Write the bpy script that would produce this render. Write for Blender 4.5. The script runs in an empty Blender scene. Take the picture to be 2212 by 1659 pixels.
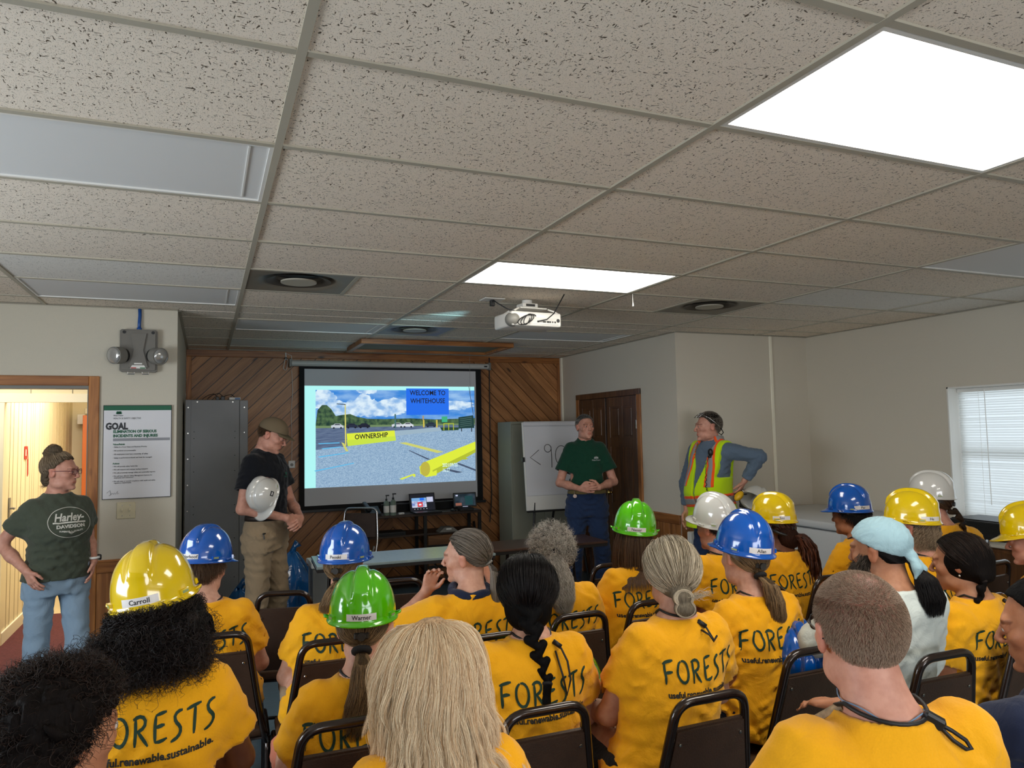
import bpy, bmesh, math, random
import numpy as np
from mathutils import Vector, Matrix, Euler
from mathutils.bvhtree import BVHTree
rnd = random.Random(7)
rng = np.random.default_rng(7)
S = bpy.context.scene
COL = S.collection

# ------------------------------------------------------------------ camera
cam_d = bpy.data.cameras.new('camera'); cam_d.sensor_width = 36.0; cam_d.lens = 25.457
cam_d.clip_start = 0.02; cam_d.clip_end = 200
cam = bpy.data.objects.new('camera', cam_d); COL.objects.link(cam)
_yaw, _pit, _rol = 0.400202, 0.0652383, -0.0193913
_F = Vector((math.sin(_yaw) * math.cos(_pit), math.cos(_yaw) * math.cos(_pit), math.sin(_pit)))
_R0 = Vector((math.cos(_yaw), -math.sin(_yaw), 0)); _U0 = _R0.cross(_F)
_R = _R0 * math.cos(_rol) + _U0 * math.sin(_rol); _U = _U0 * math.cos(_rol) - _R0 * math.sin(_rol)
_M = Matrix((( _R.x, _U.x, -_F.x), (_R.y, _U.y, -_F.y), (_R.z, _U.z, -_F.z))).to_4x4()
_M.translation = Vector((-0.20509, -1.74455, 1.67))
cam.matrix_world = _M
S.camera = cam

# ------------------------------------------------------------------ exposure, world
S.view_settings.view_transform = 'Standard'; S.view_settings.look = 'None'
S.view_settings.exposure = 0.0; S.view_settings.gamma = 1.0
S.view_settings.use_curve_mapping = False
S.cycles.use_denoising = True; S.cycles.use_adaptive_sampling = True; S.cycles.adaptive_threshold = 0.025
S.cycles.max_bounces = 6; S.cycles.diffuse_bounces = 4; S.cycles.glossy_bounces = 3
S.cycles.transmission_bounces = 4; S.cycles.transparent_max_bounces = 6
S.cycles.caustics_reflective = False; S.cycles.caustics_refractive = False
S.cycles.sample_clamp_indirect = 4.0
W = bpy.data.worlds.new('daylight'); S.world = W; W.use_nodes = True
W.node_tree.nodes['Background'].inputs[0].default_value = (0.80, 0.90, 1.0, 1)
W.node_tree.nodes['Background'].inputs[1].default_value = 1.5

def area(name, loc, rot, sx, sy, power, color):
    d = bpy.data.lights.new(name, 'AREA'); d.shape = 'RECTANGLE'; d.size = sx; d.size_y = sy
    d.energy = power; d.color = color
    o = bpy.data.objects.new(name, d); COL.objects.link(o); o.location = loc; o.rotation_euler = rot
    return o
H = 2.5864          # ceiling height
# left window daylight, and fill light added at the back wall (out of frame)
area('daylight_left_window', (-3.19, 0.55, 1.55), (0, math.radians(-90), 0), 1.15, 2.25, 92, (0.82, 0.91, 1.0))
area('back_fill_light', (0.9, -4.57, 1.55), (math.radians(90), 0, 0), 3.4, 1.15, 100, (0.90, 0.94, 1.0))
# sky light on the outside of the closed blind
area('daylight_right_window', (6.25, 1.68, 1.5), (0, math.radians(90), 0), 1.5, 1.9, 10, (0.84, 0.93, 1.0))
# hallway ceiling lamp beyond the door
area('hallway_lamp', (-1.35, 6.3, 2.5), (0, 0, 0), .6, 1.6, 40, (1.0, 0.94, 0.82))
area('hallway_lamp_near', (-1.9, 4.7, 2.5), (0, 0, 0), 1.0, .5, 16, (1.0, 0.93, 0.78))
# stray light leaving the projector towards the front of the ceiling
def spot(name, loc, to, ang, power, color):
    d = bpy.data.lights.new(name, 'SPOT'); d.energy = power; d.color = color; d.spot_size = math.radians(ang); d.spot_blend = .7; d.shadow_soft_size = .02
    o = bpy.data.objects.new(name, d); COL.objects.link(o); v = Vector(to) - Vector(loc); o.matrix_world = Matrix.LocRotScale(Vector(loc), v.to_track_quat('-Z', 'Y'), Vector((1, 1, 1)))
spot('projector_stray_light', (1.76, 3.06, 2.44), (1.05, 5.0, 2.60), 34, 26, (.35, .80, 1.0))
LIT = 11.0          # strength of the lit ceiling panels

# ------------------------------------------------------------------ materials
def newmat(name):
    m = bpy.data.materials.new(name); m.use_nodes = True
    nt = m.node_tree; b = nt.nodes['Principled BSDF']
    return m, nt, b
def srgb(r, g, b):
    f = lambda c: (c / 255 / 12.92) if c / 255 <= 0.04045 else ((c / 255 + 0.055) / 1.055) ** 2.4
    return (f(r), f(g), f(b), 1)
def mat(name, col, rough=0.6, metal=0.0, coat=0.0, spec=None, var=0.0, vscale=6.0, bump=0.0, bscale=60.0,
        emit=None, estr=0.0, stretch=(1, 1, 1), sheen=0.0, coords='Object', trans=0.0):
    m, nt, b = newmat(name)
    N = nt.nodes; L = nt.links
    b.inputs['Base Color'].default_value = col
    b.inputs['Roughness'].default_value = rough; b.inputs['Metallic'].default_value = metal
    b.inputs['Coat Weight'].default_value = coat; b.inputs['Coat Roughness'].default_value = 0.05
    if spec is not None: b.inputs['Specular IOR Level'].default_value = spec
    if sheen: b.inputs['Sheen Weight'].default_value = sheen
    if trans: b.inputs['Transmission Weight'].default_value = trans
    if emit is not None:
        b.inputs['Emission Color'].default_value = emit; b.inputs['Emission Strength'].default_value = estr
    if var or bump:
        tc = N.new('ShaderNodeTexCoord'); mp = N.new('ShaderNodeMapping'); mp.inputs['Scale'].default_value = stretch
        L.new(tc.outputs[coords], mp.inputs[0])
    if var:
        n = N.new('ShaderNodeTexNoise'); n.inputs['Scale'].default_value = vscale; n.inputs['Detail'].default_value = 4
        L.new(mp.outputs[0], n.inputs['Vector'])
        mr = N.new('ShaderNodeMapRange'); mr.inputs['From Min'].default_value = 0.3; mr.inputs['From Max'].default_value = 0.7
        mr.inputs['To Min'].default_value = 1 - var; mr.inputs['To Max'].default_value = 1 + var
        L.new(n.outputs['Fac'], mr.inputs[0])
        mx = N.new('ShaderNodeVectorMath'); mx.operation = 'SCALE'; mx.inputs[0].default_value = col[:3]
        L.new(mr.outputs[0], mx.inputs['Scale']); L.new(mx.outputs[0], b.inputs['Base Color'])
    if bump:
        n2 = N.new('ShaderNodeTexNoise'); n2.inputs['Scale'].default_value = bscale; n2.inputs['Detail'].default_value = 3
        L.new(mp.outputs[0], n2.inputs['Vector'])
        bp = N.new('ShaderNodeBump'); bp.inputs['Strength'].default_value = bump; bp.inputs['Distance'].default_value = 0.01
        L.new(n2.outputs['Fac'], bp.inputs['Height']); L.new(bp.outputs[0], b.inputs['Normal'])
    return m
def woodmat(name, c1, c2, scale=1.0, rough=0.45, knots=True, axis='X', bright=1.0):
    """pine: long grain along the piece's local X, with knots; per-object shift and tint"""
    m, nt, b = newmat(name); N = nt.nodes; L = nt.links
    tc = N.new('ShaderNodeTexCoord'); oi = N.new('ShaderNodeObjectInfo')
    add = N.new('ShaderNodeVectorMath'); add.operation = 'ADD'
    sc = N.new('ShaderNodeVectorMath'); sc.operation = 'SCALE'; sc.inputs[0].default_value = (37., 11., 23.)
    L.new(oi.outputs['Random'], sc.inputs['Scale']); L.new(tc.outputs['Object'], add.inputs[0]); L.new(sc.outputs[0], add.inputs[1])
    mp = N.new('ShaderNodeMapping'); L.new(add.outputs[0], mp.inputs[0])
    s = {'X': (1.2, 14, 14), 'Z': (14, 14, 1.2), 'Y': (14, 1.2, 14)}[axis]
    mp.inputs['Scale'].default_value = tuple(v * scale for v in s)
    n = N.new('ShaderNodeTexNoise'); n.inputs['Scale'].default_value = 1.6; n.inputs['Detail'].default_value = 6; n.inputs['Distortion'].default_value = 1.3
    L.new(mp.outputs[0], n.inputs['Vector'])
    cr = N.new('ShaderNodeValToRGB'); L.new(n.outputs['Fac'], cr.inputs[0])
    cr.color_ramp.elements[0].position = 0.3; cr.color_ramp.elements[0].color = c2
    cr.color_ramp.elements[1].position = 0.68; cr.color_ramp.elements[1].color = c1
    out = cr.outputs[0]
    if knots:
        mp2 = N.new('ShaderNodeMapping'); L.new(add.outputs[0], mp2.inputs[0])
        s2 = {'X': (2.4, 7, 7), 'Z': (7, 7, 2.4), 'Y': (7, 2.4, 7)}[axis]
        mp2.inputs['Scale'].default_value = s2
        v = N.new('ShaderNodeTexVoronoi'); v.inputs['Scale'].default_value = 1.0; v.inputs['Randomness'].default_value = 1.0
        L.new(mp2.outputs[0], v.inputs['Vector'])
        r = N.new('ShaderNodeMapRange'); r.inputs['From Min'].default_value = 0.07; r.inputs['From Max'].default_value = 0.14
        L.new(v.outputs['Distance'], r.inputs[0])
        mx = N.new('ShaderNodeMix'); mx.data_type = 'RGBA'; L.new(r.outputs[0], mx.inputs[0])
        mx.inputs[6].default_value = tuple(c * 0.28 for c in c2[:3]) + (1,); L.new(out, mx.inputs[7]); out = mx.outputs[2]
    hs = N.new('ShaderNodeHueSaturation'); L.new(out, hs.inputs['Color'])
    mr = N.new('ShaderNodeMapRange'); mr.inputs['To Min'].default_value = 0.78 * bright; mr.inputs['To Max'].default_value = 1.16 * bright
    L.new(oi.outputs['Random'], mr.inputs[0]); L.new(mr.outputs[0], hs.inputs['Value'])
    L.new(hs.outputs[0], b.inputs['Base Color']); b.inputs['Roughness'].default_value = rough
    return m
def tilemat(name, base, dark, fis=1.0):
    """fissured mineral-fibre ceiling tile: short worm-like pits and pin holes"""
    m, nt, b = newmat(name); N = nt.nodes; L = nt.links
    tc = N.new('ShaderNodeTexCoord'); oi = N.new('ShaderNodeObjectInfo')
    add = N.new('ShaderNodeVectorMath'); add.operation = 'ADD'
    sc = N.new('ShaderNodeVectorMath'); sc.operation = 'SCALE'; sc.inputs[0].default_value = (5.3, 9.1, 0)
    L.new(oi.outputs['Random'], sc.inputs['Scale']); L.new(tc.outputs['Object'], add.inputs[0]); L.new(sc.outputs[0], add.inputs[1])
    def pits(scale, distort, lo, hi, stretch, nscale):
        mp = N.new('ShaderNodeMapping'); mp.inputs['Scale'].default_value = stretch
        L.new(add.outputs[0], mp.inputs[0])
        wn = N.new('ShaderNodeTexNoise'); wn.inputs['Scale'].default_value = nscale; wn.inputs['Detail'].default_value = 1
        L.new(mp.outputs[0], wn.inputs['Vector'])
        su = N.new('ShaderNodeVectorMath'); su.operation = 'SUBTRACT'; su.inputs[1].default_value = (.5, .5, .5)
        L.new(wn.outputs['Color'], su.inputs[0])
        ms = N.new('ShaderNodeVectorMath'); ms.operation = 'SCALE'; ms.inputs['Scale'].default_value = distort
        L.new(su.outputs[0], ms.inputs[0])
        ad = N.new('ShaderNodeVectorMath'); ad.operation = 'ADD'; L.new(mp.outputs[0], ad.inputs[0]); L.new(ms.outputs[0], ad.inputs[1])
        v = N.new('ShaderNodeTexVoronoi'); v.inputs['Scale'].default_value = scale; L.new(ad.outputs[0], v.inputs['Vector'])
        r = N.new('ShaderNodeMapRange'); r.inputs['From Min'].default_value = lo; r.inputs['From Max'].default_value = hi
        L.new(v.outputs['Distance'], r.inputs[0])
        return r.outputs[0]
    a = pits(88, 0.030, 0.15, 0.22, (1.0, 0.42, 1), 74)
    a2 = pits(84, 0.030, 0.14, 0.21, (0.42, 1.0, 1), 66)
    c = pits(230, 0.0, 0.16, 0.28, (1, 1, 1), 40)
    mu = N.new('ShaderNodeMath'); mu.operation = 'MULTIPLY'; L.new(a, mu.inputs[0]); L.new(a2, mu.inputs[1])
    cm = N.new('ShaderNodeMapRange'); cm.inputs['To Min'].default_value = 0.45; L.new(c, cm.inputs[0])
    mu2 = N.new('ShaderNodeMath'); mu2.operation = 'MULTIPLY'; L.new(mu.outputs[0], mu2.inputs[0]); L.new(cm.outputs[0], mu2.inputs[1])
    fl = N.new('ShaderNodeMapRange'); fl.inputs['To Min'].default_value = 1 - fis; L.new(mu2.outputs[0], fl.inputs[0])
    mx = N.new('ShaderNodeMix'); mx.data_type = 'RGBA'; L.new(fl.outputs[0], mx.inputs[0])
    mx.inputs[6].default_value = dark; mx.inputs[7].default_value = base
    L.new(mx.outputs[2], b.inputs['Base Color'])
    bp = N.new('ShaderNodeBump'); bp.inputs['Strength'].default_value = 0.5; bp.inputs['Distance'].default_value = 0.004
    L.new(fl.outputs[0], bp.inputs['Height']); L.new(bp.outputs[0], b.inputs['Normal'])
    b.inputs['Roughness'].default_value = 0.95; b.inputs['Specular IOR Level'].default_value = 0.1
    return m

M = {}
M['wall'] = mat('painted_wall', srgb(204, 197, 180), 0.85, bump=0.15, bscale=180)
M['wall_r'] = mat('painted_wall_grey', srgb(212, 204, 188), 0.85, bump=0.15, bscale=180)
M['tile'] = tilemat('ceiling_tile', srgb(244, 231, 214), srgb(98, 87, 74))
M['tile2'] = tilemat('ceiling_tile_fine', srgb(238, 234, 226), srgb(170, 166, 158), 0.8)
M['tbar'] = mat('grid_bar_paint', srgb(180, 173, 156), 0.6)
M['lens_off'] = mat('frosted_lens', srgb(226, 226, 224), 0.65)
M['lens_on'] = mat('lit_lens', (1, 1, 1, 1), 0.5, emit=(1.0, 0.955, 0.86, 1), estr=LIT)
M['pine'] = woodmat('pine_board', srgb(176, 118, 66), srgb(118, 70, 34))
M['pinedark'] = woodmat('pine_wall_board', srgb(192, 134, 82), srgb(150, 98, 56))
M['pinetrim'] = woodmat('pine_trim', srgb(186, 122, 62), srgb(130, 76, 34), axis='Z')
M['pinetrimx'] = woodmat('pine_trim_long', srgb(186, 122, 62), srgb(130, 76, 34), axis='X')
M['pinev'] = woodmat('pine_wainscot', srgb(182, 120, 64), srgb(124, 74, 36), axis='Z')
M['doorwood'] = woodmat('stained_door', srgb(112, 74, 42), srgb(70, 44, 24), axis='Z', knots=False, rough=0.35)
M['floor'] = mat('vinyl_floor', srgb(76, 96, 108), 0.32, var=0.10, vscale=30)
M['hallfloor'] = mat('hall_floor', srgb(216, 198, 160), 0.35, var=0.08, vscale=3)
M['cream'] = mat('cream_panel', srgb(240, 228, 196), 0.5)
M['creamtrim'] = mat('cream_trim', srgb(250, 244, 224), 0.4)
M['rug'] = mat('maroon_rug', srgb(92, 42, 48), 0.95, var=0.25, vscale=60, bump=0.6, bscale=200)
M['grey_metal'] = mat('grey_metal', srgb(134, 136, 138), 0.45, metal=0.1, var=0.04)
M['beige_metal'] = mat('beige_metal', srgb(150, 150, 134), 0.5)
M['dark'] = mat('dark_plastic', srgb(26, 27, 28), 0.4)
M['black'] = mat('black_cloth', srgb(15, 15, 18), 0.85)
M['cord'] = mat('black_cord', srgb(14, 14, 16), 0.55)
M['white'] = mat('white_plastic', srgb(232, 230, 224), 0.35)
M['chrome'] = mat('chrome', srgb(200, 200, 202), 0.18, metal=1.0)
M['screw'] = mat('screw_steel', srgb(170, 168, 160), 0.25, metal=1.0)
M['grey'] = mat('grey_plastic', srgb(128, 126, 120), 0.45)
M['paper'] = mat('white_paper', srgb(222, 222, 226), 0.7)
M['tubebrown'] = mat('brown_tube', srgb(40, 27, 21), 0.24, metal=0.35, coat=0.6)
M['vinyl'] = mat('brown_vinyl', srgb(66, 48, 36), 0.5, var=0.15, vscale=14, bump=0.25, bscale=220)
M['seatvinyl'] = mat('seat_vinyl', srgb(92, 66, 46), 0.4, var=0.12, vscale=10, bump=0.2, bscale=180)
M['tableblack'] = mat('table_edge', srgb(30, 26, 24), 0.4)
M['tablegrey'] = mat('table_laminate_grey', srgb(128, 140, 138), 0.22, var=0.05, vscale=40)
M['tablebrown'] = woodmat('table_laminate_brown', srgb(84, 60, 48), srgb(60, 42, 34), knots=False, rough=0.3)
M['consolewood'] = woodmat('console_wood', srgb(74, 54, 40), srgb(42, 30, 22), knots=False)
M['rustic'] = woodmat('console_door_wood', srgb(124, 84, 50), srgb(66, 44, 28))
M['bluebag'] = mat('blue_plastic_film', srgb(18, 84, 140), 0.15, bump=0.9, bscale=16, var=0.3, vscale=9, coat=0.5)

def panemat(name, gloss=.08, tint=(1, 1, 1, 1)):
    m, nt, b = newmat(name); t = nt.nodes.new('ShaderNodeBsdfTransparent'); t.inputs[0].default_value = tint
    x = nt.nodes.new('ShaderNodeMixShader'); x.inputs[0].default_value = gloss; b.inputs['Roughness'].default_value = .02; b.inputs['Base Color'].default_value = (.05, .05, .05, 1); b.inputs['Specular IOR Level'].default_value = 1.0
    nt.links.new(t.outputs[0], x.inputs[1]); nt.links.new(b.outputs[0], x.inputs[2]); nt.links.new(x.outputs[0], nt.nodes['Material Output'].inputs[0]); return m
M['pane'] = panemat('window_glass'); M['lens'] = panemat('spectacle_lens', .15, (.92, .92, .92, 1))
# ------------------------------------------------------------------ object helpers
def link(o, parent=None, loc=None, rot=None):
    COL.objects.link(o)
    if parent is not None: o.parent = parent
    if loc is not None: o.location = loc
    if rot is not None: o.rotation_euler = rot
    return o
def tag(o, label=None, cat=None, group=None, kind=None):
    if label: o['label'] = label
    if cat: o['category'] = cat
    if group: o['group'] = group
    if kind: o['kind'] = kind
    return o
def empty(name, loc=(0, 0, 0), rz=0.0, label=None, cat=None, group=None, kind=None):
    o = bpy.data.objects.new(name, None); o.empty_display_size = 0.1
    link(o, None, loc, (0, 0, rz)); tag(o, label, cat, group, kind)
    return o
def mesh_of(name, verts, faces, m=None, smooth=False):
    me = bpy.data.meshes.new(name)
    me.from_pydata([tuple(v) for v in verts], [], [tuple(f) for f in faces]); me.update()
    if m is not None: me.materials.append(m)
    if smooth: me.polygons.foreach_set('use_smooth', [True] * len(me.polygons))
    return me
def obj(name, me, parent=None, loc=None, rot=None):
    return link(bpy.data.objects.new(name, me), parent, loc, rot)
class MB:
    """collects simple solids into one mesh"""
    def __init__(s): s.bm = bmesh.new()
    def box(s, c, size, rot=None, bev=0.0, seg=1):
        r = bmesh.ops.create_cube(s.bm, size=1.0)
        vs = r['verts']; mt = Matrix.LocRotScale(Vector(c), rot if rot is not None else Euler((0, 0, 0)), Vector(size))
        bmesh.ops.transform(s.bm, matrix=mt, verts=vs)
        if bev:
            es = list({e for v in vs for e in v.link_edges})
            bmesh.ops.bevel(s.bm, geom=es, offset=bev, segments=seg, affect='EDGES', profile=0.5)
        return s
    def b(s, x0, x1, y0, y1, z0, z1, bev=0.0, seg=1):
        return s.box(((x0 + x1) / 2, (y0 + y1) / 2, (z0 + z1) / 2), (abs(x1 - x0), abs(y1 - y0), abs(z1 - z0)), None, bev, seg)
    def cyl(s, a, b, r, r2=None, seg=16, cap=True):
        a = Vector(a); b = Vector(b); d = b - a; r2 = r if r2 is None else r2
        q = d.to_track_quat('Z', 'Y')
        bmesh.ops.create_cone(s.bm, cap_ends=cap, segments=seg, radius1=max(r, 1e-5), radius2=max(r2, 1e-5), depth=d.length,
                              matrix=Matrix.LocRotScale((a + b) / 2, q, Vector((1, 1, 1))))
        return s
    def sph(s, c, r, u=12, v=8, rot=None):
        r = r if isinstance(r, (tuple, list)) else (r, r, r)
        bmesh.ops.create_uvsphere(s.bm, u_segments=u, v_segments=v, radius=1.0,
                                  matrix=Matrix.LocRotScale(Vector(c), rot if rot is not None else Euler((0, 0, 0)), Vector(r)))
        return s
    def tube(s, pts, r, seg=8, closed=False, cap=True):
        pts = [Vector(p) for p in pts]; n = len(pts); rs = r if isinstance(r, (list, tuple)) else [r] * n
        rings = []; up = None
        for i, p in enumerate(pts):
            t = (pts[(i + 1) % n] - pts[i - 1]) if closed else (pts[min(i + 1, n - 1)] - pts[max(i - 1, 0)])
            if t.length < 1e-9: t = Vector((0, 0, 1))
            t.normalize()
            if up is None: up = t.orthogonal().normalized()
            up = (up - t * up.dot(t))
            if up.length < 1e-6: up = t.orthogonal()
            up.normalize(); sd = t.cross(up)
            rings.append([s.bm.verts.new(p + (up * math.cos(2 * math.pi * k / seg) + sd * math.sin(2 * math.pi * k / seg)) * rs[i]) for k in range(seg)])
        m = n if closed else n - 1
        for i in range(m):
            A, B = rings[i], rings[(i + 1) % n]
            for k in range(seg):
                s.bm.faces.new((A[k], A[(k + 1) % seg], B[(k + 1) % seg], B[k]))
        if cap and not closed:
            s.bm.faces.new(rings[0][::-1]); s.bm.faces.new(rings[-1])
        return s
    def prism(s, poly, axis, a, b):
        """poly: 2-D points; axis 0/1/2 = extrusion axis"""
        def P(u, v, w):
            return {0: (w, u, v), 1: (u, w, v), 2: (u, v, w)}[axis]
        A = [s.bm.verts.new(P(u, v, a)) for u, v in poly]; B = [s.bm.verts.new(P(u, v, b)) for u, v in poly]
        s.bm.faces.new(A); s.bm.faces.new(B[::-1])
        n = len(poly)
        for i in range(n):
            s.bm.faces.new((A[(i + 1) % n], A[i], B[i], B[(i + 1) % n]))
        return s
    def mesh(s, name, m, smooth=False, auto=None):
        bmesh.ops.recalc_face_normals(s.bm, faces=s.bm.faces[:])
        me = bpy.data.meshes.new(name); s.bm.to_mesh(me); s.bm.free()
        if m is not None: me.materials.append(m)
        if smooth or auto: me.polygons.foreach_set('use_smooth', [True] * len(me.polygons))
        if auto: me.set_sharp_from_angle(angle=math.radians(auto))
        return me
    def build(s, name, m, parent=None, loc=None, rot=None, smooth=False, auto=None):
        return obj(name, s.mesh(name, m, smooth, auto), parent, loc, rot)
def arc_path(pts, rad, n=6):
    """polyline with rounded corners"""
    pts = [Vector(p) for p in pts]; out = [pts[0]]
    for i in range(1, len(pts) - 1):
        p, a, b = pts[i], pts[i - 1], pts[i + 1]
        da = (a - p); db = (b - p); r = min(rad, da.length * .49, db.length * .49)
        A = p + da.normalized() * r; B = p + db.normalized() * r
        for k in range(n + 1):
            t = k / n; out.append(A * (1 - t) ** 2 + p * 2 * t * (1 - t) + B * t * t)
    out.append(pts[-1]); return out
def copy_tree(o, parent=None):
    c = o.copy(); COL.objects.link(c)
    if parent is not None: c.parent = parent
    for ch in list(o.children): copy_tree(ch, c)
    return c
_fonts = {}
def text_mesh(body, size, extrude=0.0, align='CENTER', bold=0.0, shear=0.0, spacing=1.0, line=1.0):
    cu = bpy.data.curves.new('txt', 'FONT'); cu.body = body; cu.size = size; cu.align_x = align; cu.align_y = 'CENTER'
    cu.extrude = extrude; cu.offset = bold; cu.shear = shear; cu.space_character = spacing; cu.space_line = line
    cu.resolution_u = 2
    o = bpy.data.objects.new('txt', cu)
    me = o.to_mesh().copy()
    bpy.data.objects.remove(o); bpy.data.curves.remove(cu)
    return me
def text_obj(name, body, size, m, parent, mw, **kw):
    me = text_mesh(body, size, **kw); me.materials.clear(); me.materials.append(m)
    me.transform(mw)
    return obj(name, me, parent)
# ================================================================== ROOM
def struct(name, parent=None, o=None):
    if o is None: o = empty(name)
    o['kind'] = 'structure'; return o
YL, YF, XR, XC, YN, XW = 3.97, 6.45, 3.93, -0.40, 4.0, 5.57    # left partition, front, return wall, partition corner, nook wall, window wall
XL, YB = -3.2, -4.6
def wallbox(name, x0, x1, y0, y1, z0, z1, m):
    o = MB().b(x0, x1, y0, y1, z0, z1).build(name, m); o['kind'] = 'structure'; return o
# floor
fl = MB(); fl.b(XL - .1, XW + .1, YB - .1, YL + .0, -.05, 0); fl.b(XC - .12, XR + .1, YL, YF + .1, -.05, 0); fl.b(XR, XW + .1, YL, YL + .1, -.05, 0)
fl.build('floor', M['floor'])['kind'] = 'structure'
# --- left partition (front-left), with the doorway from x=-1.87 to -0.95
wl = MB(); wl.b(XL, -1.87, YL, YL + .12, 0, H + .1); wl.b(-1.87, -.95, YL, YL + .12, 2.04, H + .1); wl.b(-.95, XC, YL, YL + .12, 0, H + .1)
wl.b(XC - .12, XC, YL + .12, YF, 0, H + .1)
wall_left = wl.build('wall_front_left', M['wall']); wall_left['kind'] = 'structure'
wallbox('wall_front', XC, XR + .1, YF + .02, YF + .12, 0, H + .1, M['dark'])
wr = MB(); wr.b(XR, XR + .1, YN, YF + .12, 0, H + .1)
wall_return = wr.build('wall_right_return', M['wall_r']); wall_return['kind'] = 'structure'
wall_nook = wallbox('wall_nook', XR + .1, XW + .1, YN, YN + .1, 0, H + .1, M['wall_r'])
# window wall, opening y 1.00..2.40, z .86..1.97
WY0, WY1, WZ0, WZ1 = 0.95, 2.465, 0.86, 1.97
ww = MB(); ww.b(XW, XW + .19, WY1, YN + .1, 0, H + .1); ww.b(XW, XW + .19, YB, WY0, 0, H + .1)
ww.b(XW, XW + .19, WY0, WY1, 0, WZ0); ww.b(XW, XW + .19, WY0, WY1, WZ1, H + .1)
wall_window = ww.build('wall_right', M['wall_r']); wall_window['kind'] = 'structure'
# unseen walls; the left one has the window that lights the room
wz = MB(); wz.b(XL - .12, XL, YB, -.6, 0, H + .1); wz.b(XL - .12, XL, 1.7, YL + .12, 0, H + .1); wz.b(XL - .12, XL, -.6, 1.7, 0, .95); wz.b(XL - .12, XL, -.6, 1.7, 2.15, H + .1)
wz.build('wall_left', M['wall'])['kind'] = 'structure'
wf = MB(); wf.b(XL - .1, XL - .04, -.6, -.55, .95, 2.15); wf.b(XL - .1, XL - .04, 1.65, 1.7, .95, 2.15); wf.b(XL - .1, XL - .04, .52, .58, .95, 2.15)
wf.b(XL - .1, XL - .04, -.6, 1.7, .95, 1.0); wf.b(XL - .1, XL - .04, -.6, 1.7, 2.1, 2.15); wf.b(XL - .09, XL - .05, -.6, 1.7, 1.52, 1.56)
wf.build('window_2', M['white'])['kind'] = 'structure'
MB().b(XL - .12, XL - .10, -.62, 1.72, .93, 2.17).build('sky_block_panel', M['white'])['kind'] = 'structure'  # unseen panel added to block the sky light behind the left opening
wallbox('wall_back', XL - .1, XW + .1, YB - .1, YB, 0, H + .1, M['wall'])
wb = MB()
for x in (-.82, .05, .9, 1.75, 2.62): wb.b(x - .03, x + .03, YB, YB + .02, .95, 2.15)
for z in (.95, 2.15): wb.b(-.85, 2.65, YB, YB + .02, z - .03, z + .03)
wb.build('added_back_window', M['white'])['kind'] = 'structure'  # unseen window frame added around the back fill light
# ceiling: slab, T-bar grid, one object per tile
P4, P2 = 1.2192, 0.6096
ceil = wallbox('ceiling', XL - .1, XW + .1, YB - .1, YF + .1, H + .08, H + .12, M['dark'])
gb = .024
def add_piece(name, me, parent, loc, rot=None):
    o = obj(name, me, parent, loc, rot); return o
def region(y):            # x-range of the ceiling at depth y
    return (XL, XW) if y < YL - .01 else (XC, XR)
_tm = {}
def tile_piece(x0, x1, y0, y1, m, key):
    k = (round(x1 - x0, 3), round(y1 - y0, 3), key)
    if k not in _tm:
        _tm[k] = MB().b(-(x1 - x0) / 2, (x1 - x0) / 2, -(y1 - y0) / 2, (y1 - y0) / 2, 0, .015).mesh('ceiling_tile', m)
    return _tm[k]
FIX = {(1, -1): 'on', (1, 3): 'on', (1, -5): 'on', (-1, 1): 'off', (-1, 5): 'off', (0, 7): 'off', (2, 7): 'off', (3, 1): 'off', (-1, -3): 'off', (3, -3): 'off'}
VENT = {(0, 4): 0, (2, 4): 1, (1, 7): 0}   # half-bay diffusers; value = left (0) or right (1) half
HATCH = (1.16, 2.75, 5.17, 5.95)
fine_rows = {(-1, 4), (3, 1), (4, 2), (4, 3), (1, 9), (0, 9), (3, 3)}
for c in range(-3, 5):
    for r in range(-8, 11):
        x0, x1, y0, y1 = c * P4, (c + 1) * P4, r * P2, (r + 1) * P2
        for (ya, yb) in ([(y0, y1)] if not (y0 < YL < y1) else [(y0, YL), (YL, y1)]):
            if yb - ya < .03: continue
            lo, hi = region((ya + yb) / 2)
            xa, xb = max(x0, lo), min(x1, hi); ya2, yb2 = max(ya, YB), min(yb, YF)
            if xb - xa < .03 or yb2 - ya2 < .02: continue
            if (c, r) in FIX and FIX[(c, r)]: continue
            if (c, r) in VENT:
                if VENT[(c, r)] == 0: xa = x0 + P4 / 2
                else: xb = x0 + P4 / 2
            fine = (c, r) in fine_rows
            me = tile_piece(xa + gb / 2 - .004, xb - gb / 2 + .004, ya2 + gb / 2 - .004, yb2 - gb / 2 + .004, M['tile2' if fine else 'tile'], fine)
            t = add_piece('ceiling_tile', me, ceil, ((xa + xb) / 2, (ya2 + yb2) / 2, H + .006 + rnd.uniform(0, .002)), (rnd.uniform(-.002, .002), rnd.uniform(-.0015, .0015), 0))
for c in range(-2, 5):
    x = c * P4; ye = YF if XC < x < XR else YL
    if XL < x < XW: add_piece('grid_bar', MB().b(-gb / 2, gb / 2, 0, ye - YB, 0, .03).mesh('grid_bar', M['tbar']), ceil, (x, YB, H))
_cross = MB().b(gb / 2, P4 - gb / 2, -gb / 2, gb / 2, .0012, .03).mesh('cross_bar', M['tbar'])
for c in range(-3, 5):
    for r in range(-7, 11):
        y = r * P2; lo, hi = region(y); x0, x1 = max(c * P4, lo), min((c + 1) * P4, hi)
        if x1 - x0 < .1 or not (YB < y < YF): continue
        me = _cross if x1 - x0 > P4 - .001 else MB().b(gb / 2 + x0 - c * P4, x1 - c * P4 - gb / 2, -gb / 2, gb / 2, .0012, .03).mesh('cross_bar', M['tbar'])
        add_piece('cross_bar', me, ceil, (c * P4, y, H))
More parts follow.
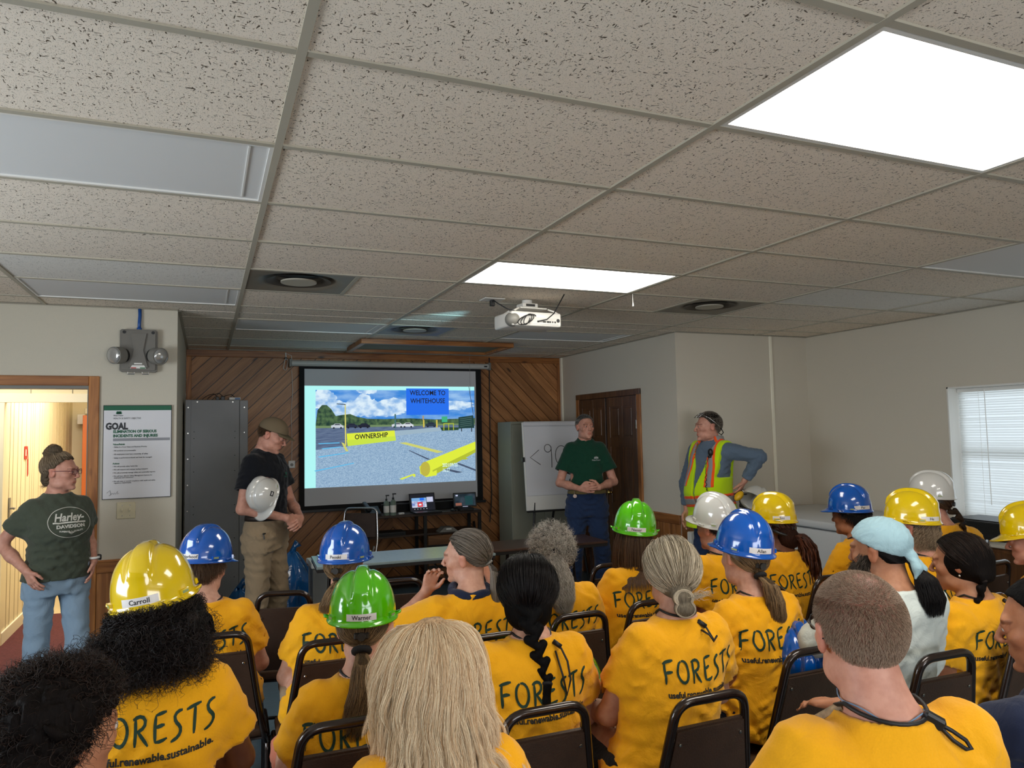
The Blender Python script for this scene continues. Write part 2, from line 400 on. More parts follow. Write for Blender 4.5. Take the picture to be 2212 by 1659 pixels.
for (c, r), v in VENT.items():
    add_piece('cross_bar', MB().b(-gb / 2, gb / 2, gb / 2, P2 - gb / 2, .0012, .03).mesh('cross_bar', M['tbar']), ceil, (c * P4 + P4 / 2, r * P2, H))
# wall angle along the walls
def angle_bar(a, b, n):
    a = Vector(a); b = Vector(b); m = MB(); d = (b - a); s = .022
    x0, x1 = sorted((a.x, b.x)); y0, y1 = sorted((a.y, b.y))
    if abs(d.x) > abs(d.y): m.b(x0, x1, a.y, a.y + s * n, H - .001, H + .0015); m.b(x0, x1, a.y - .0, a.y + .002 * n, H - .001, H + .022)
    else: m.b(a.x, a.x + s * n, y0, y1, H - .001, H + .0015); m.b(a.x, a.x + .002 * n, y0, y1, H - .001, H + .022)
    o = m.build('trim_%d' % angle_bar.k, M['tbar']); angle_bar.k += 1; o['kind'] = 'structure'
angle_bar.k = 1
angle_bar((XL, YL, 0), (XC, YL, 0), -1); angle_bar((XC, YF, 0), (XR, YF, 0), -1); angle_bar((XC, YL, 0), (XC, YF, 0), 1)
angle_bar((XR, YN, 0), (XR, YF, 0), -1); angle_bar((XR, YN, 0), (XW, YN, 0), -1); angle_bar((XW, YB, 0), (XW, YN, 0), -1)

# --- front wall: diagonal pine boards meeting in a chevron, each its own plank
wallf = bpy.data.objects['wall_front']
def clip_poly(poly, nx, ny, c):      # keep nx*x+ny*y <= c
    out = []
    for i in range(len(poly)):
        a, b = poly[i], poly[(i + 1) % len(poly)]
        da, db = nx * a[0] + ny * a[1] - c, nx * b[0] + ny * b[1] - c
        if da <= 0: out.append(a)
        if (da < 0 < db) or (db < 0 < da):
            t = da / (da - db); out.append((a[0] + (b[0] - a[0]) * t, a[1] + (b[1] - a[1]) * t))
    return out
XM = 1.76; PW = .108
def chevron(x0, x1, sgn, par, y, th):
    """boards at 45 degrees filling x0..x1, z 0..H; sgn=+1 rises to the right"""
    s2 = math.sqrt(.5); k = -1
    vals = [(-sgn * x + z) * s2 for x in (x0, x1) for z in (0, H)]
    lo, hi = min(vals), max(vals); n = int((hi - lo) / PW) + 2
    for i in range(n):
        a, b = lo + i * PW, lo + (i + 1) * PW
        poly = [(x0, 0), (x1, 0), (x1, H), (x0, H)]
        poly = clip_poly(poly, -sgn * s2, s2, b - .0035); poly = clip_poly(poly, sgn * s2, -s2, -a - .0035)
        if len(poly) < 3: continue
        cx = sum(p[0] for p in poly) / len(poly); cz = sum(p[1] for p in poly) / len(poly)
        # local frame: X along the board
        ca, sa = s2, s2 * sgn
        loc = [((px - cx) * ca + (pz - cz) * sa, -(px - cx) * sa + (pz - cz) * ca) for px, pz in poly]
        m = MB().prism(loc, 1, -th, 0)
        me = m.mesh('plank', M['pinedark'])
        o = obj('plank', me, par, (cx, y, cz), (0, -math.radians(45) * sgn, 0))
chevron(XC, XM, 1, wallf, YF + .02, .018)
chevron(XM, XR, -1, wallf, YF + .02, .018)
def trimbox(name, x0, x1, y0, y1, z0, z1, m, bev=.004):
    o = MB().b(x0, x1, y0, y1, z0, z1, bev).build(name, m); o['kind'] = 'structure'; return o
trimbox('trim_7', XC, XR, YF - .022, YF - .002, H - .075, H - .002, M['pinetrimx'])
trimbox('trim_8', XR - .05, XR, YF - .024, YF - .002, 0, H - .075, M['pinetrim'])
trimbox('trim_9', XR - .022, XR - .001, YF - .075, YF - .024, 0, H - .002, M['creamtrim'])
trimbox('trim_10', XC + .001, XC + .05, YF - .024, YF - .002, 0, H - .075, M['pinetrim'])

# --- wainscot: rail and vertical boards
def wainscot(name, a, b, n, parent_top=.845):
    """a,b: 2-D ends on the wall plane; n: outward normal"""
    a = Vector((a[0], a[1], 0)); b = Vector((b[0], b[1], 0)); n = Vector((n[0], n[1], 0)); L = (b - a).length; d = (b - a).normalized()
    rz = math.atan2(d.y, d.x)
    side = n.dot(Vector((-d.y, d.x, 0)))     # +1: normal is local +Y
    root = MB().b(0, L, 0, .020 * side, parent_top - .085, parent_top, .003).build(name, M['pinetrimx'], None, a, (0, 0, rz))
    root['kind'] = 'structure'
    MB().b(0, L, 0, .026 * side, parent_top - .012, parent_top + .002, .002).build('rail_cap', M['pinetrimx'], root)
    k = max(1, round(L / .092)); w = L / k
    me = MB().b(.0015, w - .0015, 0.001 * side, .011 * side, 0.02, parent_top - .085, .002).mesh('plank', M['pinev'])
    for i in range(k): obj('plank', me, root, (i * w, 0, 0))
    MB().b(0, L, 0, .014 * side, 0, .08, .002).build('base_board', M['pinetrimx'], root)
wainscot('baseboard_left', (-.885, YL), (XC, YL), (0, -1))
wainscot('baseboard_return', (XR, YN), (XR, 4.62), (-1, 0))
wainscot('baseboard_nook', (XR, YN), (XW, YN), (0, -1))
wainscot('baseboard_right', (XW, .0), (XW, YN), (-1, 0))
wainscot('baseboard_far_left', (XL, YL), (-1.94, YL), (0, -1))
# vertical batten on the nook wall
trimbox('trim_11', 5.072, 5.108, YN - .014, YN, .85, H, M['creamtrim'])

# --- doorway casing (no door leaf in it) and jambs
dj = empty('door_1'); dj['kind'] = 'structure'
MB().b(-.95, -.885, YL - .018, YL, 0, 2.105, .004).build('casing', M['pinetrim'], dj)
MB().b(-1.94, -1.87, YL - .018, YL, 0, 2.105, .004).build('casing', M['pinetrim'], dj)
MB().b(-1.872, -.948, YL - .0185, YL, 2.04, 2.105, .004).build('casing', M['pinetrimx'], dj)
MB().b(-.95, -.925, YL, YL + .13, 0, 2.06).build('jamb', M['pinetrim'], dj)
MB().b(-.962, -.951, YL + .03, YL + .13, 0, 2.03).build('door_stop', M['grey'], dj)
MB().b(-1.87, -.95, YL + .02, YL + .13, 2.02, 2.04).build('jamb', M['grey'], dj)

# --- double doors in the return wall
dd = empty('door_2'); dd['kind'] = 'structure'
def xface_box(m, y0, y1, z0, z1, x0, x1, bev=.003): return m.b(x0, x1, y0, y1, z0, z1, bev)
for y0, y1 in ((4.62, 4.69), (5.95, 6.02)):
    MB().b(XR - .018, XR, y0, y1, 0, 2.085, .004).build('casing', M['pinetrim'], dd)
MB().b(XR - .019, XR, 4.62, 6.02, 2.025, 2.09, .004).build('casing', M['doorwood'], dd)
MB().b(XR - .004, XR + .0, 4.69, 5.95, 0, 2.03).build('reveal', M['dark'], dd)
def six_panel(y0, y1, knob_y):
    w = y1 - y0; t = XR - .012; f = XR - .004
    leaf = MB(); st = .075
    leaf.b(t, f, y0, y0 + st, .01, 2.02, .002); leaf.b(t, f, y1 - st, y1, .01, 2.02, .002); leaf.b(t, f, y0 + w / 2 - .03, y0 + w / 2 + .03, .01, 2.02, .002)
    for z0, z1 in ((.01, .2), (.74, .87), (1.48, 1.58), (1.92, 2.02)):
        for ya, yb in ((y0 + st, y0 + w / 2 - .03), (y0 + w / 2 + .03, y1 - st)): leaf.b(t, f, ya - .0005, yb + .0005, z0, z1)
    lf = leaf.build('door_leaf', M['doorwood'], dd)
    for ya, yb in ((y0 + st, y0 + w / 2 - .03), (y0 + w / 2 + .03, y1 - st)):
        for z0, z1 in ((.2, .74), (.87, 1.48), (1.58, 1.92)):
            pm = MB().b(t + .006, f, ya, yb, z0, z1); pm.b(t + .001, f, ya + .022, yb - .022, z0 + .022, z1 - .022, .004)
            pm.build('door_panel', M['doorwood'], lf)
    if knob_y: MB().cyl((XR - .03, knob_y, .98), (XR - .006, knob_y, .98), .01).sph((XR - .05, knob_y, .98), (.022, .026, .026)).build('door_knob', mat('brass', srgb(214, 186, 112), .25, metal=1), lf, smooth=True)
    return lf
l1 = six_panel(4.70, 5.31, 5.24); l2 = six_panel(5.335, 5.945, None)
for y, l in ((4.695, l1), (5.948, l2)):
    for z in (.3, 1.72):
        MB().cyl((XR - .018, y, z - .045), (XR - .018, y, z + .045), .007).b(XR - .016, XR - .012, y - .012, y + .012, z - .045, z + .045).build('hinge', M['chrome'], l)

# --- hallway beyond the doorway
hall = MB().b(-4.2, XC - .12, YL + .12, 9.2, -.05, 0).build('floor_hallway', M['hallfloor']); hall['kind'] = 'structure'
wallbox('ceiling_hallway', -4.2, XC - .12, YL + .12, 9.2, 2.56, 2.6, M['cream'])
# wall with the second (white cased) opening at y=5.35; opening x -1.78..-0.95
hw = MB(); hw.b(-4.2, -1.73, 5.35, 5.42, 0, 2.6); hw.b(-1.73, XC - .12, 5.35, 5.42, 1.99, 2.6); hw.b(-.9, XC - .12, 5.35, 5.42, 0, 2.6)
wallbox('wall_hallway_side', -4.25, -4.2, YL + .12, 9.2, 0, 2.6, M['cream'])
hwo = hw.build('wall_hallway_near', M['cream']); hwo['kind'] = 'structure'
for x0, x1, z0, z1 in ((-1.80, -1.725, 0, 1.984), (-.905, -.83, 0, 1.984), (-1.80, -.83, 1.985, 2.06)):
    MB().b(x0, x1, 5.325, 5.35, z0, z1, .003).build('casing', M['creamtrim'], hwo)
for i, x in enumerate((-1.55, -1.25, -.8, -.65)): MB().b(x - .002, x + .002, 5.347, 5.351, 2.06, 2.56).build('panel_joint', M['grey'], hwo)
MB().b(-1.832, -1.812, 5.30, 5.35, 2.06, 2.45, .003).build('corner_bead', M['creamtrim'], hwo)
wallbox('wall_hallway_far', -4.2, XC - .12, 8.7, 8.8, 0, 2.6, M['cream'])
wh2 = MB(); wh2.b(-1.82, -1.74, 5.42, 8.7, 0, 2.6)
w2 = wh2.build('wall_hallway_left', M['cream']); w2['kind'] = 'structure'
M['joint'] = mat('joint', srgb(196, 182, 150), .6); jr = random.Random(3); y = 5.6
while y < 8.6:
    MB().b(-1.7405, -1.737, y, y + .004, .1, 2.56).build('panel_joint', M['joint'], w2); y += jr.uniform(.08, .24)
MB().b(-1.74, -1.725, 5.42, 8.7, 0, .11, .003).build('base_board', M['creamtrim'], w2)
wallbox('wall_hallway_right', XC - .13, XC - .12, YL + .12, 8.7, 0, 2.6, M['cream'])
wallbox('wall_hallway_door_left', -4.2, -4.19, YL + .12, 8.7, 0, 2.6, M['cream'])
# far open door edge, orange varnish, with white casing
od = empty('door_3'); od['kind'] = 'structure'
MB().b(-1.56, -1.50, 8.2, 8.68, 0, 1.96, .003).build('door_leaf', mat('orange_varnish', srgb(196, 104, 52), .35), od)
MB().b(-1.47, -1.40, 8.66, 8.70, 0, 2.03, .003).build('casing', M['creamtrim'], od)
MB().b(-1.6, -.7, 8.66, 8.70, 1.99, 2.06, .003).build('casing', M['creamtrim'], od)
MB().b(-1.4, -1.34, 8.67, 8.70, 0, 1.9, .003).build('reveal', M['doorwood'], od)
MB().b(-1.66, -1.58, 8.5, 8.68, 1.86, 1.98, .003).build('hinge_block', M['white'], od)

# --- right window: frame, glass, mini blind
win = empty('window_1', (XW, 0, 0)); win['kind'] = 'structure'
MB().b(-.004, .19, WY1 - .012, WY1, WZ0, WZ1).b(-.004, .19, WY0, WY0 + .012, WZ0, WZ1).b(-.004, .19, WY0, WY1, WZ1 - .012, WZ1).build('reveal', M['white'], win)
MB().b(-.03, .19, WY0 - .03, WY1 + .03, WZ0 - .025, WZ0, .004).build('window_sill', M['white'], win)
fr = MB()
for y in (WY0 + .03, (WY0 + WY1) / 2, WY1 - .03): fr.b(.145, .18, y - .025, y + .025, WZ0, WZ1, .003)
for z in (WZ0 + .025, (WZ0 + WZ1) / 2, WZ1 - .03): fr.b(.147, .178, WY0, WY1, z - .022, z + .022, .003)
fr.build('window_frame', M['white'], win)
MB().b(.160, .164, WY0, WY1, WZ0, WZ1).build('glass', M['pane'], win)
# translucent slats
sm, nt, bs = newmat('blind_slat'); bs.inputs['Base Color'].default_value = srgb(236, 238, 236); bs.inputs['Roughness'].default_value = .4
tl = nt.nodes.new('ShaderNodeBsdfTranslucent'); tl.inputs[0].default_value = srgb(236, 240, 240)
ms = nt.nodes.new('ShaderNodeMixShader'); ms.inputs[0].default_value = .42
nt.links.new(bs.outputs[0], ms.inputs[1]); nt.links.new(tl.outputs[0], ms.inputs[2]); nt.links.new(ms.outputs[0], nt.nodes['Material Output'].inputs[0])
blind = empty('mini_blind', (XW + .118, 0, 0), 0, 'white mini blind, closed, hanging in the window behind the printer', 'window blind')
sl = MB(); pr = [(-.0125, .0), (-.006, .0022), (0, .003), (.006, .0022), (.0125, 0)]
vv = []; ff = []
for j, y in enumerate((WY0 + .02, WY1 - .02)):
    for a, b in pr: vv.append((a, y, b))
for i in range(4): ff.append((i, i + 1, i + 6, i + 5))
slat = mesh_of('slat', vv, ff, sm, True)
n = 50; z0, z1 = WZ0 + .05, WZ1 - .05
for i in range(n):
    obj('slat', slat, blind, (rnd.uniform(-.0008, .0008), 0, z0 + (z1 - z0) * i / (n - 1)), (rnd.uniform(-.002, .002), math.radians(-61), 0))
MB().b(-.016, .016, WY0 + .014, WY1 - .014, WZ1 - .045, WZ1 - .013, .003).build('head_rail', M['white'], blind)
MB().b(-.012, .012, WY0 + .02, WY1 - .02, WZ0 + .018, WZ0 + .034, .003).build('bottom_rail', M['white'], blind)
for y in (WY1 - .20, WY0 + .2): MB().tube([(-.016, y, WZ0 + .02), (-.016, y, WZ1 - .03)], .0012, 5).build('ladder_cord', M['white'], blind)
MB().tube([(-.022, WY1 - .26, 1.0), (-.022, WY1 - .255, WZ1 - .03)], .003, 6).build('tilt_wand', M['white'], blind)

# --- ceiling fixtures
def panel(c, r, on, label, fade=1.0):
    x0, y0 = c * P4 + gb / 2, r * P2 + gb / 2; w, d = P4 - gb, P2 - gb
    e = empty('ceiling_light', (x0 + w / 2, y0 + d / 2, H), 0, label, 'ceiling light', 'ceiling light panels')
    fb = .018 if on else .012
    f = MB(); f.b(-w / 2, w / 2, -d / 2, -d / 2 + fb, .002, .03); f.b(-w / 2, w / 2, d / 2 - fb, d / 2, .002, .03)
    f.b(-w / 2, -w / 2 + fb, -d / 2 + fb, d / 2 - fb, .002, .03); f.b(w / 2 - fb, w / 2, -d / 2 + fb, d / 2 - fb, .002, .03)
    f.build('frame', M['white'], e)
    MB().b(-w / 2 + fb, w / 2 - fb, -d / 2 + fb, d / 2 - fb, .008, .014).build('diffuser', M['lens_on' if on else 'lens_off'], e)
    if not on:
        MB().b(w / 2 - .075, w / 2 - .069, -d / 2 + .03, d / 2 - .03, .004, .008).build('lens_seam', M['white'], e)
panel(1, -1, True, 'large lit ceiling panel nearest the camera, cut by the right edge')
panel(1, 3, True, 'lit white ceiling panel just in front of the projector')
panel(1, -5, True, 'lit ceiling panel behind the audience')
panel(-1, 1, False, 'large unlit frosted ceiling panel at the upper left')
panel(-1, 5, False, 'narrow unlit frosted ceiling panel just in front of the doorway wall')
panel(0, 7, False, 'unlit ceiling panel catching blue light left of the front round vent')
panel(2, 7, False, 'dark unlit ceiling panel right of the projector')
panel(3, 1, False, 'unlit grey ceiling panel high at the right edge')
panel(-1, -3, False, 'unlit ceiling panel behind the camera on the left'); panel(3, -3, False, 'unlit ceiling panel behind the camera on the right')

# round ceiling diffusers: square pan dished to a raised ring with a flat centre disc
vm = mat('vent_paint', srgb(124, 116, 102), .5)
vdark = mat('vent_ring_dark', srgb(72, 64, 54), .6)  # darker tone for the ring inside the vent
def vent(c, r, half, label):
    x0 = c * P4 + half * P4 / 2; y0 = r * P2; s = P2 - gb
    e = empty('ceiling_vent', (x0 + P2 / 2, y0 + P2 / 2, H), 0, label, 'ceiling vent', 'round ceiling vents')
    prof = [(.305, .004), (.27, .006), (.235, .012), (.20, .030), (.175, .050), (.150, .062)]
    n = 48; vs = []; fs = []
    for i, (rr, z) in enumerate(prof):
        for k in range(n):
            a = 2 * math.pi * k / n; cx, cy = math.cos(a), math.sin(a)
            q = s / 2 / max(abs(cx), abs(cy)) if i == 0 else rr
            if i == 1: q = min(rr, s / 2 / max(abs(cx), abs(cy)))
            vs.append((q * cx, q * cy, z))
    for i in range(len(prof) - 1):
        for k in range(n): fs.append((i * n + k, i * n + (k + 1) % n, (i + 1) * n + (k + 1) % n, (i + 1) * n + k))
    obj('vent_pan', mesh_of('vent_pan', vs, fs, vm, True), e)
    vs = []; fs = []; pr2 = [(.19, .012), (.155, .020), (.135, .034)]
    for i, (rr, z) in enumerate(pr2):
        for k in range(n): vs.append((rr * math.cos(2 * math.pi * k / n), rr * math.sin(2 * math.pi * k / n), z))
    for i in range(2):
        for k in range(n): fs.append((i * n + k, i * n + (k + 1) % n, (i + 1) * n + (k + 1) % n, (i + 1) * n + k))
    obj('vent_ring', mesh_of('vent_ring', vs, fs, vdark, True), e)
    MB().cyl((0, 0, .004), (0, 0, .012), .105, seg=48).build('vent_disc', M['tbar'], e)
    MB().cyl((0, 0, .06), (0, 0, .064), .16, seg=32).build('vent_throat', M['dark'], e)
vent(0, 4, 0, 'round ceiling vent left of the projector, nearest of the vents')
vent(2, 4, 1, 'round ceiling vent to the right of the lit panel')
vent(1, 7, 0, 'round ceiling vent nearest the front wall above the screen')

# wooden attic hatch
x0, x1, y0, y1 = HATCH
e = empty('attic_hatch', ((x0 + x1) / 2, (y0 + y1) / 2, H), 0, 'wood framed ceiling hatch with an olive panel above the projection screen', 'ceiling hatch')
w, d = x1 - x0, y1 - y0
for a, b, c_, d_ in ((-w / 2, w / 2, -d / 2, -d / 2 + .05), (-w / 2, w / 2, d / 2 - .05, d / 2), (-w / 2, -w / 2 + .05, -d / 2 + .05, d / 2 - .05), (w / 2 - .05, w / 2, -d / 2 + .05, d / 2 - .05)):
    MB().b(a, b, c_, d_, -.045, 0, .003).build('frame_board', M['pinetrimx'], e)
MB().b(-w / 2 + .03, w / 2 - .03, -d / 2 + .03, d / 2 - .03, -.018, -.006).build('panel', mat('olive_board', srgb(116, 108, 80), .8), e)
MB().tube([(w / 2 - .25, d / 2 - .1, -.02), (w / 2 - .25, d / 2 - .1, -.5)], .0015, 5).build('pull_cord', M['grey'], e)
# ================================================================== THINGS
def emat(name, col, s=1.0):
    m, nt, b = newmat(name); b.inputs['Base Color'].default_value = (0.02, 0.02, 0.02, 1); b.inputs['Roughness'].default_value = .8
    b.inputs['Emission Color'].default_value = col; b.inputs['Emission Strength'].default_value = s
    return m
FACE = Matrix(((1, 0, 0, 0), (0, 0, -1, 0), (0, 1, 0, 0), (0, 0, 0, 1)))     # text lying in x-y -> stands in x-z, faces -y
def wt(x, y, z): return Matrix.Translation((x, y, z)) @ FACE
# --- safety poster
pg = mat('poster_green', srgb(18, 96, 66), .6); pk = mat('poster_ink', srgb(52, 54, 58), .7); pgr = mat('poster_grey', srgb(150, 152, 158), .7)
po = empty('poster', (-.645, YL - .002, 1.58), 0, 'framed safety objective poster with a green header beside the doorway', 'poster')
w, h = .42, .64
MB().b(-w / 2 - .004, w / 2 + .004, -.014, 0, -h / 2 - .004, h / 2 + .004, .001).build('frame', M['dark'], po)
MB().b(-w / 2, w / 2, -.0155, -.013, -h / 2, h / 2).build('sheet', M['paper'], po)
MB().b(-w / 2, w / 2, -.0165, -.0155, h / 2 - .032, h / 2).build('header_band', pg, po)
def ptxt(name, s, size, x, z, m, bold=0.0, sp=1.0, sx=1.0, line=1.0):
    return text_obj(name, s, size, m, po, wt(x, -.0168, z) @ Matrix.Diagonal((sx, 1, 1, 1)), align='LEFT', bold=bold, spacing=sp, line=line)
tr = MB()
for cx, k in ((-.118, 1), (-.128, .8), (-.108, .8)): tr.prism([(cx - .011 * k, .262), (cx + .011 * k, .262), (cx + .008 * k, .276), (cx, .284), (cx - .008 * k, .276)], 1, -.0170, -.0155)
tr.build('logo_trees', pg, po)
ptxt('logo_name', 'West Fraser', .012, -.152, .252, pk, .0003)
ptxt('heading', 'HEALTH & SAFETY OBJECTIVE', .0165, -.152, .232, pk, 0, 1, .78)
ptxt('goal_word', 'GOAL', .062, -.198, .176, pk, .0034, 1.0, .80)
ptxt('headline', 'ELIMINATION OF SERIOUS', .0265, -.152, .140, pg, .0013, 1, .86)
ptxt('headline', 'INCIDENTS AND INJURIES', .0265, -.152, .110, pg, .0013, 1, .90)
MB().b(-.152, w / 2 - .006, -.0162, -.0155, .075, .094).build('grey_bar', pgr, po)
ptxt('subheading', 'Values/Beliefs', .0155, -.152, .052, pg, .0006, 1, .86)
zz = .034
for ln in ('Safety is a Core Value and Business Priority', 'All accidents are preventable', 'All employees must have ownership of safety', 'Safety is performance-based and must be managed'):
    ptxt('bullet_line', '\u2022 ' + ln, .0125, -.152, zz, pk, .0002, 1, .92); zz -= .025
ptxt('subheading', 'Actions', .0155, -.152, zz - .014, pg, .0006, 1, .86); zz -= .034
for ln in ('We will provide safety leadership', 'We will measure and evaluate leading indicators', 'We will proactively manage safety and continually improve', 'We will have effective Safety Management Systems for\n   employees and contractors', 'We will meet or exceed compliance with health and safety\n   regulatory requirements'):
    two = '\n' in ln
    ptxt('bullet_line', '\u2022 ' + ln, .0118, -.152, zz - (.006 if two else 0), pk, .0002, 1, .92, .95); zz -= .036 if two else .022
MB().tube([(-.185, -.017, -.28), (-.165, -.017, -.262), (-.16, -.017, -.292), (-.172, -.017, -.30), (-.15, -.017, -.282), (-.145, -.017, -.29), (-.138, -.017, -.28), (-.132, -.017, -.29), (-.118, -.017, -.268), (-.12, -.017, -.29), (-.11, -.017, -.284)], .0009, 5).build('signature', pk, po)

# --- light switch
sw = empty('light_switch', (-.712, YL, 1.175), 0, 'beige two-toggle switch plate under the poster', 'light switch')
MB().b(-.058, .058, -.007, 0, -.057, .057, .003).build('switch_plate', mat('beige_plate', srgb(206, 196, 164), .4), sw)
for x in (-.023, .023):
    MB().box((x, -.014, .002), (.010, .022, .020), Euler((math.radians(25), 0, 0)), .002).build('toggle', mat('beige_toggle', srgb(222, 214, 186), .35) if x < 0 else bpy.data.materials['beige_toggle'], sw)
    MB().cyl((x, -.009, .035), (x, -.006, .035), .0035, seg=8).cyl((x, -.009, -.035), (x, -.006, -.035), .0035, seg=8).build('screw', M['screw'], sw)

# --- emergency light
em = empty('emergency_light', (-.645, YL, 2.285), 0, 'grey emergency light with two round lamp heads above the poster', 'emergency light')
body = [(-.105, .15), (.105, .15), (.118, .14), (.118, .02), (.105, -.03), (.118, -.08), (.118, -.14), (.105, -.15), (-.105, -.15), (-.118, -.14), (-.118, -.08), (-.105, -.03), (-.118, .02), (-.118, .14)]
mb_ = MB().prism(body, 1, -.055, -.001)
bmesh.ops.bevel(mb_.bm, geom=[e for e in mb_.bm.edges if all(abs(v.co.y + .055) < 1e-4 for v in e.verts)], offset=.012, segments=2, affect='EDGES')
mb_.build('housing', mat('emergency_grey', srgb(116, 112, 104), .5), em, auto=40)
MB().prism([(-.05, .12), (.05, .12), (.03, .0), (.06, -.12), (-.06, -.12), (-.03, .0)], 1, -.068, -.05).build('raised_face', bpy.data.materials['emergency_grey'], em)
for s in (-1, 1):
    MB().cyl((s * .085, -.05, -.035), (s * .118, -.085, -.04), .048, .052, 24).build('lamp_socket', M['dark'], em, auto=40)
    hd = MB().cyl((s * .105, -.075, -.038), (s * .145, -.125, -.045), .058, .060, 28).build('lamp_head', M['grey'], em, auto=40)
    q = Vector((s * .04, -.05, -.007)).to_track_quat('Z', 'Y')
    MB().sph((s * .146, -.126, -.045), (.053, .053, .016), 20, 10, q.to_euler()).build('lamp_lens', mat('lamp_reflector', srgb(190, 190, 188), .15, metal=.6) if s < 0 else bpy.data.materials['lamp_reflector'], hd, smooth=True)
    MB().cyl((s * .09, -.058, .128), (s * .09, -.054, .128), .011, seg=14).build('plug', M['dark'], em)
    MB().tube([(s * .045 - .02, -.05, -.152), (s * .045 - .02, -.05, -.165), (s * .045 + .02, -.05, -.165), (s * .045 + .02, -.05, -.152)], .004, 6).build('latch', M['chrome'], em)
MB().prism([(-.05, -.128), (.05, -.128), (.038, -.105), (-.038, -.105)], 1, -.0705, -.068).build('label_plate', M['white'], em)
MB().b(-.045, -.012, -.0715, -.0705, -.127, -.120).build('red_mark', mat('red_mark', srgb(180, 40, 36), .5), em)
MB().b(.012, .045, -.0715, -.0705, -.127, -.120).build('green_mark', mat('green_mark', srgb(40, 120, 70), .5), em)
MB().b(-.025, .025, -.0705, -.068, -.098, -.089).build('small_label', M['white'], em)
bl = MB().tube([(-.0, -.02, .152), (0, -.016, .2), (.003, -.014, .25), (.001, -.012, H - 2.285)], .011, 10)
bl.cyl((0, -.02, .145), (0, -.02, .165), .016).build('blue_conduit', mat('blue_conduit', srgb(24, 78, 150), .35), em, smooth=True)

# --- tall grey rack cabinet
rk = empty('metal_cabinet', (-.11, 5.68, 0), 0, 'tall dark grey metal cabinet with rows of screws behind the man in the cap', 'cabinet')
MB().b(-.265, .19, -.28, .26, .0, 2.01, .004).build('body', M['grey_metal'], rk)
MB().b(-.268, -.222, -.286, -.278, .0, 2.01, .002).build('corner_flange', M['grey_metal'], rk)
MB().b(.19, .262, -.284, .26, 0, 2.005, .003).build('corner_flange', M['grey_metal'], rk)
sc = MB().cyl((0, -.004, 0), (0, 0, 0), .006, .005, 8).mesh('screw', M['screw']); hole = MB().cyl((0, -.001, 0), (0, 0, 0), .0045, seg=8).mesh('screw_hole', M['dark'])
for z in [2.01 - .02 - i * .232 for i in range(9)]:
    for x in (-.245, .23): obj('screw', sc, rk, (x, -.2855, z - .05))
for z in (1.99,):
    for x in (-.17, .13): obj('screw', sc, rk, (x, -.281, z))
for z in (1.72, 1.66, 1.5, 1.36, 1.05, .98, .75, .6, .4):
    for x in (-.195, .15): obj('screw_hole', hole, rk, (x, -.2805, z))
# devices on top of it
for i, (x, wd, hh, mm, lb) in enumerate(((.0, .03, .03, 'dark', 'small black power plug on the grey cabinet, left one'), (.045, .035, .035, 'dark', 'small black adapter in the middle on top of the grey cabinet'), (.15, .10, .025, 'white', 'small white and blue network box at the right on top of the grey cabinet'))):
    o = empty('adapter' if i < 2 else 'network_box', (-.11 + x, 5.46, 2.01), 0, lb, 'electronics')
    MB().b(-wd / 2, wd / 2, -.02, .02, 0, hh, .004).build('body', M[mm], o)
    if i == 2: MB().b(.0, .045, -.0215, -.02, .004, .02).build('port_strip', mat('port_blue', srgb(60, 110, 170), .4), o)
    MB().tube([(0, 0, hh), (-.03, .04, hh + .03), (-.08, .1, hh + .02), (-.12, .25, hh - .0), (-.13, .33, .02)], .003, 6).build('cable', M['cord'], o)

# --- projection screen and projected slide
ps = empty('projection_screen', (1.78, YF - .055, 0), 0, 'pull-down projection screen on the pine wall showing a parking lot slide', 'projection screen')
MB().cyl((-1.14, 0, 2.455), (1.16, 0, 2.455), .034, seg=20).build('housing', mat('screen_housing', srgb(196, 196, 190), .4), ps, auto=40)
for x in (-1.15, 1.16): MB().b(x - .014, x + .014, -.042, .042, 2.41, 2.50, .006).build('end_cap', M['grey'], ps)
MB().b(1.085, 1.125, -.036, -.034, 2.445, 2.460).build('badge', M['dark'], ps)
MB().b(-1.055, 1.055, -.002, .002, .86, 2.45).build('black_border', M['black'], ps)
MB().b(-1.0, .985, -.004, -.0022, .905, 2.395).build('screen_fabric', mat('screen_fabric', srgb(212, 214, 218), .8), ps)
MB().b(-1.09, 1.09, -.012, .012, .835, .865, .003).build('weight_bar', M['dark'], ps)
MB().tube([(.0, 0, .84), (.0, -.004, .79)], .004, 6).build('pull_loop', M['dark'], ps)
sx0, sx1, sz0, sz1 = -1.0, .965, 1.095, 2.21       # projected picture (local x)
sl_ = empty('slide_picture', (1.78, YF - .062, 0), 0); sl_.parent = None
bpy.data.objects.remove(sl_)
def SP(u, v): return (sx0 + (sx1 - sx0) * u, sz1 - (sz1 - sz0) * v)      # u,v in 0..1 from top-left
layer = [0]
def spoly(name, pts, m, parent):
    layer[0] += 1; y = -.0045 - layer[0] * .00012
    vs = [(SP(u, v)[0], y, SP(u, v)[1]) for u, v in pts]
    return obj(name, mesh_of(name, vs, [tuple(range(len(vs)))[::-1]], m), parent)
E_ = {}
def ec(name, r, g, b, s=1.0):
    if name not in E_: E_[name] = emat('light_' + name, srgb(r, g, b), s)
    return E_[name]
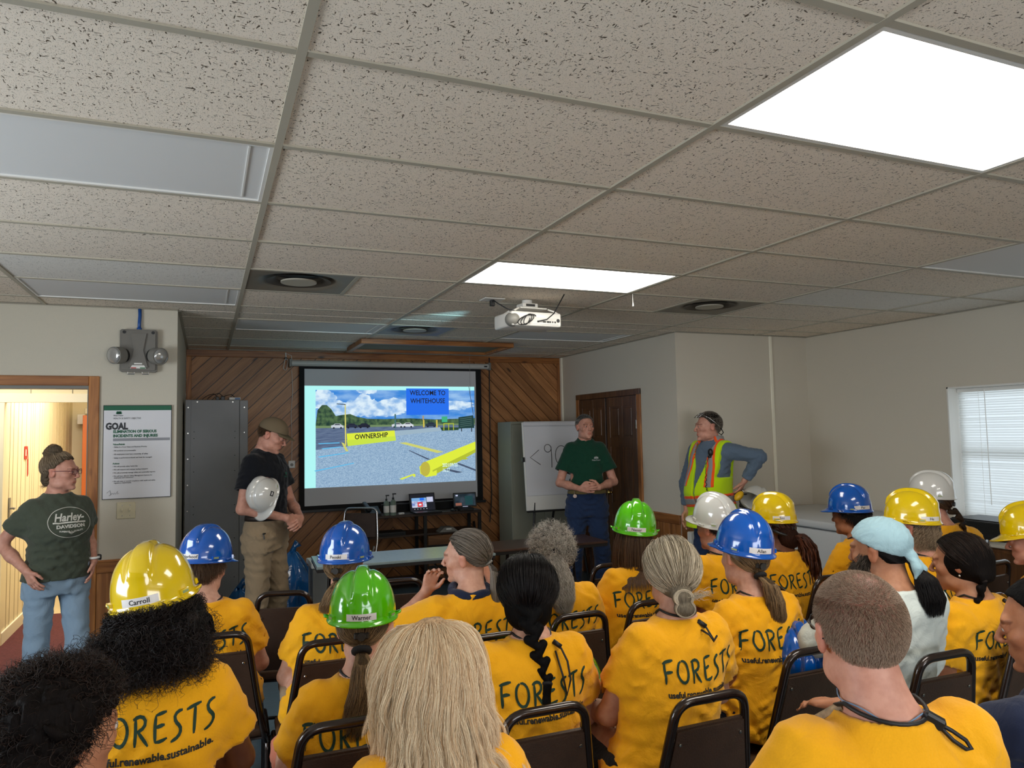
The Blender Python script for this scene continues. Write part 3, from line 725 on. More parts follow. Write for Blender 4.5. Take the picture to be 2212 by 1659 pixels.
def enoise(name, c1, c2, scale, stretch=(1, 1, 1), lo=.4, hi=.6, detail=5, s=1.0):
    m = emat('light_' + name, c1, s); nt = m.node_tree; b = nt.nodes['Principled BSDF']; N = nt.nodes
    tc = N.new('ShaderNodeTexCoord'); mp = N.new('ShaderNodeMapping'); mp.inputs['Scale'].default_value = stretch; nt.links.new(tc.outputs['Object'], mp.inputs[0])
    n = N.new('ShaderNodeTexNoise'); n.inputs['Scale'].default_value = scale; n.inputs['Detail'].default_value = detail; nt.links.new(mp.outputs[0], n.inputs['Vector'])
    cr = N.new('ShaderNodeValToRGB'); cr.color_ramp.elements[0].position = lo; cr.color_ramp.elements[0].color = c1; cr.color_ramp.elements[1].position = hi; cr.color_ramp.elements[1].color = c2
    nt.links.new(n.outputs['Fac'], cr.inputs[0]); nt.links.new(cr.outputs[0], b.inputs['Emission Color']); return m
slide = empty('slide_image'); slide.parent = ps
# one part holding the projected light, its shapes as sub-parts
o = spoly('background', [(0, 0), (1, 0), (1, .998), (0, .998)], ec('cyanwhite', 176, 246, 244, 1.0), slide)
sky = enoise('slide_sky', srgb(52, 132, 216), srgb(150, 192, 236), 3.2, (1.0, 1, 3.2), .42, .72)
spoly('sky', [(.06, .04), (1, .04), (1, .46), (.06, .46)], sky, slide)
cl = enoise('slide_cloud', srgb(138, 182, 230), srgb(220, 238, 250), 9, (1, 1, 1.4), .38, .6)
def blob(cx, cy, rx, ry, n=16, j=.18, seed=0):
    r = random.Random(seed); return [(cx + rx * math.cos(2 * math.pi * k / n) * (1 + r.uniform(-j, j)), cy + ry * math.sin(2 * math.pi * k / n) * (1 + r.uniform(-j, j))) for k in range(n)]
def clampb(pts, x0=.06, x1=1, y0=.04, y1=.46): return [(min(max(a, x0), x1), min(max(b, y0), y1)) for a, b in pts]
for i, (cx, cy, rx, ry) in enumerate(((.1, .13, .07, .1), (.15, .2, .09, .06), (.33, .14, .04, .06), (.33, .22, .12, .09), (.5, .2, .11, .08), (.44, .26, .12, .05), (.22, .25, .12, .06), (.86, .2, .14, .05), (.35, .05, .06, .03))):
    spoly('cloud', clampb(blob(cx, cy, rx, ry, 40, .16, i)), cl, slide)
asph = enoise('slide_asphalt', srgb(118, 150, 184), srgb(168, 196, 218), 90, (1, 1, 2.5), .35, .65)
asphd = enoise('slide_road', srgb(76, 92, 124), srgb(104, 122, 150), 30, (.4, 1, 4), .35, .65)
tree_ = enoise('slide_trees', srgb(30, 58, 50), srgb(86, 116, 76), 22, (1, 1, 1), .35, .65)
grass = ec('slide_grass', 112, 138, 96)
spoly('tree_line', [(.06, .38), (.07, .24), (.095, .19), (.12, .19), (.145, .23), (.17, .3), (.2, .29), (.25, .28), (.29, .31), (.35, .33), (.45, .335), (.6, .33), (.75, .345), (1, .335), (1, .4), (.06, .41)], tree_, slide)
spoly('grass_strip', [(.06, .395), (1, .39), (1, .42), (.06, .425)], grass, slide)
spoly('far_road', [(.06, .418), (1, .405), (1, .48), (.06, .56)], asphd, slide)
spoly('parking_surface', [(.06, .50), (.5, .455), (1, .42), (1, .998), (.55, .998), (.06, .998)], asph, slide)
spoly('road_shadow', [(.06, .46), (.24, .44), (.24, .60), (.06, .63)], asphd, slide)
for i, (u, c) in enumerate(((.145, (196, 204, 214)), (.225, (36, 44, 66)), (.295, (28, 32, 50)), (.49, (206, 212, 220)), (.55, (214, 220, 226)), (.69, (40, 56, 70)))):
    m = ec('car%d' % i, *c); v = .375
    spoly('car', [(u, v + .04), (u - .002, v + .018), (u + .012, v + .012), (u + .02, v), (u + .048, v), (u + .058, v + .015), (u + .068, v + .02), (u + .068, v + .042)], m, slide)
    spoly('car_glass', [(u + .016, v + .014), (u + .022, v + .004), (u + .045, v + .004), (u + .052, v + .014)], ec('carglass', 30, 36, 52), slide)
    for du in (.014, .054): spoly('car_wheel', [(u + du + .006 * math.cos(a), v + .042 + .008 * math.sin(a)) for a in [k * math.pi / 4 for k in range(8)]], ec('carwheel', 16, 18, 26), slide)
ye = ec('slide_yellow', 222, 236, 60); ye2 = ec('slide_yellow_dark', 178, 190, 50)
spoly('pole', [(.2195, .185), (.225, .185), (.228, .595), (.2205, .595)], ec('slide_pole', 214, 206, 110), slide)
spoly('lamp_arm', [(.175, .175), (.225, .182), (.225, .19), (.175, .182)], ec('slide_dark', 44, 50, 60), slide)
spoly('concrete_wall', [(.5, .46), (.78, .425), (.78, .465), (.5, .51)], ec('slide_concrete', 156, 180, 196), slide)
spoly('yellow_barrier', [(.23, .475), (.505, .452), (.51, .555), (.235, .60)], ye, slide)
spoly('barrier_base', [(.23, .54), (.51, .51), (.512, .555), (.235, .60)], ec('slide_yellow_low', 200, 226, 70), slide)
bx, bz = SP(.37, .505)
o = text_obj('barrier_word', 'OWNERSHIP', .075, ec('slide_ink', 24, 26, 34), slide, Matrix.Translation((bx, -.0048 - layer[0] * .00012, bz)) @ Matrix.Rotation(math.radians(-3.2), 4, 'Y') @ FACE @ Matrix.Diagonal((.88, 1, 1, 1)), bold=.0016)
for a, b, c in (((.07, .565), (.19, .56), (.57)), ((.09, .615), (.2, .60), 0), ((.07, .695), (.24, .66), 0), ((.05, .83), (.27, .765), 0)):
    spoly('blue_line', [a, b, (b[0], b[1] + .009), (a[0] + .01, a[1] + .009)], ec('slide_blue_line', 96, 186, 232), slide)
spoly('yellow_line', [(.53, .58), (.57, .575), (.80, .685), (.76, .695)], ec('slide_line_yellow', 206, 208, 110), slide)
spoly('yellow_line', [(.2, .56), (.215, .57), (.24, .65), (.225, .65)], ec('slide_line_yellow', 206, 208, 110), slide)
spoly('crack', [(.585, .66), (.595, .66), (.72, .76), (.70, .76)], ec('slide_crack', 70, 84, 108), slide)
spoly('crack', [(.86, .80), (.90, .81), (1, .88), (1, .9)], ec('slide_crack', 70, 84, 108), slide)
spoly('crack', [(.78, .86), (.82, .86), (.92, .905), (.88, .91)], ec('slide_crack', 70, 84, 108), slide)
for u, v0, v1, c in ((.505, .285, .43, (70, 110, 110)), (.675, .35, .425, (210, 190, 80)), (.755, .35, .43, (210, 190, 80)), (.672, .305, .35, (176, 150, 110))): spoly('post', [(u, v0), (u + .009, v0), (u + .009, v1), (u, v1)], ec('post%d' % int(u * 1000), *c), slide)
spoly('green_box', [(.79, .315), (.825, .315), (.825, .375), (.79, .375)], ec('slide_green', 64, 176, 130), slide)
spoly('dark_sign', [(.895, .325), (.99, .305), (.995, .44), (.895, .445)], ec('slide_signgreen', 30, 62, 60), slide)
for i in range(5): spoly('sign_line', [(.905, .34 + i * .02), (.98, .325 + i * .02), (.98, .329 + i * .02), (.905, .344 + i * .02)], ec('slide_signline', 92, 122, 116), slide)
spoly('sign_post', [(.91, .44), (.916, .44), (.916, .475), (.91, .475)], ec('slide_dark', 44, 50, 60), slide)
spoly('sign_post', [(.975, .44), (.981, .44), (.981, .48), (.975, .48)], ec('slide_dark', 44, 50, 60), slide)
spoly('platform', [(.78, .43), (.895, .43), (.895, .46), (.79, .465)], ec('slide_platform', 40, 70, 50), slide)
for u in (.80, .83, .86): spoly('rail_post', [(u, .385), (u + .005, .385), (u + .005, .46), (u, .46)], ye2, slide)
spoly('rail', [(.80, .385), (.865, .385), (.865, .392), (.80, .392)], ye2, slide)
spoly('antenna', [(.962, 0), (.965, 0), (.992, .3), (.988, .3)], ec('slide_wire', 60, 74, 96), slide)

spoly('yellow_pipe', [(.68, .785), (1, .585), (1, .70), (.73, .93), (.69, .94), (.655, .90), (.65, .83)], ye, slide)
spoly('pipe_shade', [(.73, .87), (1, .665), (1, .70), (.73, .93)], ye2, slide)
spoly('pipe_end', [(.685 + .03 * math.cos(a) * 1.0, .855 + .075 * math.sin(a)) for a in [k * math.pi / 10 for k in range(20)]], ec('slide_pipe_end', 190, 180, 66), slide)
spoly('yellow_foot', [(.715, .90), (.755, .87), (.755, .925), (.715, .935)], ye, slide)
spoly('yellow_rail', [(.53, .945), (.615, .90), (.625, .905), (.625, .93), (.612, .93), (.612, .915), (.545, .955)], ye, slide)
spoly('yellow_patch', [(.9, .76), (.925, .745), (.955, .765), (.925, .775)], ye2, slide)
for k, s in ((0, '2021/09/22'), (1, '16:27')):
    bx, bz = SP(.79, .825 + k * .052); text_obj('date_stamp', s, .055, ec('slide_white', 226, 255, 250), slide, Matrix.Translation((bx, -.0048 - layer[0] * .00012, bz)) @ FACE @ Matrix.Diagonal((.75, 1.05, 1, 1)), align='LEFT', bold=.0008)
spoly('title_box', [(.575, .022), (.835, .022), (.835, .295), (.575, .295)], ec('slide_title', 34, 110, 236), slide)
for k, s in ((0, 'WELCOME TO'), (1, 'WHITEHOUSE')):
    bx, bz = SP(.706, .07 + k * .083); text_obj('title_word', s, .078, ec('slide_ink', 24, 26, 34), slide, Matrix.Translation((bx, -.0049 - layer[0] * .00012, bz)) @ FACE @ Matrix.Diagonal((.84, 1, 1, 1)), bold=.0012)

# wall outlet box and hanging cables by the screen
tb = empty('wall_jack', (.65, YF - .004, 1.36), 0, 'small white wall jack box on the pine boards beside the man in the cap', 'wall jack')
MB().b(-.035, .035, -.028, 0, -.04, .04, .004).build('box', M['white'], tb); MB().cyl((0, -.031, -.004), (0, -.028, -.004), .017).build('round_plate', M['grey'], tb)
MB().tube([(0, -.01, .04), (.004, -.008, .25), (-.006, -.01, .55), (.01, -.01, .8), (.0, -.01, 1.02)], .003, 6).build('white_cable', M['white'], tb)
cb = empty('cable_bundle', (.585, YF - .03, 2.47), 0, 'white coiled cable bundle hanging at the left end of the screen housing', 'cable')
pts = [(.022 * math.cos(t) + .004 * math.sin(3 * t), -.01 + .006 * math.cos(2.2 * t), -.03 + .06 * math.sin(t + .3)) for t in np.linspace(0, 6 * math.pi, 60)]
MB().tube(pts, .003, 5).build('coil', M['white'], cb); MB().tube([(0, 0, .03), (.005, 0, .09), (.06, 0, .07), (.07, 0, -.02)], .003, 5).build('lead', M['white'], cb)
MB().b(-.012, .012, -.012, .012, .03, .05, .003).build('tie', M['dark'], cb)
MB().tube([(.004, 0, .04), (0, .0, .10)], .007, 8).build('stub', M['white'], cb)
bc = tag(MB().tube([(2.955, YF - .03, H - .02), (2.95, YF - .03, 1.8), (2.95, YF - .03, 1.2), (2.95, YF - .05, .95), (2.93, YF - .08, .80), (2.90, YF - .1, .60)], .007, 8).build('black_cable', M['cord']), 'black cable running down the pine wall right of the screen', 'cable')
bc2 = tag(MB().tube([(2.72, YF - .04, .62), (2.74, YF - .04, .5), (2.70, YF - .04, .4), (2.75, YF - .04, .3), (2.72, YF - .04, 0.01)], .012, 8).build('cable_cluster', M['cord']), 'loose black cables hanging beside the media console', 'cable')

# --- media console with its things
mc = empty('media_console', (2.0, 6.13, 0), 0, 'long dark wood media console with shelves below the projection screen', 'console')
MB().b(-.65, .65, -.18, .22, .77, .80, .003).build('top', M['consolewood'], mc)
for x in (-.63, -.0, .63): MB().b(x - .018, x + .018, -.175, -.145, 0, .77, .002).b(x - .018, x + .018, .18, .21, 0, .77, .002).build('post', M['dark'], mc)
for z in (.56, .32, .06): MB().b(-.64, .64 if z > .4 else .0, -.17, .2, z, z + .022, .002).build('shelf', M['consolewood'], mc)
MB().b(.0, .64, -.17, .2, .06, .082, .002).build('shelf', M['consolewood'], mc)
dr = MB().b(.03, .32, -.172, -.152, .09, .55, .003).build('console_door', M['rustic'], mc)
MB().b(.325, .61, -.172, -.152, .09, .55, .003).build('console_door', M['rustic'], mc)
for z in (.2, .42): MB().b(.03, .61, -.176, -.171, z, z + .03).build('iron_strap', M['dark'], mc)
ZT = .80
lp = empty('laptop', (2.02, 6.0, ZT), math.radians(4), 'open black laptop showing the slide on the console', 'laptop')
MB().b(-.15, .15, -.10, .10, 0, .016, .003).build('base', M['dark'], lp)
ld = MB().box((0, .115, .105), (.30, .008, .20), Euler((math.radians(-14), 0, 0)), .002).build('lid', M['dark'], lp)
T = Matrix.Translation((0, .1096, .1046)) @ Matrix.Rotation(math.radians(-14), 4, 'X')
def lrect(name, x0, x1, z0, z1, m, dy):
    me = mesh_of(name, [(x0, -dy, z0), (x1, -dy, z0), (x1, -dy, z1), (x0, -dy, z1)], [(0, 1, 2, 3)], m); me.transform(T); obj(name, me, ld)
lrect('screen', -.14, .14, -.09, .09, ec('lap_dark', 22, 24, 34), .0005)
lrect('slide_view', -.125, .045, -.055, .05, enoise('lap_slide', srgb(90, 120, 190), srgb(220, 224, 236), 14, (1, 1, 1.5), .4, .6), .001)
lrect('slide_sky', -.125, .045, .015, .05, ec('lap_sky', 120, 170, 220), .0012); lrect('title_view', -.03, .02, .02, .048, ec('slide_title', 34, 110, 236), .0014)
lrect('red_box', -.06, .0, -.05, .002, ec('lap_red', 214, 52, 60), .0016); lrect('red_text', -.045, -.015, -.035, -.015, ec('lap_white', 236, 232, 240), .0018)
lrect('notes_pane', .05, .125, .0, .055, ec('lap_note', 196, 200, 226), .001)
for i in range(5): lrect('task_icon', -.1 + i * .035, -.092 + i * .035, -.075, -.069, ec('lap_white', 236, 232, 240), .001)
tbm = empty('monitor', (2.47, 5.98, ZT), math.radians(-4), 'small tablet-like monitor showing a dim video, right end of the console', 'monitor')
MB().b(-.08, .08, -.06, .06, 0, .03, .006).build('base', M['dark'], tbm)
sn = MB().box((0, .03, .115), (.265, .02, .16), Euler((math.radians(-10), 0, 0)), .003).build('screen_body', M['dark'], tbm)
T = Matrix.Translation((0, .0195, .1135)) @ Matrix.Rotation(math.radians(-10), 4, 'X'); ld = sn
lrect('screen', -.12, .12, -.062, .068, enoise('mon', srgb(18, 34, 44), srgb(70, 84, 96), 8, (1, 1, 1), .4, .7), .0005)
lrect('clock_text', -.105, -.08, .045, .06, ec('lap_note', 196, 200, 226), .001); lrect('coat_shape', .0, .09, -.055, .045, ec('mon_green', 22, 62, 66), .001); lrect('hand_shape', -.11, -.04, -.06, -.03, ec('mon_skin', 140, 88, 72), .001)
lrect('brand_strip', -.03, .03, -.074, -.069, ec('lap_note', 196, 200, 226), .001)
def bottle(x, y, s, label):
    b = empty('pump_bottle', (x, y, ZT), 0, label, 'bottle', 'sanitizer pump bottles')
    MB().cyl((0, 0, 0), (0, 0, .13 * s), .03 * s, seg=20).cyl((0, 0, .13 * s), (0, 0, .155 * s), .03 * s, .012 * s, 20).build('body', mat('clear_gel', srgb(120, 136, 124), .15) if 'clear_gel' not in bpy.data.materials else bpy.data.materials['clear_gel'], b, auto=40)
    MB().cyl((0, 0, .03 * s), (0, 0, .10 * s), .0306 * s, seg=20).build('label', M['white'], b, auto=40)
    MB().cyl((0, 0, .155 * s), (0, 0, .175 * s), .011 * s).cyl((0, 0, .17 * s), (0, 0, .205 * s), .004 * s).b(-.008 * s, .03 * s, -.008 * s, .008 * s, .203 * s, .215 * s, .002).build('pump', M['dark'], b)
bottle(1.58, 5.99, 1.0, 'pump bottle with a white label behind the other one'); bottle(1.645, 5.955, 1.08, 'front pump bottle with a white label, nearest the laptop')
ph = empty('desk_phone', (1.43, 6.02, ZT), math.radians(8), 'bulky black desk phone at the left end of the console', 'phone')
MB().prism([(-.10, 0), (.09, 0), (.09, .09), (.02, .10), (-.10, .03)], 0, -.09, .07).build('body', M['dark'], ph)
MB().box((-.055, -.0, .10), (.045, .20, .035), Euler((math.radians(20), 0, 0)), .012, 2).build('handset', M['dark'], ph)
mo = empty('mouse', (2.33, 5.99, ZT), .3, 'black computer mouse right of the laptop', 'mouse'); MB().sph((0, 0, .008), (.028, .045, .02)).build('shell', M['dark'], mo, smooth=True); MB().cyl((0, .015, .024), (0, .025, .022), .004, seg=8).build('wheel', M['grey'], mo)
ch = empty('charger', (1.74, 5.985, ZT), .2, 'small white adapter on the console front edge', 'charger'); MB().b(-.03, .03, -.018, .018, 0, .02, .006, 2).build('body', M['white'], ch); MB().cyl((.01, -.0185, .01), (.01, -.017, .01), .003, seg=8).build('port', M['dark'], ch)
bk = empty('speaker_bar', (1.95, 6.28, ZT), 0, 'long black speaker bar standing behind the laptop', 'speaker'); MB().b(-.36, .55, -.03, .03, 0, .09, .006).build('cabinet_body', M['dark'], bk); MB().b(-.34, .53, -.032, -.03, .01, .08).build('grille', M['black'], bk)
cp = empty('conference_phone', (2.26, 6.0, .582), 0, 'dark triangular conference phone on the console shelf', 'phone')
MB().prism([(-.11, 0), (.11, 0), (.05, .05), (-.05, .05)], 1, -.06, .08).build('body', M['grey'], cp); MB().b(-.03, .03, -.062, -.058, .025, .04).build('display', M['white'], cp)
rt = empty('router_box', (1.62, 6.05, .582), 0, 'flat black equipment box on the upper console shelf', 'electronics'); MB().b(-.2, .16, -.1, .1, 0, .04, .004).build('case', M['dark'], rt); MB().b(-.18, .14, -.102, -.1, .012, .02).build('vent_line', M['black'], rt)
pp = tag(MB().b(1.52, 1.82, 5.99, 6.17, .3435, .352, .001).build('paper_sheets', M['paper']), 'white paper sheets on the lower console shelf', 'paper')

# --- folding tables in front of the screen
def table(x0, x1, y0, y1, rz, top, label, nm='folding_table'):
    cx, cy = (x0 + x1) / 2, (y0 + y1) / 2; w, d = x1 - x0, y1 - y0
    t = empty(nm, (cx, cy, 0), rz, label, 'table', 'folding tables in front of the screen')
    MB().b(-w / 2, w / 2, -d / 2, d / 2, .722, .742, .004).build('tabletop', top, t)
    MB().b(-w / 2 + .004, w / 2 - .004, -d / 2 + .004, d / 2 - .004, .70, .722).build('apron', M['tableblack'], t)
    for sx in (-1, 1):
        for sy in (-1, 1):
            MB().tube([(sx * (w / 2 - .14), sy * (d / 2 - .05), .70), (sx * (w / 2 - .10), sy * (d / 2 - .05), .0)], .013, 10).build('leg', M['tubebrown'], t)
        MB().tube([(sx * (w / 2 - .12), -d / 2 + .05, .3), (sx * (w / 2 - .12), d / 2 - .05, .3)], .009, 8).build('leg_brace', M['tubebrown'], t)
        MB().tube([(sx * (w / 2 - .125), 0, .32), (sx * (w / 2 - .45), 0, .69)], .008, 8).build('fold_strut', M['tubebrown'], t)
    return t
table(.53, 1.86, 3.52, 4.03, math.radians(-3), M['tablegrey'], 'folding table with a pale shiny grey top, left of the pair')
table(1.875, 2.90, 3.60, 4.05, math.radians(-1), M['tablebrown'], 'folding table with a dark brown top, right in front of the presenter')
bx_ = empty('file_box', (.69, 4.35, 0), 0, 'pale grey plastic bin on the floor behind the left folding table', 'bin')
MB().b(-.11, .12, -.15, .15, 0, .62, .01).build('bin_body', M['grey'], bx_); MB().b(-.125, .135, -.165, .165, .62, .66, .006).build('lid', M['white'], bx_)

# --- blue plastic bags
def bag(x, y, rx, ry, h, seed, label):
    n, mm = 40, 24; vs = []; fs = []; r0 = np.random.default_rng(seed); ph_ = r0.uniform(0, 6.28, 12)
    for j in range(mm + 1):
        t = j / mm; zz_ = h * t; prof_ = (math.sin(math.pi * min(1, (t * .93 + .07))) ** .55) * (1 - .45 * t)
        for k in range(n):
            a = 2 * math.pi * k / n
            wv = 1 + .07 * math.sin(5 * a + ph_[0] + 4 * t) + .05 * math.sin(9 * a + ph_[1] - 7 * t) + .04 * math.sin(15 * a + 9 * t + ph_[2])
            vs.append((rx * prof_ * wv * math.cos(a), ry * prof_ * wv * math.sin(a), max(0, zz_ + .015 * math.sin(4 * a + ph_[3]) * t)))
    for j in range(mm):
        for k in range(n): fs.append((j * n + k, j * n + (k + 1) % n, (j + 1) * n + (k + 1) % n, (j + 1) * n + k))
    fs.append(tuple(range(n))[::-1]); fs.append(tuple(mm * n + k for k in range(n)))
    e = empty('plastic_bag', (x, y, 0), 0, label, 'bag', 'blue plastic bags on the floor')
    obj('bag_body', mesh_of('bag_body', vs, fs, M['bluebag'], True), e)
    MB().tube([(0, 0, h * .97), (.02, .01, h * 1.05), (.05, 0, h * 1.1)], [.03, .022, .04], 9).build('knot', M['bluebag'], e, smooth=True)
bag(.50, 4.95, .26, .24, .66, 1, 'tall translucent blue plastic bag right of the man in the cap')
bag(.06, 4.80, .17, .17, .42, 2, 'low blue plastic bag behind the legs of the man in the cap')

# --- beige cabinet and flip chart
bc_ = empty('storage_cabinet', (3.40, 6.1, 0), 0, 'tall beige metal cabinet behind the flip chart', 'cabinet')
MB().b(-.40, .42, -.20, .20, 0, 1.78, .004).build('body', M['beige_metal'], bc_)
for a, b in ((-.385, .008), (.012, .405)):
    d_ = MB().b(a, b, -.212, -.2, .05, 1.745, .003).build('cabinet_door', M['beige_metal'], bc_)
MB().b(-.40, .42, -.214, -.2, 1.75, 1.78, .002).build('top_rail', M['beige_metal'], bc_)
MB().b(.03, .045, -.225, -.212, .9, 1.0, .003).build('handle', M['chrome'], bc_)
MB().b(.22, .27, -.2155, -.214, 1.76, 1.77).build('name_plate', M['dark'], bc_)
fc = empty('flip_chart', (3.29, 5.36, 0), math.radians(-3), 'white flip chart easel with handwritten marks behind the presenter', 'flip chart')
T = Matrix.Rotation(math.radians(-6), 4, 'X')
def fbox(name, x0, x1, y0, y1, z0, z1, m, bev=.002):
    me = MB().b(x0, x1, y0, y1, z0, z1, bev).mesh(name, m); me.transform(Matrix.Translation((0, 0, .82)) @ T); return obj(name, me, fc)
fbox('board', -.34, .34, 0, .018, 0, .95, M['white'], .004)
fbox('paper_pad', -.325, .335, -.012, 0, .155, .93, M['paper'])
fbox('rolled_page', -.33, .34, -.03, .0, .90, .955, M['paper'], .012)
fbox('pen_tray', -.34, .34, -.05, .0, -.02, .0, M['dark'])
fbox('clip', -.362, -.335, -.02, .02, .52, .57, M['dark'])
mk = mat('marker_ink', srgb(58, 58, 62), .6)
def mark(pts):
    me = MB().tube([(x, -.0135, z) for x, z in pts], .0035, 6).mesh('marker_stroke', mk); me.transform(Matrix.Translation((0, 0, .82)) @ T); obj('marker_stroke', me, fc)
mark([(-.165, .645), (-.27, .565), (-.155, .485)])
mark([(-.06 + .04 * math.cos(t), .66 + .042 * math.sin(t)) for t in np.linspace(0, 2 * math.pi, 20)])
mark([(-.02, .68), (-.018, .58), (-.024, .45)])
mark([(.10 + .075 * math.cos(t), .575 + .11 * math.sin(t)) for t in np.linspace(.8, 2 * math.pi + .6, 24)])
for x0, x1, y1 in ((-.27, -.33, -.16), (.27, .33, -.16), (0, 0, .42)):
    MB().tube([(x0 * .9, .02, .90), (x1, y1 if y1 > 0 else -.10, .012)], .013, 10).build('leg', M['dark'], fc)

# --- chest freezer, counter, printer
fz = empty('chest_freezer', (5.02, 3.28, 0), 0, 'white chest freezer with a small green light against the right wall', 'freezer')
fb_ = mat('freezer_white', srgb(206, 208, 210), .35)
MB().b(-.52, .50, -.62, .62, .03, .80, .02, 2).build('freezer_body', fb_, fz, auto=40)
MB().b(-.53, .51, -.63, .63, .81, .875, .02, 3).build('lid', fb_, fz, auto=40)
MB().b(-.545, -.525, -.14, .14, .815, .845, .006).build('lid_handle', fb_, fz)
MB().sph((-.5305, .17, .86), (.006, .009, .009), 10, 6).build('power_light', emat('green_led', srgb(60, 255, 130), 3.0), fz)
MB().b(-.50, .48, -.6, .6, 0, .03).build('plinth', M['dark'], fz)
MB().b(-.526, -.519, -.2, .2, .55, .60).build('vent_strip', M['grey'], fz)
ct = empty('side_counter', (5.25, 1.75, 0), 0, 'dark wooden side cabinet under the window', 'cabinet')
MB().b(-.30, .28, -.9, .75, .78, .80, .003).build('top', mat('counter_top', srgb(196, 190, 176), .4), ct)
MB().b(-.27, .28, -.88, .73, .05, .78, .003).build('body', M['doorwood'], ct)
for y in (-.85, -.32, .21): 
    MB().b(-.285, -.27, y, y + .5, .09, .75, .003).build('cabinet_door', M['doorwood'], ct); MB().cyl((-.30, y + .06, .6), (-.285, y + .06, .6), .012, seg=10).build('knob', M['chrome'], ct)
prn = empty('printer', (5.26, 1.98, .80), 0, 'black printer on the side cabinet under the window', 'printer')
MB().b(-.16, .2, -.24, .2, 0, .135, .012, 2).build('case', M['dark'], prn); MB().b(-.165, -.158, -.18, .14, .02, .05).build('paper_slot', M['black'], prn); MB().b(-.14, .18, -.22, .18, .135, .142, .003).build('lid', M['dark'], prn)
md = empty('modem', (5.12, 1.60, .80), .1, 'small flat black box right of the printer', 'electronics'); MB().b(-.06, .06, -.09, .09, 0, .035, .005).build('case', M['dark'], md); MB().b(-.061, -.059, -.05, .05, .012, .018).build('light_strip', M['grey'], md)
ht = empty('wall_heater', (4.06, 3.93, 0), 0, 'white louvered wall heater low behind the man in the white hard hat', 'heater')
MB().b(-.10, .16, -.03, .03, .28, .70, .008).build('case', M['white'], ht)
for i in range(14): MB().b(-.06, .13, -.036, -.03, .31 + i * .026, .322 + i * .026).build('slat', M['dark'], ht)

# --- projector on its ceiling mount
pj = empty('projector', (1.87, 2.86, 0), math.radians(4), 'white ceiling projector with a coiled cable in front of the screen', 'projector')
MB().b(-.195, .195, -.14, .14, 2.385, 2.485, .016, 3).build('case', M['white'], pj, auto=40)
MB().b(-.16, .17, -.1425, -.138, 2.40, 2.445, .002).build('port_panel', mat('port_panel', srgb(214, 212, 206), .5), pj)
for x, w_ in ((-.0, .014), (.045, .022), (.075, .022), (.10, .008), (.118, .008), (.135, .012)): MB().b(x, x + w_, -.1445, -.142, 2.412, 2.424).build('port', M['dark'], pj)
MB().cyl((.165, -.144, 2.43), (.165, -.14, 2.43), .013, seg=14).build('power_socket', M['dark'], pj)
MB().cyl((-.1, .138, 2.435), (-.1, .16, 2.435), .036, .034, 22).build('lens_barrel', M['dark'], pj)
MB().sph((-.17, -.1, 2.43), (.05, .06, .05), 16, 10).build('side_cover', M['grey'], pj, smooth=True)
MB().b(-.10, .11, -.09, .07, 2.515, 2.523, .002).build('mount_plate', M['white'], pj)
for x in (-.11, .12):
    MB().tube([(x, -.08, 2.515), (x * 1.3, -.10, 2.50), (x * 1.5, -.11, 2.485)], .006, 8).build('mount_arm', M['white'], pj)
    MB().tube([(x, .06, 2.515), (x * 1.4, .09, 2.485)], .006, 8).build('mount_arm', M['white'], pj)
MB().b(-.06, .06, -.05, .05, 2.53, 2.56, .004).build('mount_box', M['white'], pj); MB().b(-.035, .035, -.0525, -.05, 2.537, 2.553).build('mount_slot', M['dark'], pj)
MB().cyl((0, 0, 2.555), (0, 0, 2.586), .036, seg=20).build('mount_post', M['white'], pj)
pts = [(-.09 + .075 * math.cos(t) * (1 - .04 * t), -.152 - .001 * t, 2.425 + .028 * math.sin(t) + .025 * math.cos(t)) for t in np.linspace(0, 9 * math.pi / 2 * 1.3, 70)]
MB().tube(pts, .0035, 6).build('coiled_cable', M['cord'], pj)
MB().tube([(-.16, -.12, 2.485), (-.2, -.09, 2.50), (-.25, -.03, 2.55), (-.252, .02, 2.575), (-.252, .02, 2.586)], .004, 6).build('power_cable', M['cord'], pj)
MB().tube([(.0, -.146, 2.418), (.06, -.17, 2.43), (.1, -.2, 2.47), (.12, -.25, 2.54), (.125, -.3, 2.586)], .004, 6).build('video_cable', M['cord'], pj)
cpl = empty('ceiling_outlet', (1.615, 2.88, H + .001), 0, 'white ceiling outlet plate with a black plug beside the projector', 'outlet')
MB().b(-.075, .075, -.06, .06, -.008, 0, .003).build('plate', M['white'], cpl); MB().b(-.016, .016, -.016, .016, -.05, -.008, .004).build('plug', M['dark'], cpl)
tg = tag(MB().tube([(2.46, 2.42, H), (2.46, 2.42, H - .05), (2.462, 2.42, H - .085)], [.002, .002, .006], 8).build('ceiling_hook', M['white']), 'tiny white hook hanging from the ceiling grid behind the lit panel', 'hook')

# --- hallway things
rg = MB(); n = 48
rug = tag(MB().cyl((0, 0, 0), (0, 0, .012), 1.0, seg=64).build('rug', M['rug'], None, (-1.62, 5.30, .001)), 'round maroon rug on the hallway floor behind the woman', 'rug')
rug.scale = (1.05, 1.18, 1)
rl = empty('wall_tag', (-1.738, 6.18, 1.56), 0, 'small red tag with a string loop on the hallway wall', 'tag')
MB().b(0, .006, -.05, .05, -.06, .06, .001).build('tag_card', mat('red_tag', srgb(190, 52, 44), .5), rl)
MB().b(.006, .008, -.03, .0, -.03, .03).build('tag_text', M['white'], rl)
MB().tube([(.006, .04, .06), (.012, .05, -.06), (.012, .06, -.2), (.012, .03, -.22), (.012, .02, -.06)], .003, 5).build('string_loop', bpy.data.materials['red_tag'], rl)
lt = empty('door_latch', (-1.738, 5.62, 1.10), 0, 'dark door latch plate on the cream hallway wall', 'latch')
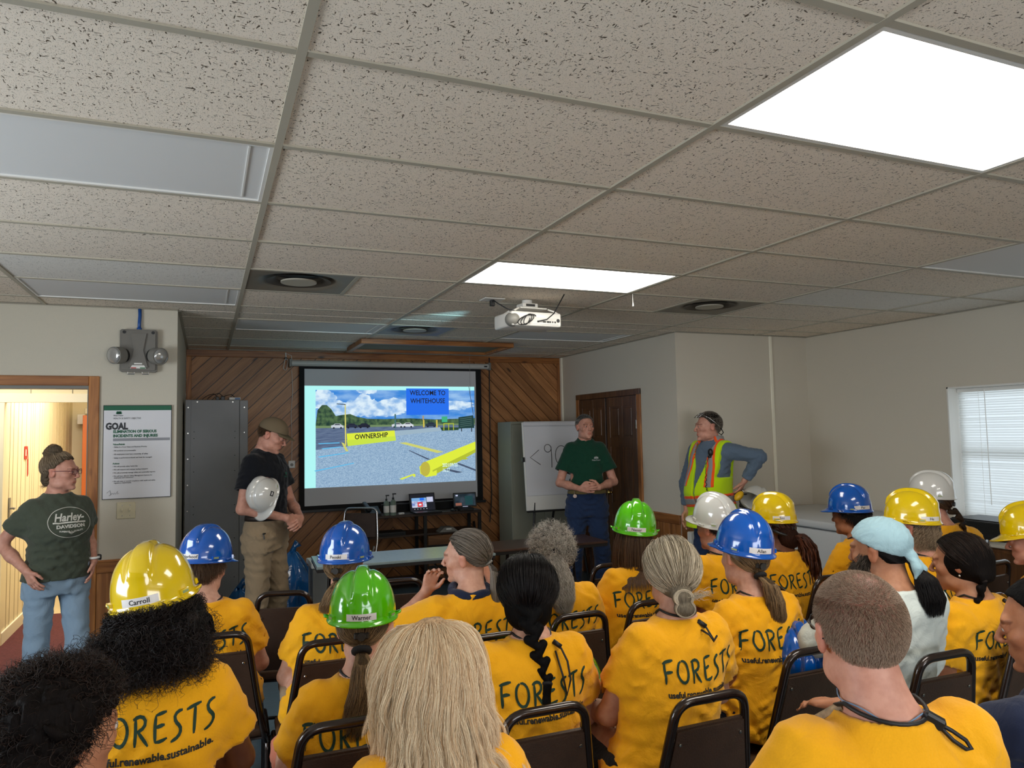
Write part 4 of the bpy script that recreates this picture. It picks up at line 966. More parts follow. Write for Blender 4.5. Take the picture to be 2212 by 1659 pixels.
MB().b(0, .006, -.03, .03, -.09, .09, .001).build('latch_plate', M['grey'], lt); MB().cyl((.006, 0, .0), (.04, 0, .0), .008).tube([(.04, 0, 0), (.045, -.06, 0)], .008, 8).build('lever', M['grey'], lt)
bx2 = tag(MB().b(-1.28, -1.14, 8.62, 8.66, 1.25, 1.55, .004).build('wall_panel_box', M['grey']), 'grey electrical box on the far hallway wall behind the woman', 'box')
# ================================================================== SIGNED-DISTANCE MODELLER
f4 = np.float32
def axis(lo, hi, h, fine=()):
    """coordinates from lo to hi with step h, finer inside the given (a, b, step) intervals"""
    out = [lo]; x = lo
    while x < hi:
        s = h
        for a, b, hf in fine:
            if a - 1e-6 <= x <= b: s = min(s, hf)
            elif x < a < x + s: s = max(min(s, a - x), hf)
        x += s; out.append(x)
    return np.array(out, f4)
class SDF:
    def __init__(s, xs, ys, zs):
        s.x, s.y, s.z = xs, ys, zs; s.D = np.full((len(xs), len(ys), len(zs)), 9., f4)
    def win(s, lo, hi):
        r = []
        for ax, a, b in ((s.x, lo[0], hi[0]), (s.y, lo[1], hi[1]), (s.z, lo[2], hi[2])):
            i = max(0, int(np.searchsorted(ax, a)) - 1); j = min(len(ax), int(np.searchsorted(ax, b)) + 1)
            if j <= i: return None
            r.append(slice(i, j))
        return tuple(r)
    def grid(s, w): return s.x[w[0]][:, None, None], s.y[w[1]][None, :, None], s.z[w[2]][None, None, :]
    def op(s, lo, hi, fn, k=.02, mode='add'):
        pad = k + .025
        w = s.win([a - pad for a in lo], [b + pad for b in hi])
        if w is None: return s
        d = fn(*s.grid(w)); D = s.D[w]
        if mode == 'sub': D, d = -D, d
        if k > 0:
            h = np.maximum(k - np.abs(D - d), 0) / k; r = np.minimum(D, d) - h * h * k * .25
        else: r = np.minimum(D, d)
        s.D[w] = -r if mode == 'sub' else r
        return s
    def cap(s, a, b, ra, rb=None, k=.02, mode='add'):
        rb = ra if rb is None else rb; a = np.array(a, f4); b = np.array(b, f4); ab = b - a; L = float(ab @ ab) + 1e-9; m = max(ra, rb)
        def fn(X, Y, Z):
            px, py, pz = X - a[0], Y - a[1], Z - a[2]
            t = np.clip((px * ab[0] + py * ab[1] + pz * ab[2]) / L, 0, 1)
            return np.sqrt((px - t * ab[0]) ** 2 + (py - t * ab[1]) ** 2 + (pz - t * ab[2]) ** 2) - (ra + t * (rb - ra))
        return s.op(np.minimum(a, b) - m, np.maximum(a, b) + m, fn, k, mode)
    def chain(s, pts, rs, k=.02, mode='add'):
        for i in range(len(pts) - 1): s.cap(pts[i], pts[i + 1], rs[i], rs[i + 1], k, mode)
        return s
    def ell(s, c, r, R=None, k=.02, mode='add'):
        c = np.array(c, f4); m = max(r); R = np.eye(3) if R is None else np.array(R)
        def fn(X, Y, Z):
            px, py, pz = X - c[0], Y - c[1], Z - c[2]
            u = (px * R[0, 0] + py * R[1, 0] + pz * R[2, 0]); v = (px * R[0, 1] + py * R[1, 1] + pz * R[2, 1]); w = (px * R[0, 2] + py * R[1, 2] + pz * R[2, 2])
            k0 = np.sqrt((u / r[0]) ** 2 + (v / r[1]) ** 2 + (w / r[2]) ** 2); k1 = np.sqrt((u / r[0] ** 2) ** 2 + (v / r[1] ** 2) ** 2 + (w / r[2] ** 2) ** 2)
            return k0 * (k0 - 1) / np.maximum(k1, 1e-6)
        return s.op(c - m, c + m, fn, k, mode)
    def loft(s, rows, e=0.0, k=.03, mode='add', pw=2.3, ztop=None, zbot=None):
        """rows: (z, half width, half depth, cx, cy), z ascending"""
        rows = sorted(rows); Rz = np.array([r[0] for r in rows]); z0, z1 = Rz[0] - e, Rz[-1] + e
        if ztop is not None: z1 = ztop
        if zbot is not None: z0 = zbot
        am = max(r[1] for r in rows) + e + .02
        def fn(X, Y, Z):
            z = Z[0, 0]
            def ip(j):
                v = np.interp(z, Rz, [r[j] for r in rows])
                for _ in range(2): v = np.convolve(np.pad(v, 2, 'edge'), np.ones(5) / 5, 'valid') if len(v) > 5 else v
                return v.astype(f4)[None, None, :]
            a, b, cx, cy = ip(1) + e, ip(2) + e, ip(3), ip(4)
            q = (np.abs((X - cx) / a) ** pw + np.abs((Y - cy) / b) ** pw) ** (1 / pw)
            d = (q - 1) * np.minimum(a, b)
            dz = np.maximum(Z - z1, z0 - Z)
            return np.maximum(d, dz)
        lo = (min(r[3] - r[1] for r in rows) - e - .02, min(r[4] - r[2] for r in rows) - e - .02, z0); hi = (max(r[3] + r[1] for r in rows) + e + .02, max(r[4] + r[2] for r in rows) + e + .02, z1)
        return s.op(lo, hi, fn, k, mode)
    def cut(s, p, n, k=.006):
        """remove the half space on the side of n"""
        n = np.array(n, f4); n /= np.linalg.norm(n)
        X, Y, Z = s.x[:, None, None], s.y[None, :, None], s.z[None, None, :]
        d = ((X - p[0]) * n[0] + (Y - p[1]) * n[1] + (Z - p[2]) * n[2]).astype(f4)
        s.D = np.maximum(s.D, d); return s
    def warp(s, fn, w=None):
        w = w or (slice(None),) * 3
        s.D[w] += fn(*s.grid(w)).astype(f4); return s
    def mesh(s):
        D = s.D; sg = D < 0
        c = sg[:-1, :-1, :-1].astype(np.int8)
        for dx, dy, dz in ((1, 0, 0), (0, 1, 0), (0, 0, 1), (1, 1, 0), (1, 0, 1), (0, 1, 1), (1, 1, 1)):
            c = c + sg[dx:D.shape[0] - 1 + dx, dy:D.shape[1] - 1 + dy, dz:D.shape[2] - 1 + dz]
        act = (c > 0) & (c < 8); I = np.argwhere(act)
        if len(I) == 0: return np.zeros((0, 3)), np.zeros((0, 4), int)
        idx = np.full(act.shape, -1, np.int32); idx[act] = np.arange(len(I))
        i, j, k = I[:, 0], I[:, 1], I[:, 2]; xs, ys, zs = s.x, s.y, s.z
        V = {}; P = {}
        for a in (0, 1):
            for b in (0, 1):
                for c_ in (0, 1):
                    V[a, b, c_] = D[i + a, j + b, k + c_]; P[a, b, c_] = np.stack([xs[i + a], ys[j + b], zs[k + c_]], 1)
        acc = np.zeros((len(I), 3), f4); cnt = np.zeros(len(I), f4)
        cs = list(V)
        for m_ in range(8):
            for n_ in range(m_ + 1, 8):
                A, B = cs[m_], cs[n_]
                if sum(abs(A[q] - B[q]) for q in range(3)) != 1: continue
                va, vb = V[A], V[B]; x = (va < 0) != (vb < 0)
                t = np.where(x, va / np.where(x, va - vb, 1), 0)[:, None]
                acc += np.where(x[:, None], P[A] + (P[B] - P[A]) * t, 0); cnt += x
        acc /= cnt[:, None]
        F = []
        for ax in range(3):
            sl0 = [slice(None)] * 3; sl1 = [slice(None)] * 3; sl0[ax] = slice(0, -1); sl1[ax] = slice(1, None)
            e = sg[tuple(sl0)] != sg[tuple(sl1)]
            o1, o2 = [q for q in range(3) if q != ax]
            E = np.argwhere(e)
            ok = (E[:, o1] > 0) & (E[:, o2] > 0) & (E[:, o1] < D.shape[o1] - 1) & (E[:, o2] < D.shape[o2] - 1); E = E[ok]
            def g(d1, d2):
                Q = E.copy(); Q[:, o1] += d1; Q[:, o2] += d2; return idx[Q[:, 0], Q[:, 1], Q[:, 2]]
            q = np.stack([g(-1, -1), g(0, -1), g(0, 0), g(-1, 0)], 1)
            fl = sg[E[:, 0], E[:, 1], E[:, 2]]
            if ax == 1: fl = ~fl
            q[~fl] = q[~fl][:, ::-1]; F.append(q)
        F = np.concatenate(F); F = F[(F >= 0).all(1)]
        return acc, F
def np_mesh(name, V, F, m, smooth=True):
    me = bpy.data.meshes.new(name); nv, nf = len(V), len(F); k = F.shape[1] if nf else 4
    me.vertices.add(nv); me.vertices.foreach_set('co', np.ascontiguousarray(V, f4).ravel())
    me.loops.add(nf * k); me.loops.foreach_set('vertex_index', np.ascontiguousarray(F, np.int32).ravel())
    me.polygons.add(nf); me.polygons.foreach_set('loop_start', np.arange(0, nf * k, k, dtype=np.int32))
    if smooth: me.polygons.foreach_set('use_smooth', np.ones(nf, bool))
    me.update(calc_edges=True)
    if m is not None: me.materials.append(m)
    return me
def folds(seed, comps):
    """comps: (amp, wavelength, direction, wobble)"""
    r = np.random.default_rng(seed); cs = []
    for amp, wl, d, wob in comps:
        d = np.array(d, float); d /= np.linalg.norm(d); cs.append((amp, d * 2 * math.pi / wl, r.uniform(0, 6.28), wob, r.normal(0, 1, 3) * 2 * math.pi / (wl * 3.4), r.uniform(0, 6.28), r.normal(0, 1, 3) * 2 * math.pi / (wl * 5), r.uniform(0, 6.28)))
    def fn(X, Y, Z):
        o = 0
        for amp, kx, ph, wob, k2, p2, k3, p3 in cs:
            w = wob * np.sin(X * k2[0] + Y * k2[1] + Z * k2[2] + p2); g = .5 + .5 * np.sin(X * k3[0] + Y * k3[1] + Z * k3[2] + p3)
            sv = np.sin(X * kx[0] + Y * kx[1] + Z * kx[2] + ph + w)
            o = o + amp * g * sv * np.abs(sv) ** .3
        return o
    return fn
def rotm(yaw=0, pitch=0, roll=0):
    """head rotation: yaw left +, pitch down +, roll to the figure's right +  (degrees)"""
    return np.array((Matrix.Rotation(math.radians(yaw), 3, 'Z') @ Matrix.Rotation(math.radians(-pitch), 3, 'X') @ Matrix.Rotation(math.radians(roll), 3, 'Y')))

# ------------------------------------------------------------------ skin, cloth, hair materials
def skinmat(name, col):
    m, nt, b = newmat(name); N = nt.nodes; L = nt.links
    at = N.new('ShaderNodeAttribute'); at.attribute_name = 'tint'
    mx = N.new('ShaderNodeMix'); mx.data_type = 'RGBA'; mx.blend_type = 'MULTIPLY'; mx.inputs[0].default_value = 1
    n = N.new('ShaderNodeTexNoise'); n.inputs['Scale'].default_value = 35; n.inputs['Detail'].default_value = 4
    tc = N.new('ShaderNodeTexCoord'); L.new(tc.outputs['Object'], n.inputs['Vector'])
    cr = N.new('ShaderNodeValToRGB'); cr.color_ramp.elements[0].position = .35; cr.color_ramp.elements[1].position = .65
    cr.color_ramp.elements[0].color = (col[0] * .90, col[1] * .84, col[2] * .82, 1); cr.color_ramp.elements[1].color = (col[0] * 1.08, col[1] * 1.1, col[2] * 1.1, 1)
    L.new(n.outputs['Fac'], cr.inputs[0]); L.new(cr.outputs[0], mx.inputs[6]); L.new(at.outputs['Color'], mx.inputs[7]); L.new(mx.outputs[2], b.inputs['Base Color'])
    b.inputs['Roughness'].default_value = .5; b.inputs['Subsurface Weight'].default_value = .12; b.inputs['Subsurface Radius'].default_value = (.01, .004, .002)
    b.inputs['Specular IOR Level'].default_value = .35
    n2 = N.new('ShaderNodeTexNoise'); n2.inputs['Scale'].default_value = 420; L.new(tc.outputs['Object'], n2.inputs['Vector'])
    bp = N.new('ShaderNodeBump'); bp.inputs['Strength'].default_value = .12; bp.inputs['Distance'].default_value = .003; L.new(n2.outputs['Fac'], bp.inputs['Height']); L.new(bp.outputs[0], b.inputs['Normal'])
    return m
SK = {'fair': skinmat('skin_fair', srgb(204, 156, 134)), 'pink': skinmat('skin_pink', srgb(200, 146, 126)), 'tan': skinmat('skin_tan', srgb(176, 124, 94)), 'brown': skinmat('skin_brown', srgb(104, 64, 44)), 'olive': skinmat('skin_olive', srgb(172, 116, 84))}
def clothmat(name, col, wr=.35):
    m, nt, b = newmat(name); N = nt.nodes; L = nt.links
    b.inputs['Roughness'].default_value = .92; b.inputs['Specular IOR Level'].default_value = .15; b.inputs['Sheen Weight'].default_value = .15
    tc = N.new('ShaderNodeTexCoord')
    n = N.new('ShaderNodeTexNoise'); n.inputs['Scale'].default_value = 9; n.inputs['Detail'].default_value = 6; n.inputs['Distortion'].default_value = 1.2; L.new(tc.outputs['Object'], n.inputs['Vector'])
    n2 = N.new('ShaderNodeTexNoise'); n2.inputs['Scale'].default_value = 300; L.new(tc.outputs['Object'], n2.inputs['Vector'])
    bp = N.new('ShaderNodeBump'); bp.inputs['Strength'].default_value = wr; bp.inputs['Distance'].default_value = .03; L.new(n.outputs['Fac'], bp.inputs['Height'])
    bp2 = N.new('ShaderNodeBump'); bp2.inputs['Strength'].default_value = .25; bp2.inputs['Distance'].default_value = .002; L.new(n2.outputs['Fac'], bp2.inputs['Height']); L.new(bp.outputs[0], bp2.inputs['Normal']); L.new(bp2.outputs[0], b.inputs['Normal'])
    mr = N.new('ShaderNodeMapRange'); mr.inputs['To Min'].default_value = .93; mr.inputs['To Max'].default_value = 1.05; L.new(n2.outputs['Fac'], mr.inputs[0])
    sc = N.new('ShaderNodeVectorMath'); sc.operation = 'SCALE'; sc.inputs[0].default_value = col[:3]; L.new(mr.outputs[0], sc.inputs['Scale']); L.new(sc.outputs[0], b.inputs['Base Color'])
    return m
CL = {'yellow': clothmat('yellow_cotton', srgb(242, 172, 26)), 'white': clothmat('white_cotton', srgb(214, 222, 216)), 'navy': clothmat('navy_knit', srgb(30, 38, 62)),
      'olive': clothmat('olive_green_cotton', srgb(72, 78, 66)), 'black': clothmat('black_knit', srgb(18, 20, 26)), 'green': clothmat('dark_green_knit', srgb(22, 62, 46)),
      'bluegrey': clothmat('blue_grey_work_cotton', srgb(92, 108, 126)), 'khaki': clothmat('khaki_twill', srgb(150, 130, 104)), 'jeans': clothmat('blue_denim', srgb(38, 54, 86)),
      'lightjeans': clothmat('light_denim', srgb(136, 158, 178)), 'darkjeans': clothmat('dark_denim', srgb(24, 30, 46)), 'blacktr': clothmat('black_twill', srgb(22, 22, 24)),
      'salmon': clothmat('salmon_cotton', srgb(196, 116, 90)), 'lime': clothmat('lime_mesh', srgb(196, 232, 20), .2), 'orange': clothmat('orange_tape', srgb(255, 92, 32), .1),
      'silver': clothmat('reflective_tape', srgb(146, 146, 146), .1), 'ltblue': clothmat('pale_blue_scarf', srgb(158, 190, 200), .5), 'cream': clothmat('cream_canvas', srgb(206, 200, 176)), 'greytr': clothmat('grey_twill', srgb(70, 70, 72))}
def hairmat(name, c1, c2, rough=.42):
    m, nt, b = newmat(name); N = nt.nodes; L = nt.links
    hi = N.new('ShaderNodeHairInfo'); cr = N.new('ShaderNodeValToRGB'); L.new(hi.outputs['Random'], cr.inputs[0])
    cr.color_ramp.elements[0].color = c1; cr.color_ramp.elements[1].color = c2
    L.new(cr.outputs[0], b.inputs['Base Color']); b.inputs['Roughness'].default_value = rough; b.inputs['Specular IOR Level'].default_value = .28
    return m
def shellmat(name, c, k=.6):
    m, nt, b = newmat(name); N = nt.nodes; L = nt.links
    tc = N.new('ShaderNodeTexCoord'); n = N.new('ShaderNodeTexNoise'); n.inputs['Scale'].default_value = 90; n.inputs['Detail'].default_value = 3; L.new(tc.outputs['Object'], n.inputs['Vector'])
    cr = N.new('ShaderNodeValToRGB'); cr.color_ramp.elements[0].position = .35; cr.color_ramp.elements[1].position = .65
    cr.color_ramp.elements[0].color = tuple(v * k for v in c[:3]) + (1,); cr.color_ramp.elements[1].color = c; L.new(n.outputs['Fac'], cr.inputs[0]); L.new(cr.outputs[0], b.inputs['Base Color'])
    b.inputs['Roughness'].default_value = .75; b.inputs['Specular IOR Level'].default_value = .12; mp = N.new('ShaderNodeMapping'); mp.inputs['Scale'].default_value = (2.2, 2.2, .35); L.new(tc.outputs['Object'], mp.inputs[0]); L.new(mp.outputs[0], n.inputs['Vector']); bp = N.new('ShaderNodeBump'); bp.inputs['Strength'].default_value = .7; bp.inputs['Distance'].default_value = .004; L.new(n.outputs['Fac'], bp.inputs['Height']); L.new(bp.outputs[0], b.inputs['Normal'])
    return m
HC = {}
def hcol(name, a, b, s=None):
    HC[name] = (hairmat('hair_' + name, srgb(*a), srgb(*b)), shellmat('hairbase_' + name, srgb(*(s or [int((x + y) / 2.9) for x, y in zip(a, b)]))))
hcol('black', (8, 6, 7), (26, 20, 20), (8, 7, 8)); hcol('curlblack', (7, 5, 5), (34, 22, 18), (9, 6, 6)); hcol('darkbrown', (18, 12, 10), (52, 36, 28), (18, 12, 10)); hcol('brown', (60, 44, 32), (112, 84, 60))
hcol('ash', (96, 78, 60), (182, 160, 132)); hcol('blonde', (200, 162, 120), (255, 240, 208), (196, 162, 124)); hcol('greybrown', (74, 64, 54), (150, 140, 128)); hcol('silver', (110, 102, 92), (208, 200, 188))
hcol('bungrey', (110, 96, 76), (230, 216, 190)); hcol('auburn', (48, 26, 18), (92, 50, 32)); hcol('shortgrey', (104, 82, 66), (186, 160, 136), (132, 104, 88)); hcol('grey', (88, 84, 80), (160, 156, 150)); hcol('beard', (30, 26, 22), (90, 78, 66))
hcol('sandy', (110, 86, 62), (168, 136, 104)); hcol('streak', (64, 48, 34), (170, 138, 98))
def hair_curves(name, P, rad, m, parent, kind='stuff'):
    """P: (strands, points, 3)"""
    n, k = P.shape[:2]; cu = bpy.data.hair_curves.new(name); cu.add_curves([k] * n)
    cu.position_data.foreach_set('vector', np.ascontiguousarray(P, f4).ravel())
    a = cu.attributes.new('radius', 'FLOAT', 'POINT'); r = np.broadcast_to(rad, (n, k)) if np.ndim(rad) else np.full((n, k), rad)
    a.data.foreach_set('value', np.ascontiguousarray(r, f4).ravel())
    cu.materials.append(m); o = obj(name, cu, parent); o['kind'] = kind; return o
# ================================================================== FIGURES
V3 = lambda *a: np.array(a, float)
def unit(v): v = np.array(v, float); return v / (np.linalg.norm(v) + 1e-9)
def head_sdf(s, C, R, k=1.0, sex='f', jaw=1.0, mouth=0):
    T = lambda x, y, z: C + R @ (V3(x, y, z) * k)
    E = lambda c, r, kk, mode='add': s.ell(T(*c), [q * k for q in r], R, kk, mode)
    E((0, -.014, .026), (.0765, .098, .090), .01)
    E((0, .024, -.028), (.056, .068, .080), .03)
    E((0, .042, -.074), (.040 * jaw, .046, .040), .03)
    E((0, .080, -.102), (.018, .016, .014), .02)
    for q in (-1, 1):
        E((q * .042, .060, -.020), (.020, .022, .018), .02)
        E((q * .048, .010, -.076), (.014 * jaw, .032, .020), .025)
    s.cap(T(-.034, .082, .024), T(.034, .082, .024), .012 * k, None, .014)
    for q in (-1, 1):
        E((q * .031, .103, .004), (.018, .014, .011), .010, 'sub')
        E((q * .031, .0835, .003), (.0135, .0120, .0115), .003)
        s.chain([T(q * .017, .090, .007), T(q * .031, .0965, .0125), T(q * .047, .086, .008)], [.0022 * k, .0030 * k, .0022 * k], .003)
        s.chain([T(q * .018, .089, -.003), T(q * .031, .0935, -.007), T(q * .046, .084, -.002)], [.0018 * k, .0022 * k, .0018 * k], .003)
    s.cap(T(0, .092, .012), T(0, .114, -.028), .0065 * k, .010 * k, .010)
    for q in (-1, 1): E((q * .011, .104, -.034), (.0075, .009, .0065), .006)
    E((0, .089, -.0605), (.021, .008, .0042), .006)
    E((0, .088, -.0710), (.018, .008, .0050), .006)
    E((0, .094, -.0835), (.022, .008, .006), .010, 'sub')
    if mouth: E((0, .102, -.067), (.014, .008, .004), .003, 'sub')
    else: s.cap(T(-.021, .103, -.0655), T(.021, .103, -.0655), .0022 * k, None, .002, 'sub')
    for q in (-1, 1):
        E((q * .079, -.012, -.004), (.009, .019, .031), .008)
        E((q * .082, -.016, .014), (.008, .018, .014), .006)
        E((q * .088, -.004, -.002), (.006, .009, .017), .005, 'sub')
def head_tint(V, C, R, k, face):
    L = (V - C) @ R / k; T = np.ones((len(V), 4), f4)
    def paint(m, c):
        m = np.clip(m, 0, 1)[:, None]; T[:, :3] = T[:, :3] * (1 - m) + T[:, :3] * np.array(c) * m
    x, y, z = np.abs(L[:, 0]), L[:, 1], L[:, 2]
    g = lambda dx, dy, s: np.exp(-(dx ** 2 + dy ** 2) / s ** 2)
    near = (np.linalg.norm(L, axis=1) < .16)
    paint(near * (y > .08) * (np.sqrt((x / .023) ** 2 + ((z + .066) / .0085) ** 2) < 1) * (1 - .0), face.get('lip', (.90, .70, .70)))
    paint(near * (y > .02) * g(x - .045, z + .03, .022) * .4, (1.0, .86, .84))
    paint(near * (y > .08) * g(x, z + .03, .014) * .5, (1.0, .86, .84))
    paint(near * (x > .076) * (np.abs(z) < .04) * .5, (1.05, .72, .68))
    bw = face.get('brow', (.45, .36, .3)); zb = .0255 - .25 * np.abs(x - .03)
    paint(near * (y > .06) * (np.abs(z - zb) < .0045) * (x > .012) * (x < .05) * .9, bw)
    paint(near * (y > .06) * (np.sqrt(((x - .031) / .019) ** 2 + ((z - .004) / .012) ** 2) < 1) * .35, (.75, .6, .58))
    if face.get('stubble'): paint(near * (y > -.01) * (z < -.03) * (z > -.125) * face['stubble'], (.72, .70, .70))
    return T
def hand_sdf(s, W, d, n, thumb, curl=.5, k=1.0, splay=.12):
    """W wrist, d pointing direction, n back-of-hand normal, thumb = direction of the thumb side"""
    d = unit(d); n = unit(np.array(n) - d * np.dot(n, d)); t = np.cross(d, n); t = t if np.dot(t, thumb) > 0 else -t
    L = .085 * k
    for i, (u, fl, fr) in enumerate(((.030, .074, .0088), (.010, .082, .0090), (-.011, .077, .0086), (-.031, .060, .0078))):
        a = W + t * u * .45 * k; kn = W + d * L * (1 - .06 * abs(i - 1)) + t * u * k
        s.cap(a, kn, .014 * k, .0115 * k, .012)
        dd = unit(d + t * splay * (1.5 - i) * .5); p = kn; ang = 0
        for seg, q in ((.46, 1), (.30, 1.1), (.24, .8)):
            ang += curl * q; v = dd * math.cos(ang) - n * math.sin(ang); p2 = p + v * fl * seg * k
            s.cap(p, p2, fr * k, (fr - .0008) * k, .003); p = p2
    a = W + t * .022 * k + d * .018 * k; b = a + unit(t * .8 + d * .75 - n * .25) * .040 * k; c = b + unit(t * .25 + d - n * (.25 + curl * .5)) * .030 * k; e = c + unit(d - n * (.3 + curl * .7)) * .024 * k
    s.chain([a, b, c, e], [.015 * k, .0115 * k, .0095 * k, .008 * k], .006)
def body_parts(s, P, e=0.0):
    pass
def build_body(P, root, skin, h, hf, faceh):
    C, R, k = P['C'], P['R'], P['k']
    al = [C] + P['sh'] + P['el'] + P['wr'] + P['kn'] + P['an'] + P['toe']
    lo = np.min(al, 0) - .2; hi = np.max(al, 0) + .2; lo[2] = -.01
    zf = [(C[2] - .135 * k, C[2] + .125 * k, faceh)]; xf = [(C[0] - .1, C[0] + .1, faceh)]; yf = [(C[1] - .13, C[1] + .14, faceh)]
    for w in P.get('finehands', []): zf.append((w[2] - .13, w[2] + .10, hf)); xf.append((w[0] - .13, w[0] + .13, hf)); yf.append((w[1] - .12, w[1] + .13, hf))
    s = SDF(axis(lo[0], hi[0], h, xf), axis(lo[1], hi[1], h, yf), axis(lo[2], hi[2], h, zf))
    s.loft(P['rows'], -.004, .03)
    g = P['arm']
    for i in (0, 1):
        S_, E_l, Wr = P['sh'][i], P['el'][i], P['wr'][i]
        s.chain([S_, E_l], [.047 * g, .037 * g], .03); s.cap(E_l, E_l + (Wr - E_l) * .45, .036 * g, .037 * g, .02); s.cap(E_l + (Wr - E_l) * .4, Wr, .036 * g, .024 * g, .02)
        hd = P['hand'][i]; hand_sdf(s, Wr, hd['d'], hd['n'], hd['t'], hd.get('c', .5), hd.get('k', k * (1.0 if P['sex'] == 'm' else .92)))
        hip, kn, an = P['hip'][i], P['kn'][i], P['an'][i]
        lg = P.get('leg', 1.0); s.cap(hip, kn, .080 * lg, .056 * lg, .03); m = kn + (an - kn) * .4 + P['back'] * .012; s.chain([kn, m, an], [.054, .052, .034], .02); s.cap(an, an + (P['toe'][i] - an) * .8 - V3(0, 0, .02), .034, .03, .02)
    nb = P['nb']
    s.cap(C + R @ V3(0, -.030, -.055) * k, nb, .051 * P['neck'], .060 * P['neck'], .03)
    s.cap(nb, nb * .7 + (P['sh'][0] + P['sh'][1]) * .15 + V3(0, 0, 0), .058, .06, .04)
    head_sdf(s, C, R, k, P['sex'], P.get('jaw', 1.0), P.get('mouth', 0))
    V, F = s.mesh(); me = np_mesh('body', V, F, SK[skin])
    at = me.attributes.new('tint', 'FLOAT_COLOR', 'POINT'); at.data.foreach_set('color', head_tint(V, C, R, k, P.get('face', {})).ravel())
    return obj('body', me, root)
def eyes(P, root, iris=(70, 60, 50)):
    C, R, k = P['C'], P['R'], P['k']
    for q in (-1, 1):
        c = C + R @ V3(q * .031, .0835, .003) * k; r = .0123 * k
        vs, fs = [], []; n, mm = 16, 10
        col = []
        for j in range(mm + 1):
            th = math.pi * .55 * j / mm
            for i_ in range(n):
                ph = 2 * math.pi * i_ / n; v = V3(math.sin(th) * math.cos(ph), math.cos(th), math.sin(th) * math.sin(ph)); vs.append(c + R @ v * r)
        for j in range(mm):
            for i_ in range(n): fs.append((j * n + i_, j * n + (i_ + 1) % n, (j + 1) * n + (i_ + 1) % n, (j + 1) * n + i_))
        me = mesh_of('eye', vs, fs, M['eyewhite'], True); me.materials.append(IRIS(iris)); me.materials.append(M['dark'])
        for p in me.polygons:
            j = p.index // n; p.material_index = 2 if j < 1 else (1 if j < 3 else 0)
        obj('eye', me, root)
M['eyewhite'] = mat('eye_white', srgb(200, 190, 184), .25)
_ir = {}
def IRIS(c):
    if c not in _ir: _ir[c] = mat('iris_%d' % len(_ir), srgb(*c), .2)
    return _ir[c]
SHOE = {'dark': mat('shoe_leather', srgb(38, 30, 26), .5), 'grey': mat('sneaker', srgb(120, 120, 120), .7), 'brown': mat('boot_brown', srgb(104, 72, 44), .6)}
def shoes(P, root, m):
    for i in (0, 1):
        an, toe = P['an'][i], P['toe'][i]; a = V3(an[0], an[1], 0); d = unit(V3(toe[0] - an[0], toe[1] - an[1], 0)); L = .20
        z0 = an[2] - .10
        s = SDF(axis(min(an[0], an[0] + d[0] * .2) - .12, max(an[0], an[0] + d[0] * .2) + .12, .013), axis(min(an[1], an[1] + d[1] * .2) - .14, max(an[1], an[1] + d[1] * .2) + .14, .013), axis(z0 - .02, z0 + .16, .012))
        up = V3(0, 0, 1)
        s.cap(a - d * .03 + up * (z0 + .035), a + d * .13 + up * (z0 + .032), .040, .042, .02); s.cap(a + up * (z0 + .11), a + up * (z0 + .05), .044, .042, .03)
        s.cap(a + d * .04 + up * (z0 + .06), a + d * .12 + up * (z0 + .04), .036, .034, .02); s.cut((0, 0, z0), (0, 0, -1)); s.cut((0, 0, z0 + .125), (0, 0, 1))
        V, F = s.mesh(); sh = obj('shoe', np_mesh('shoe', V, F, SHOE[m]), root)
def lim(fn): return lambda X, Y, Z: np.minimum(fn(X, Y, Z), .0035)
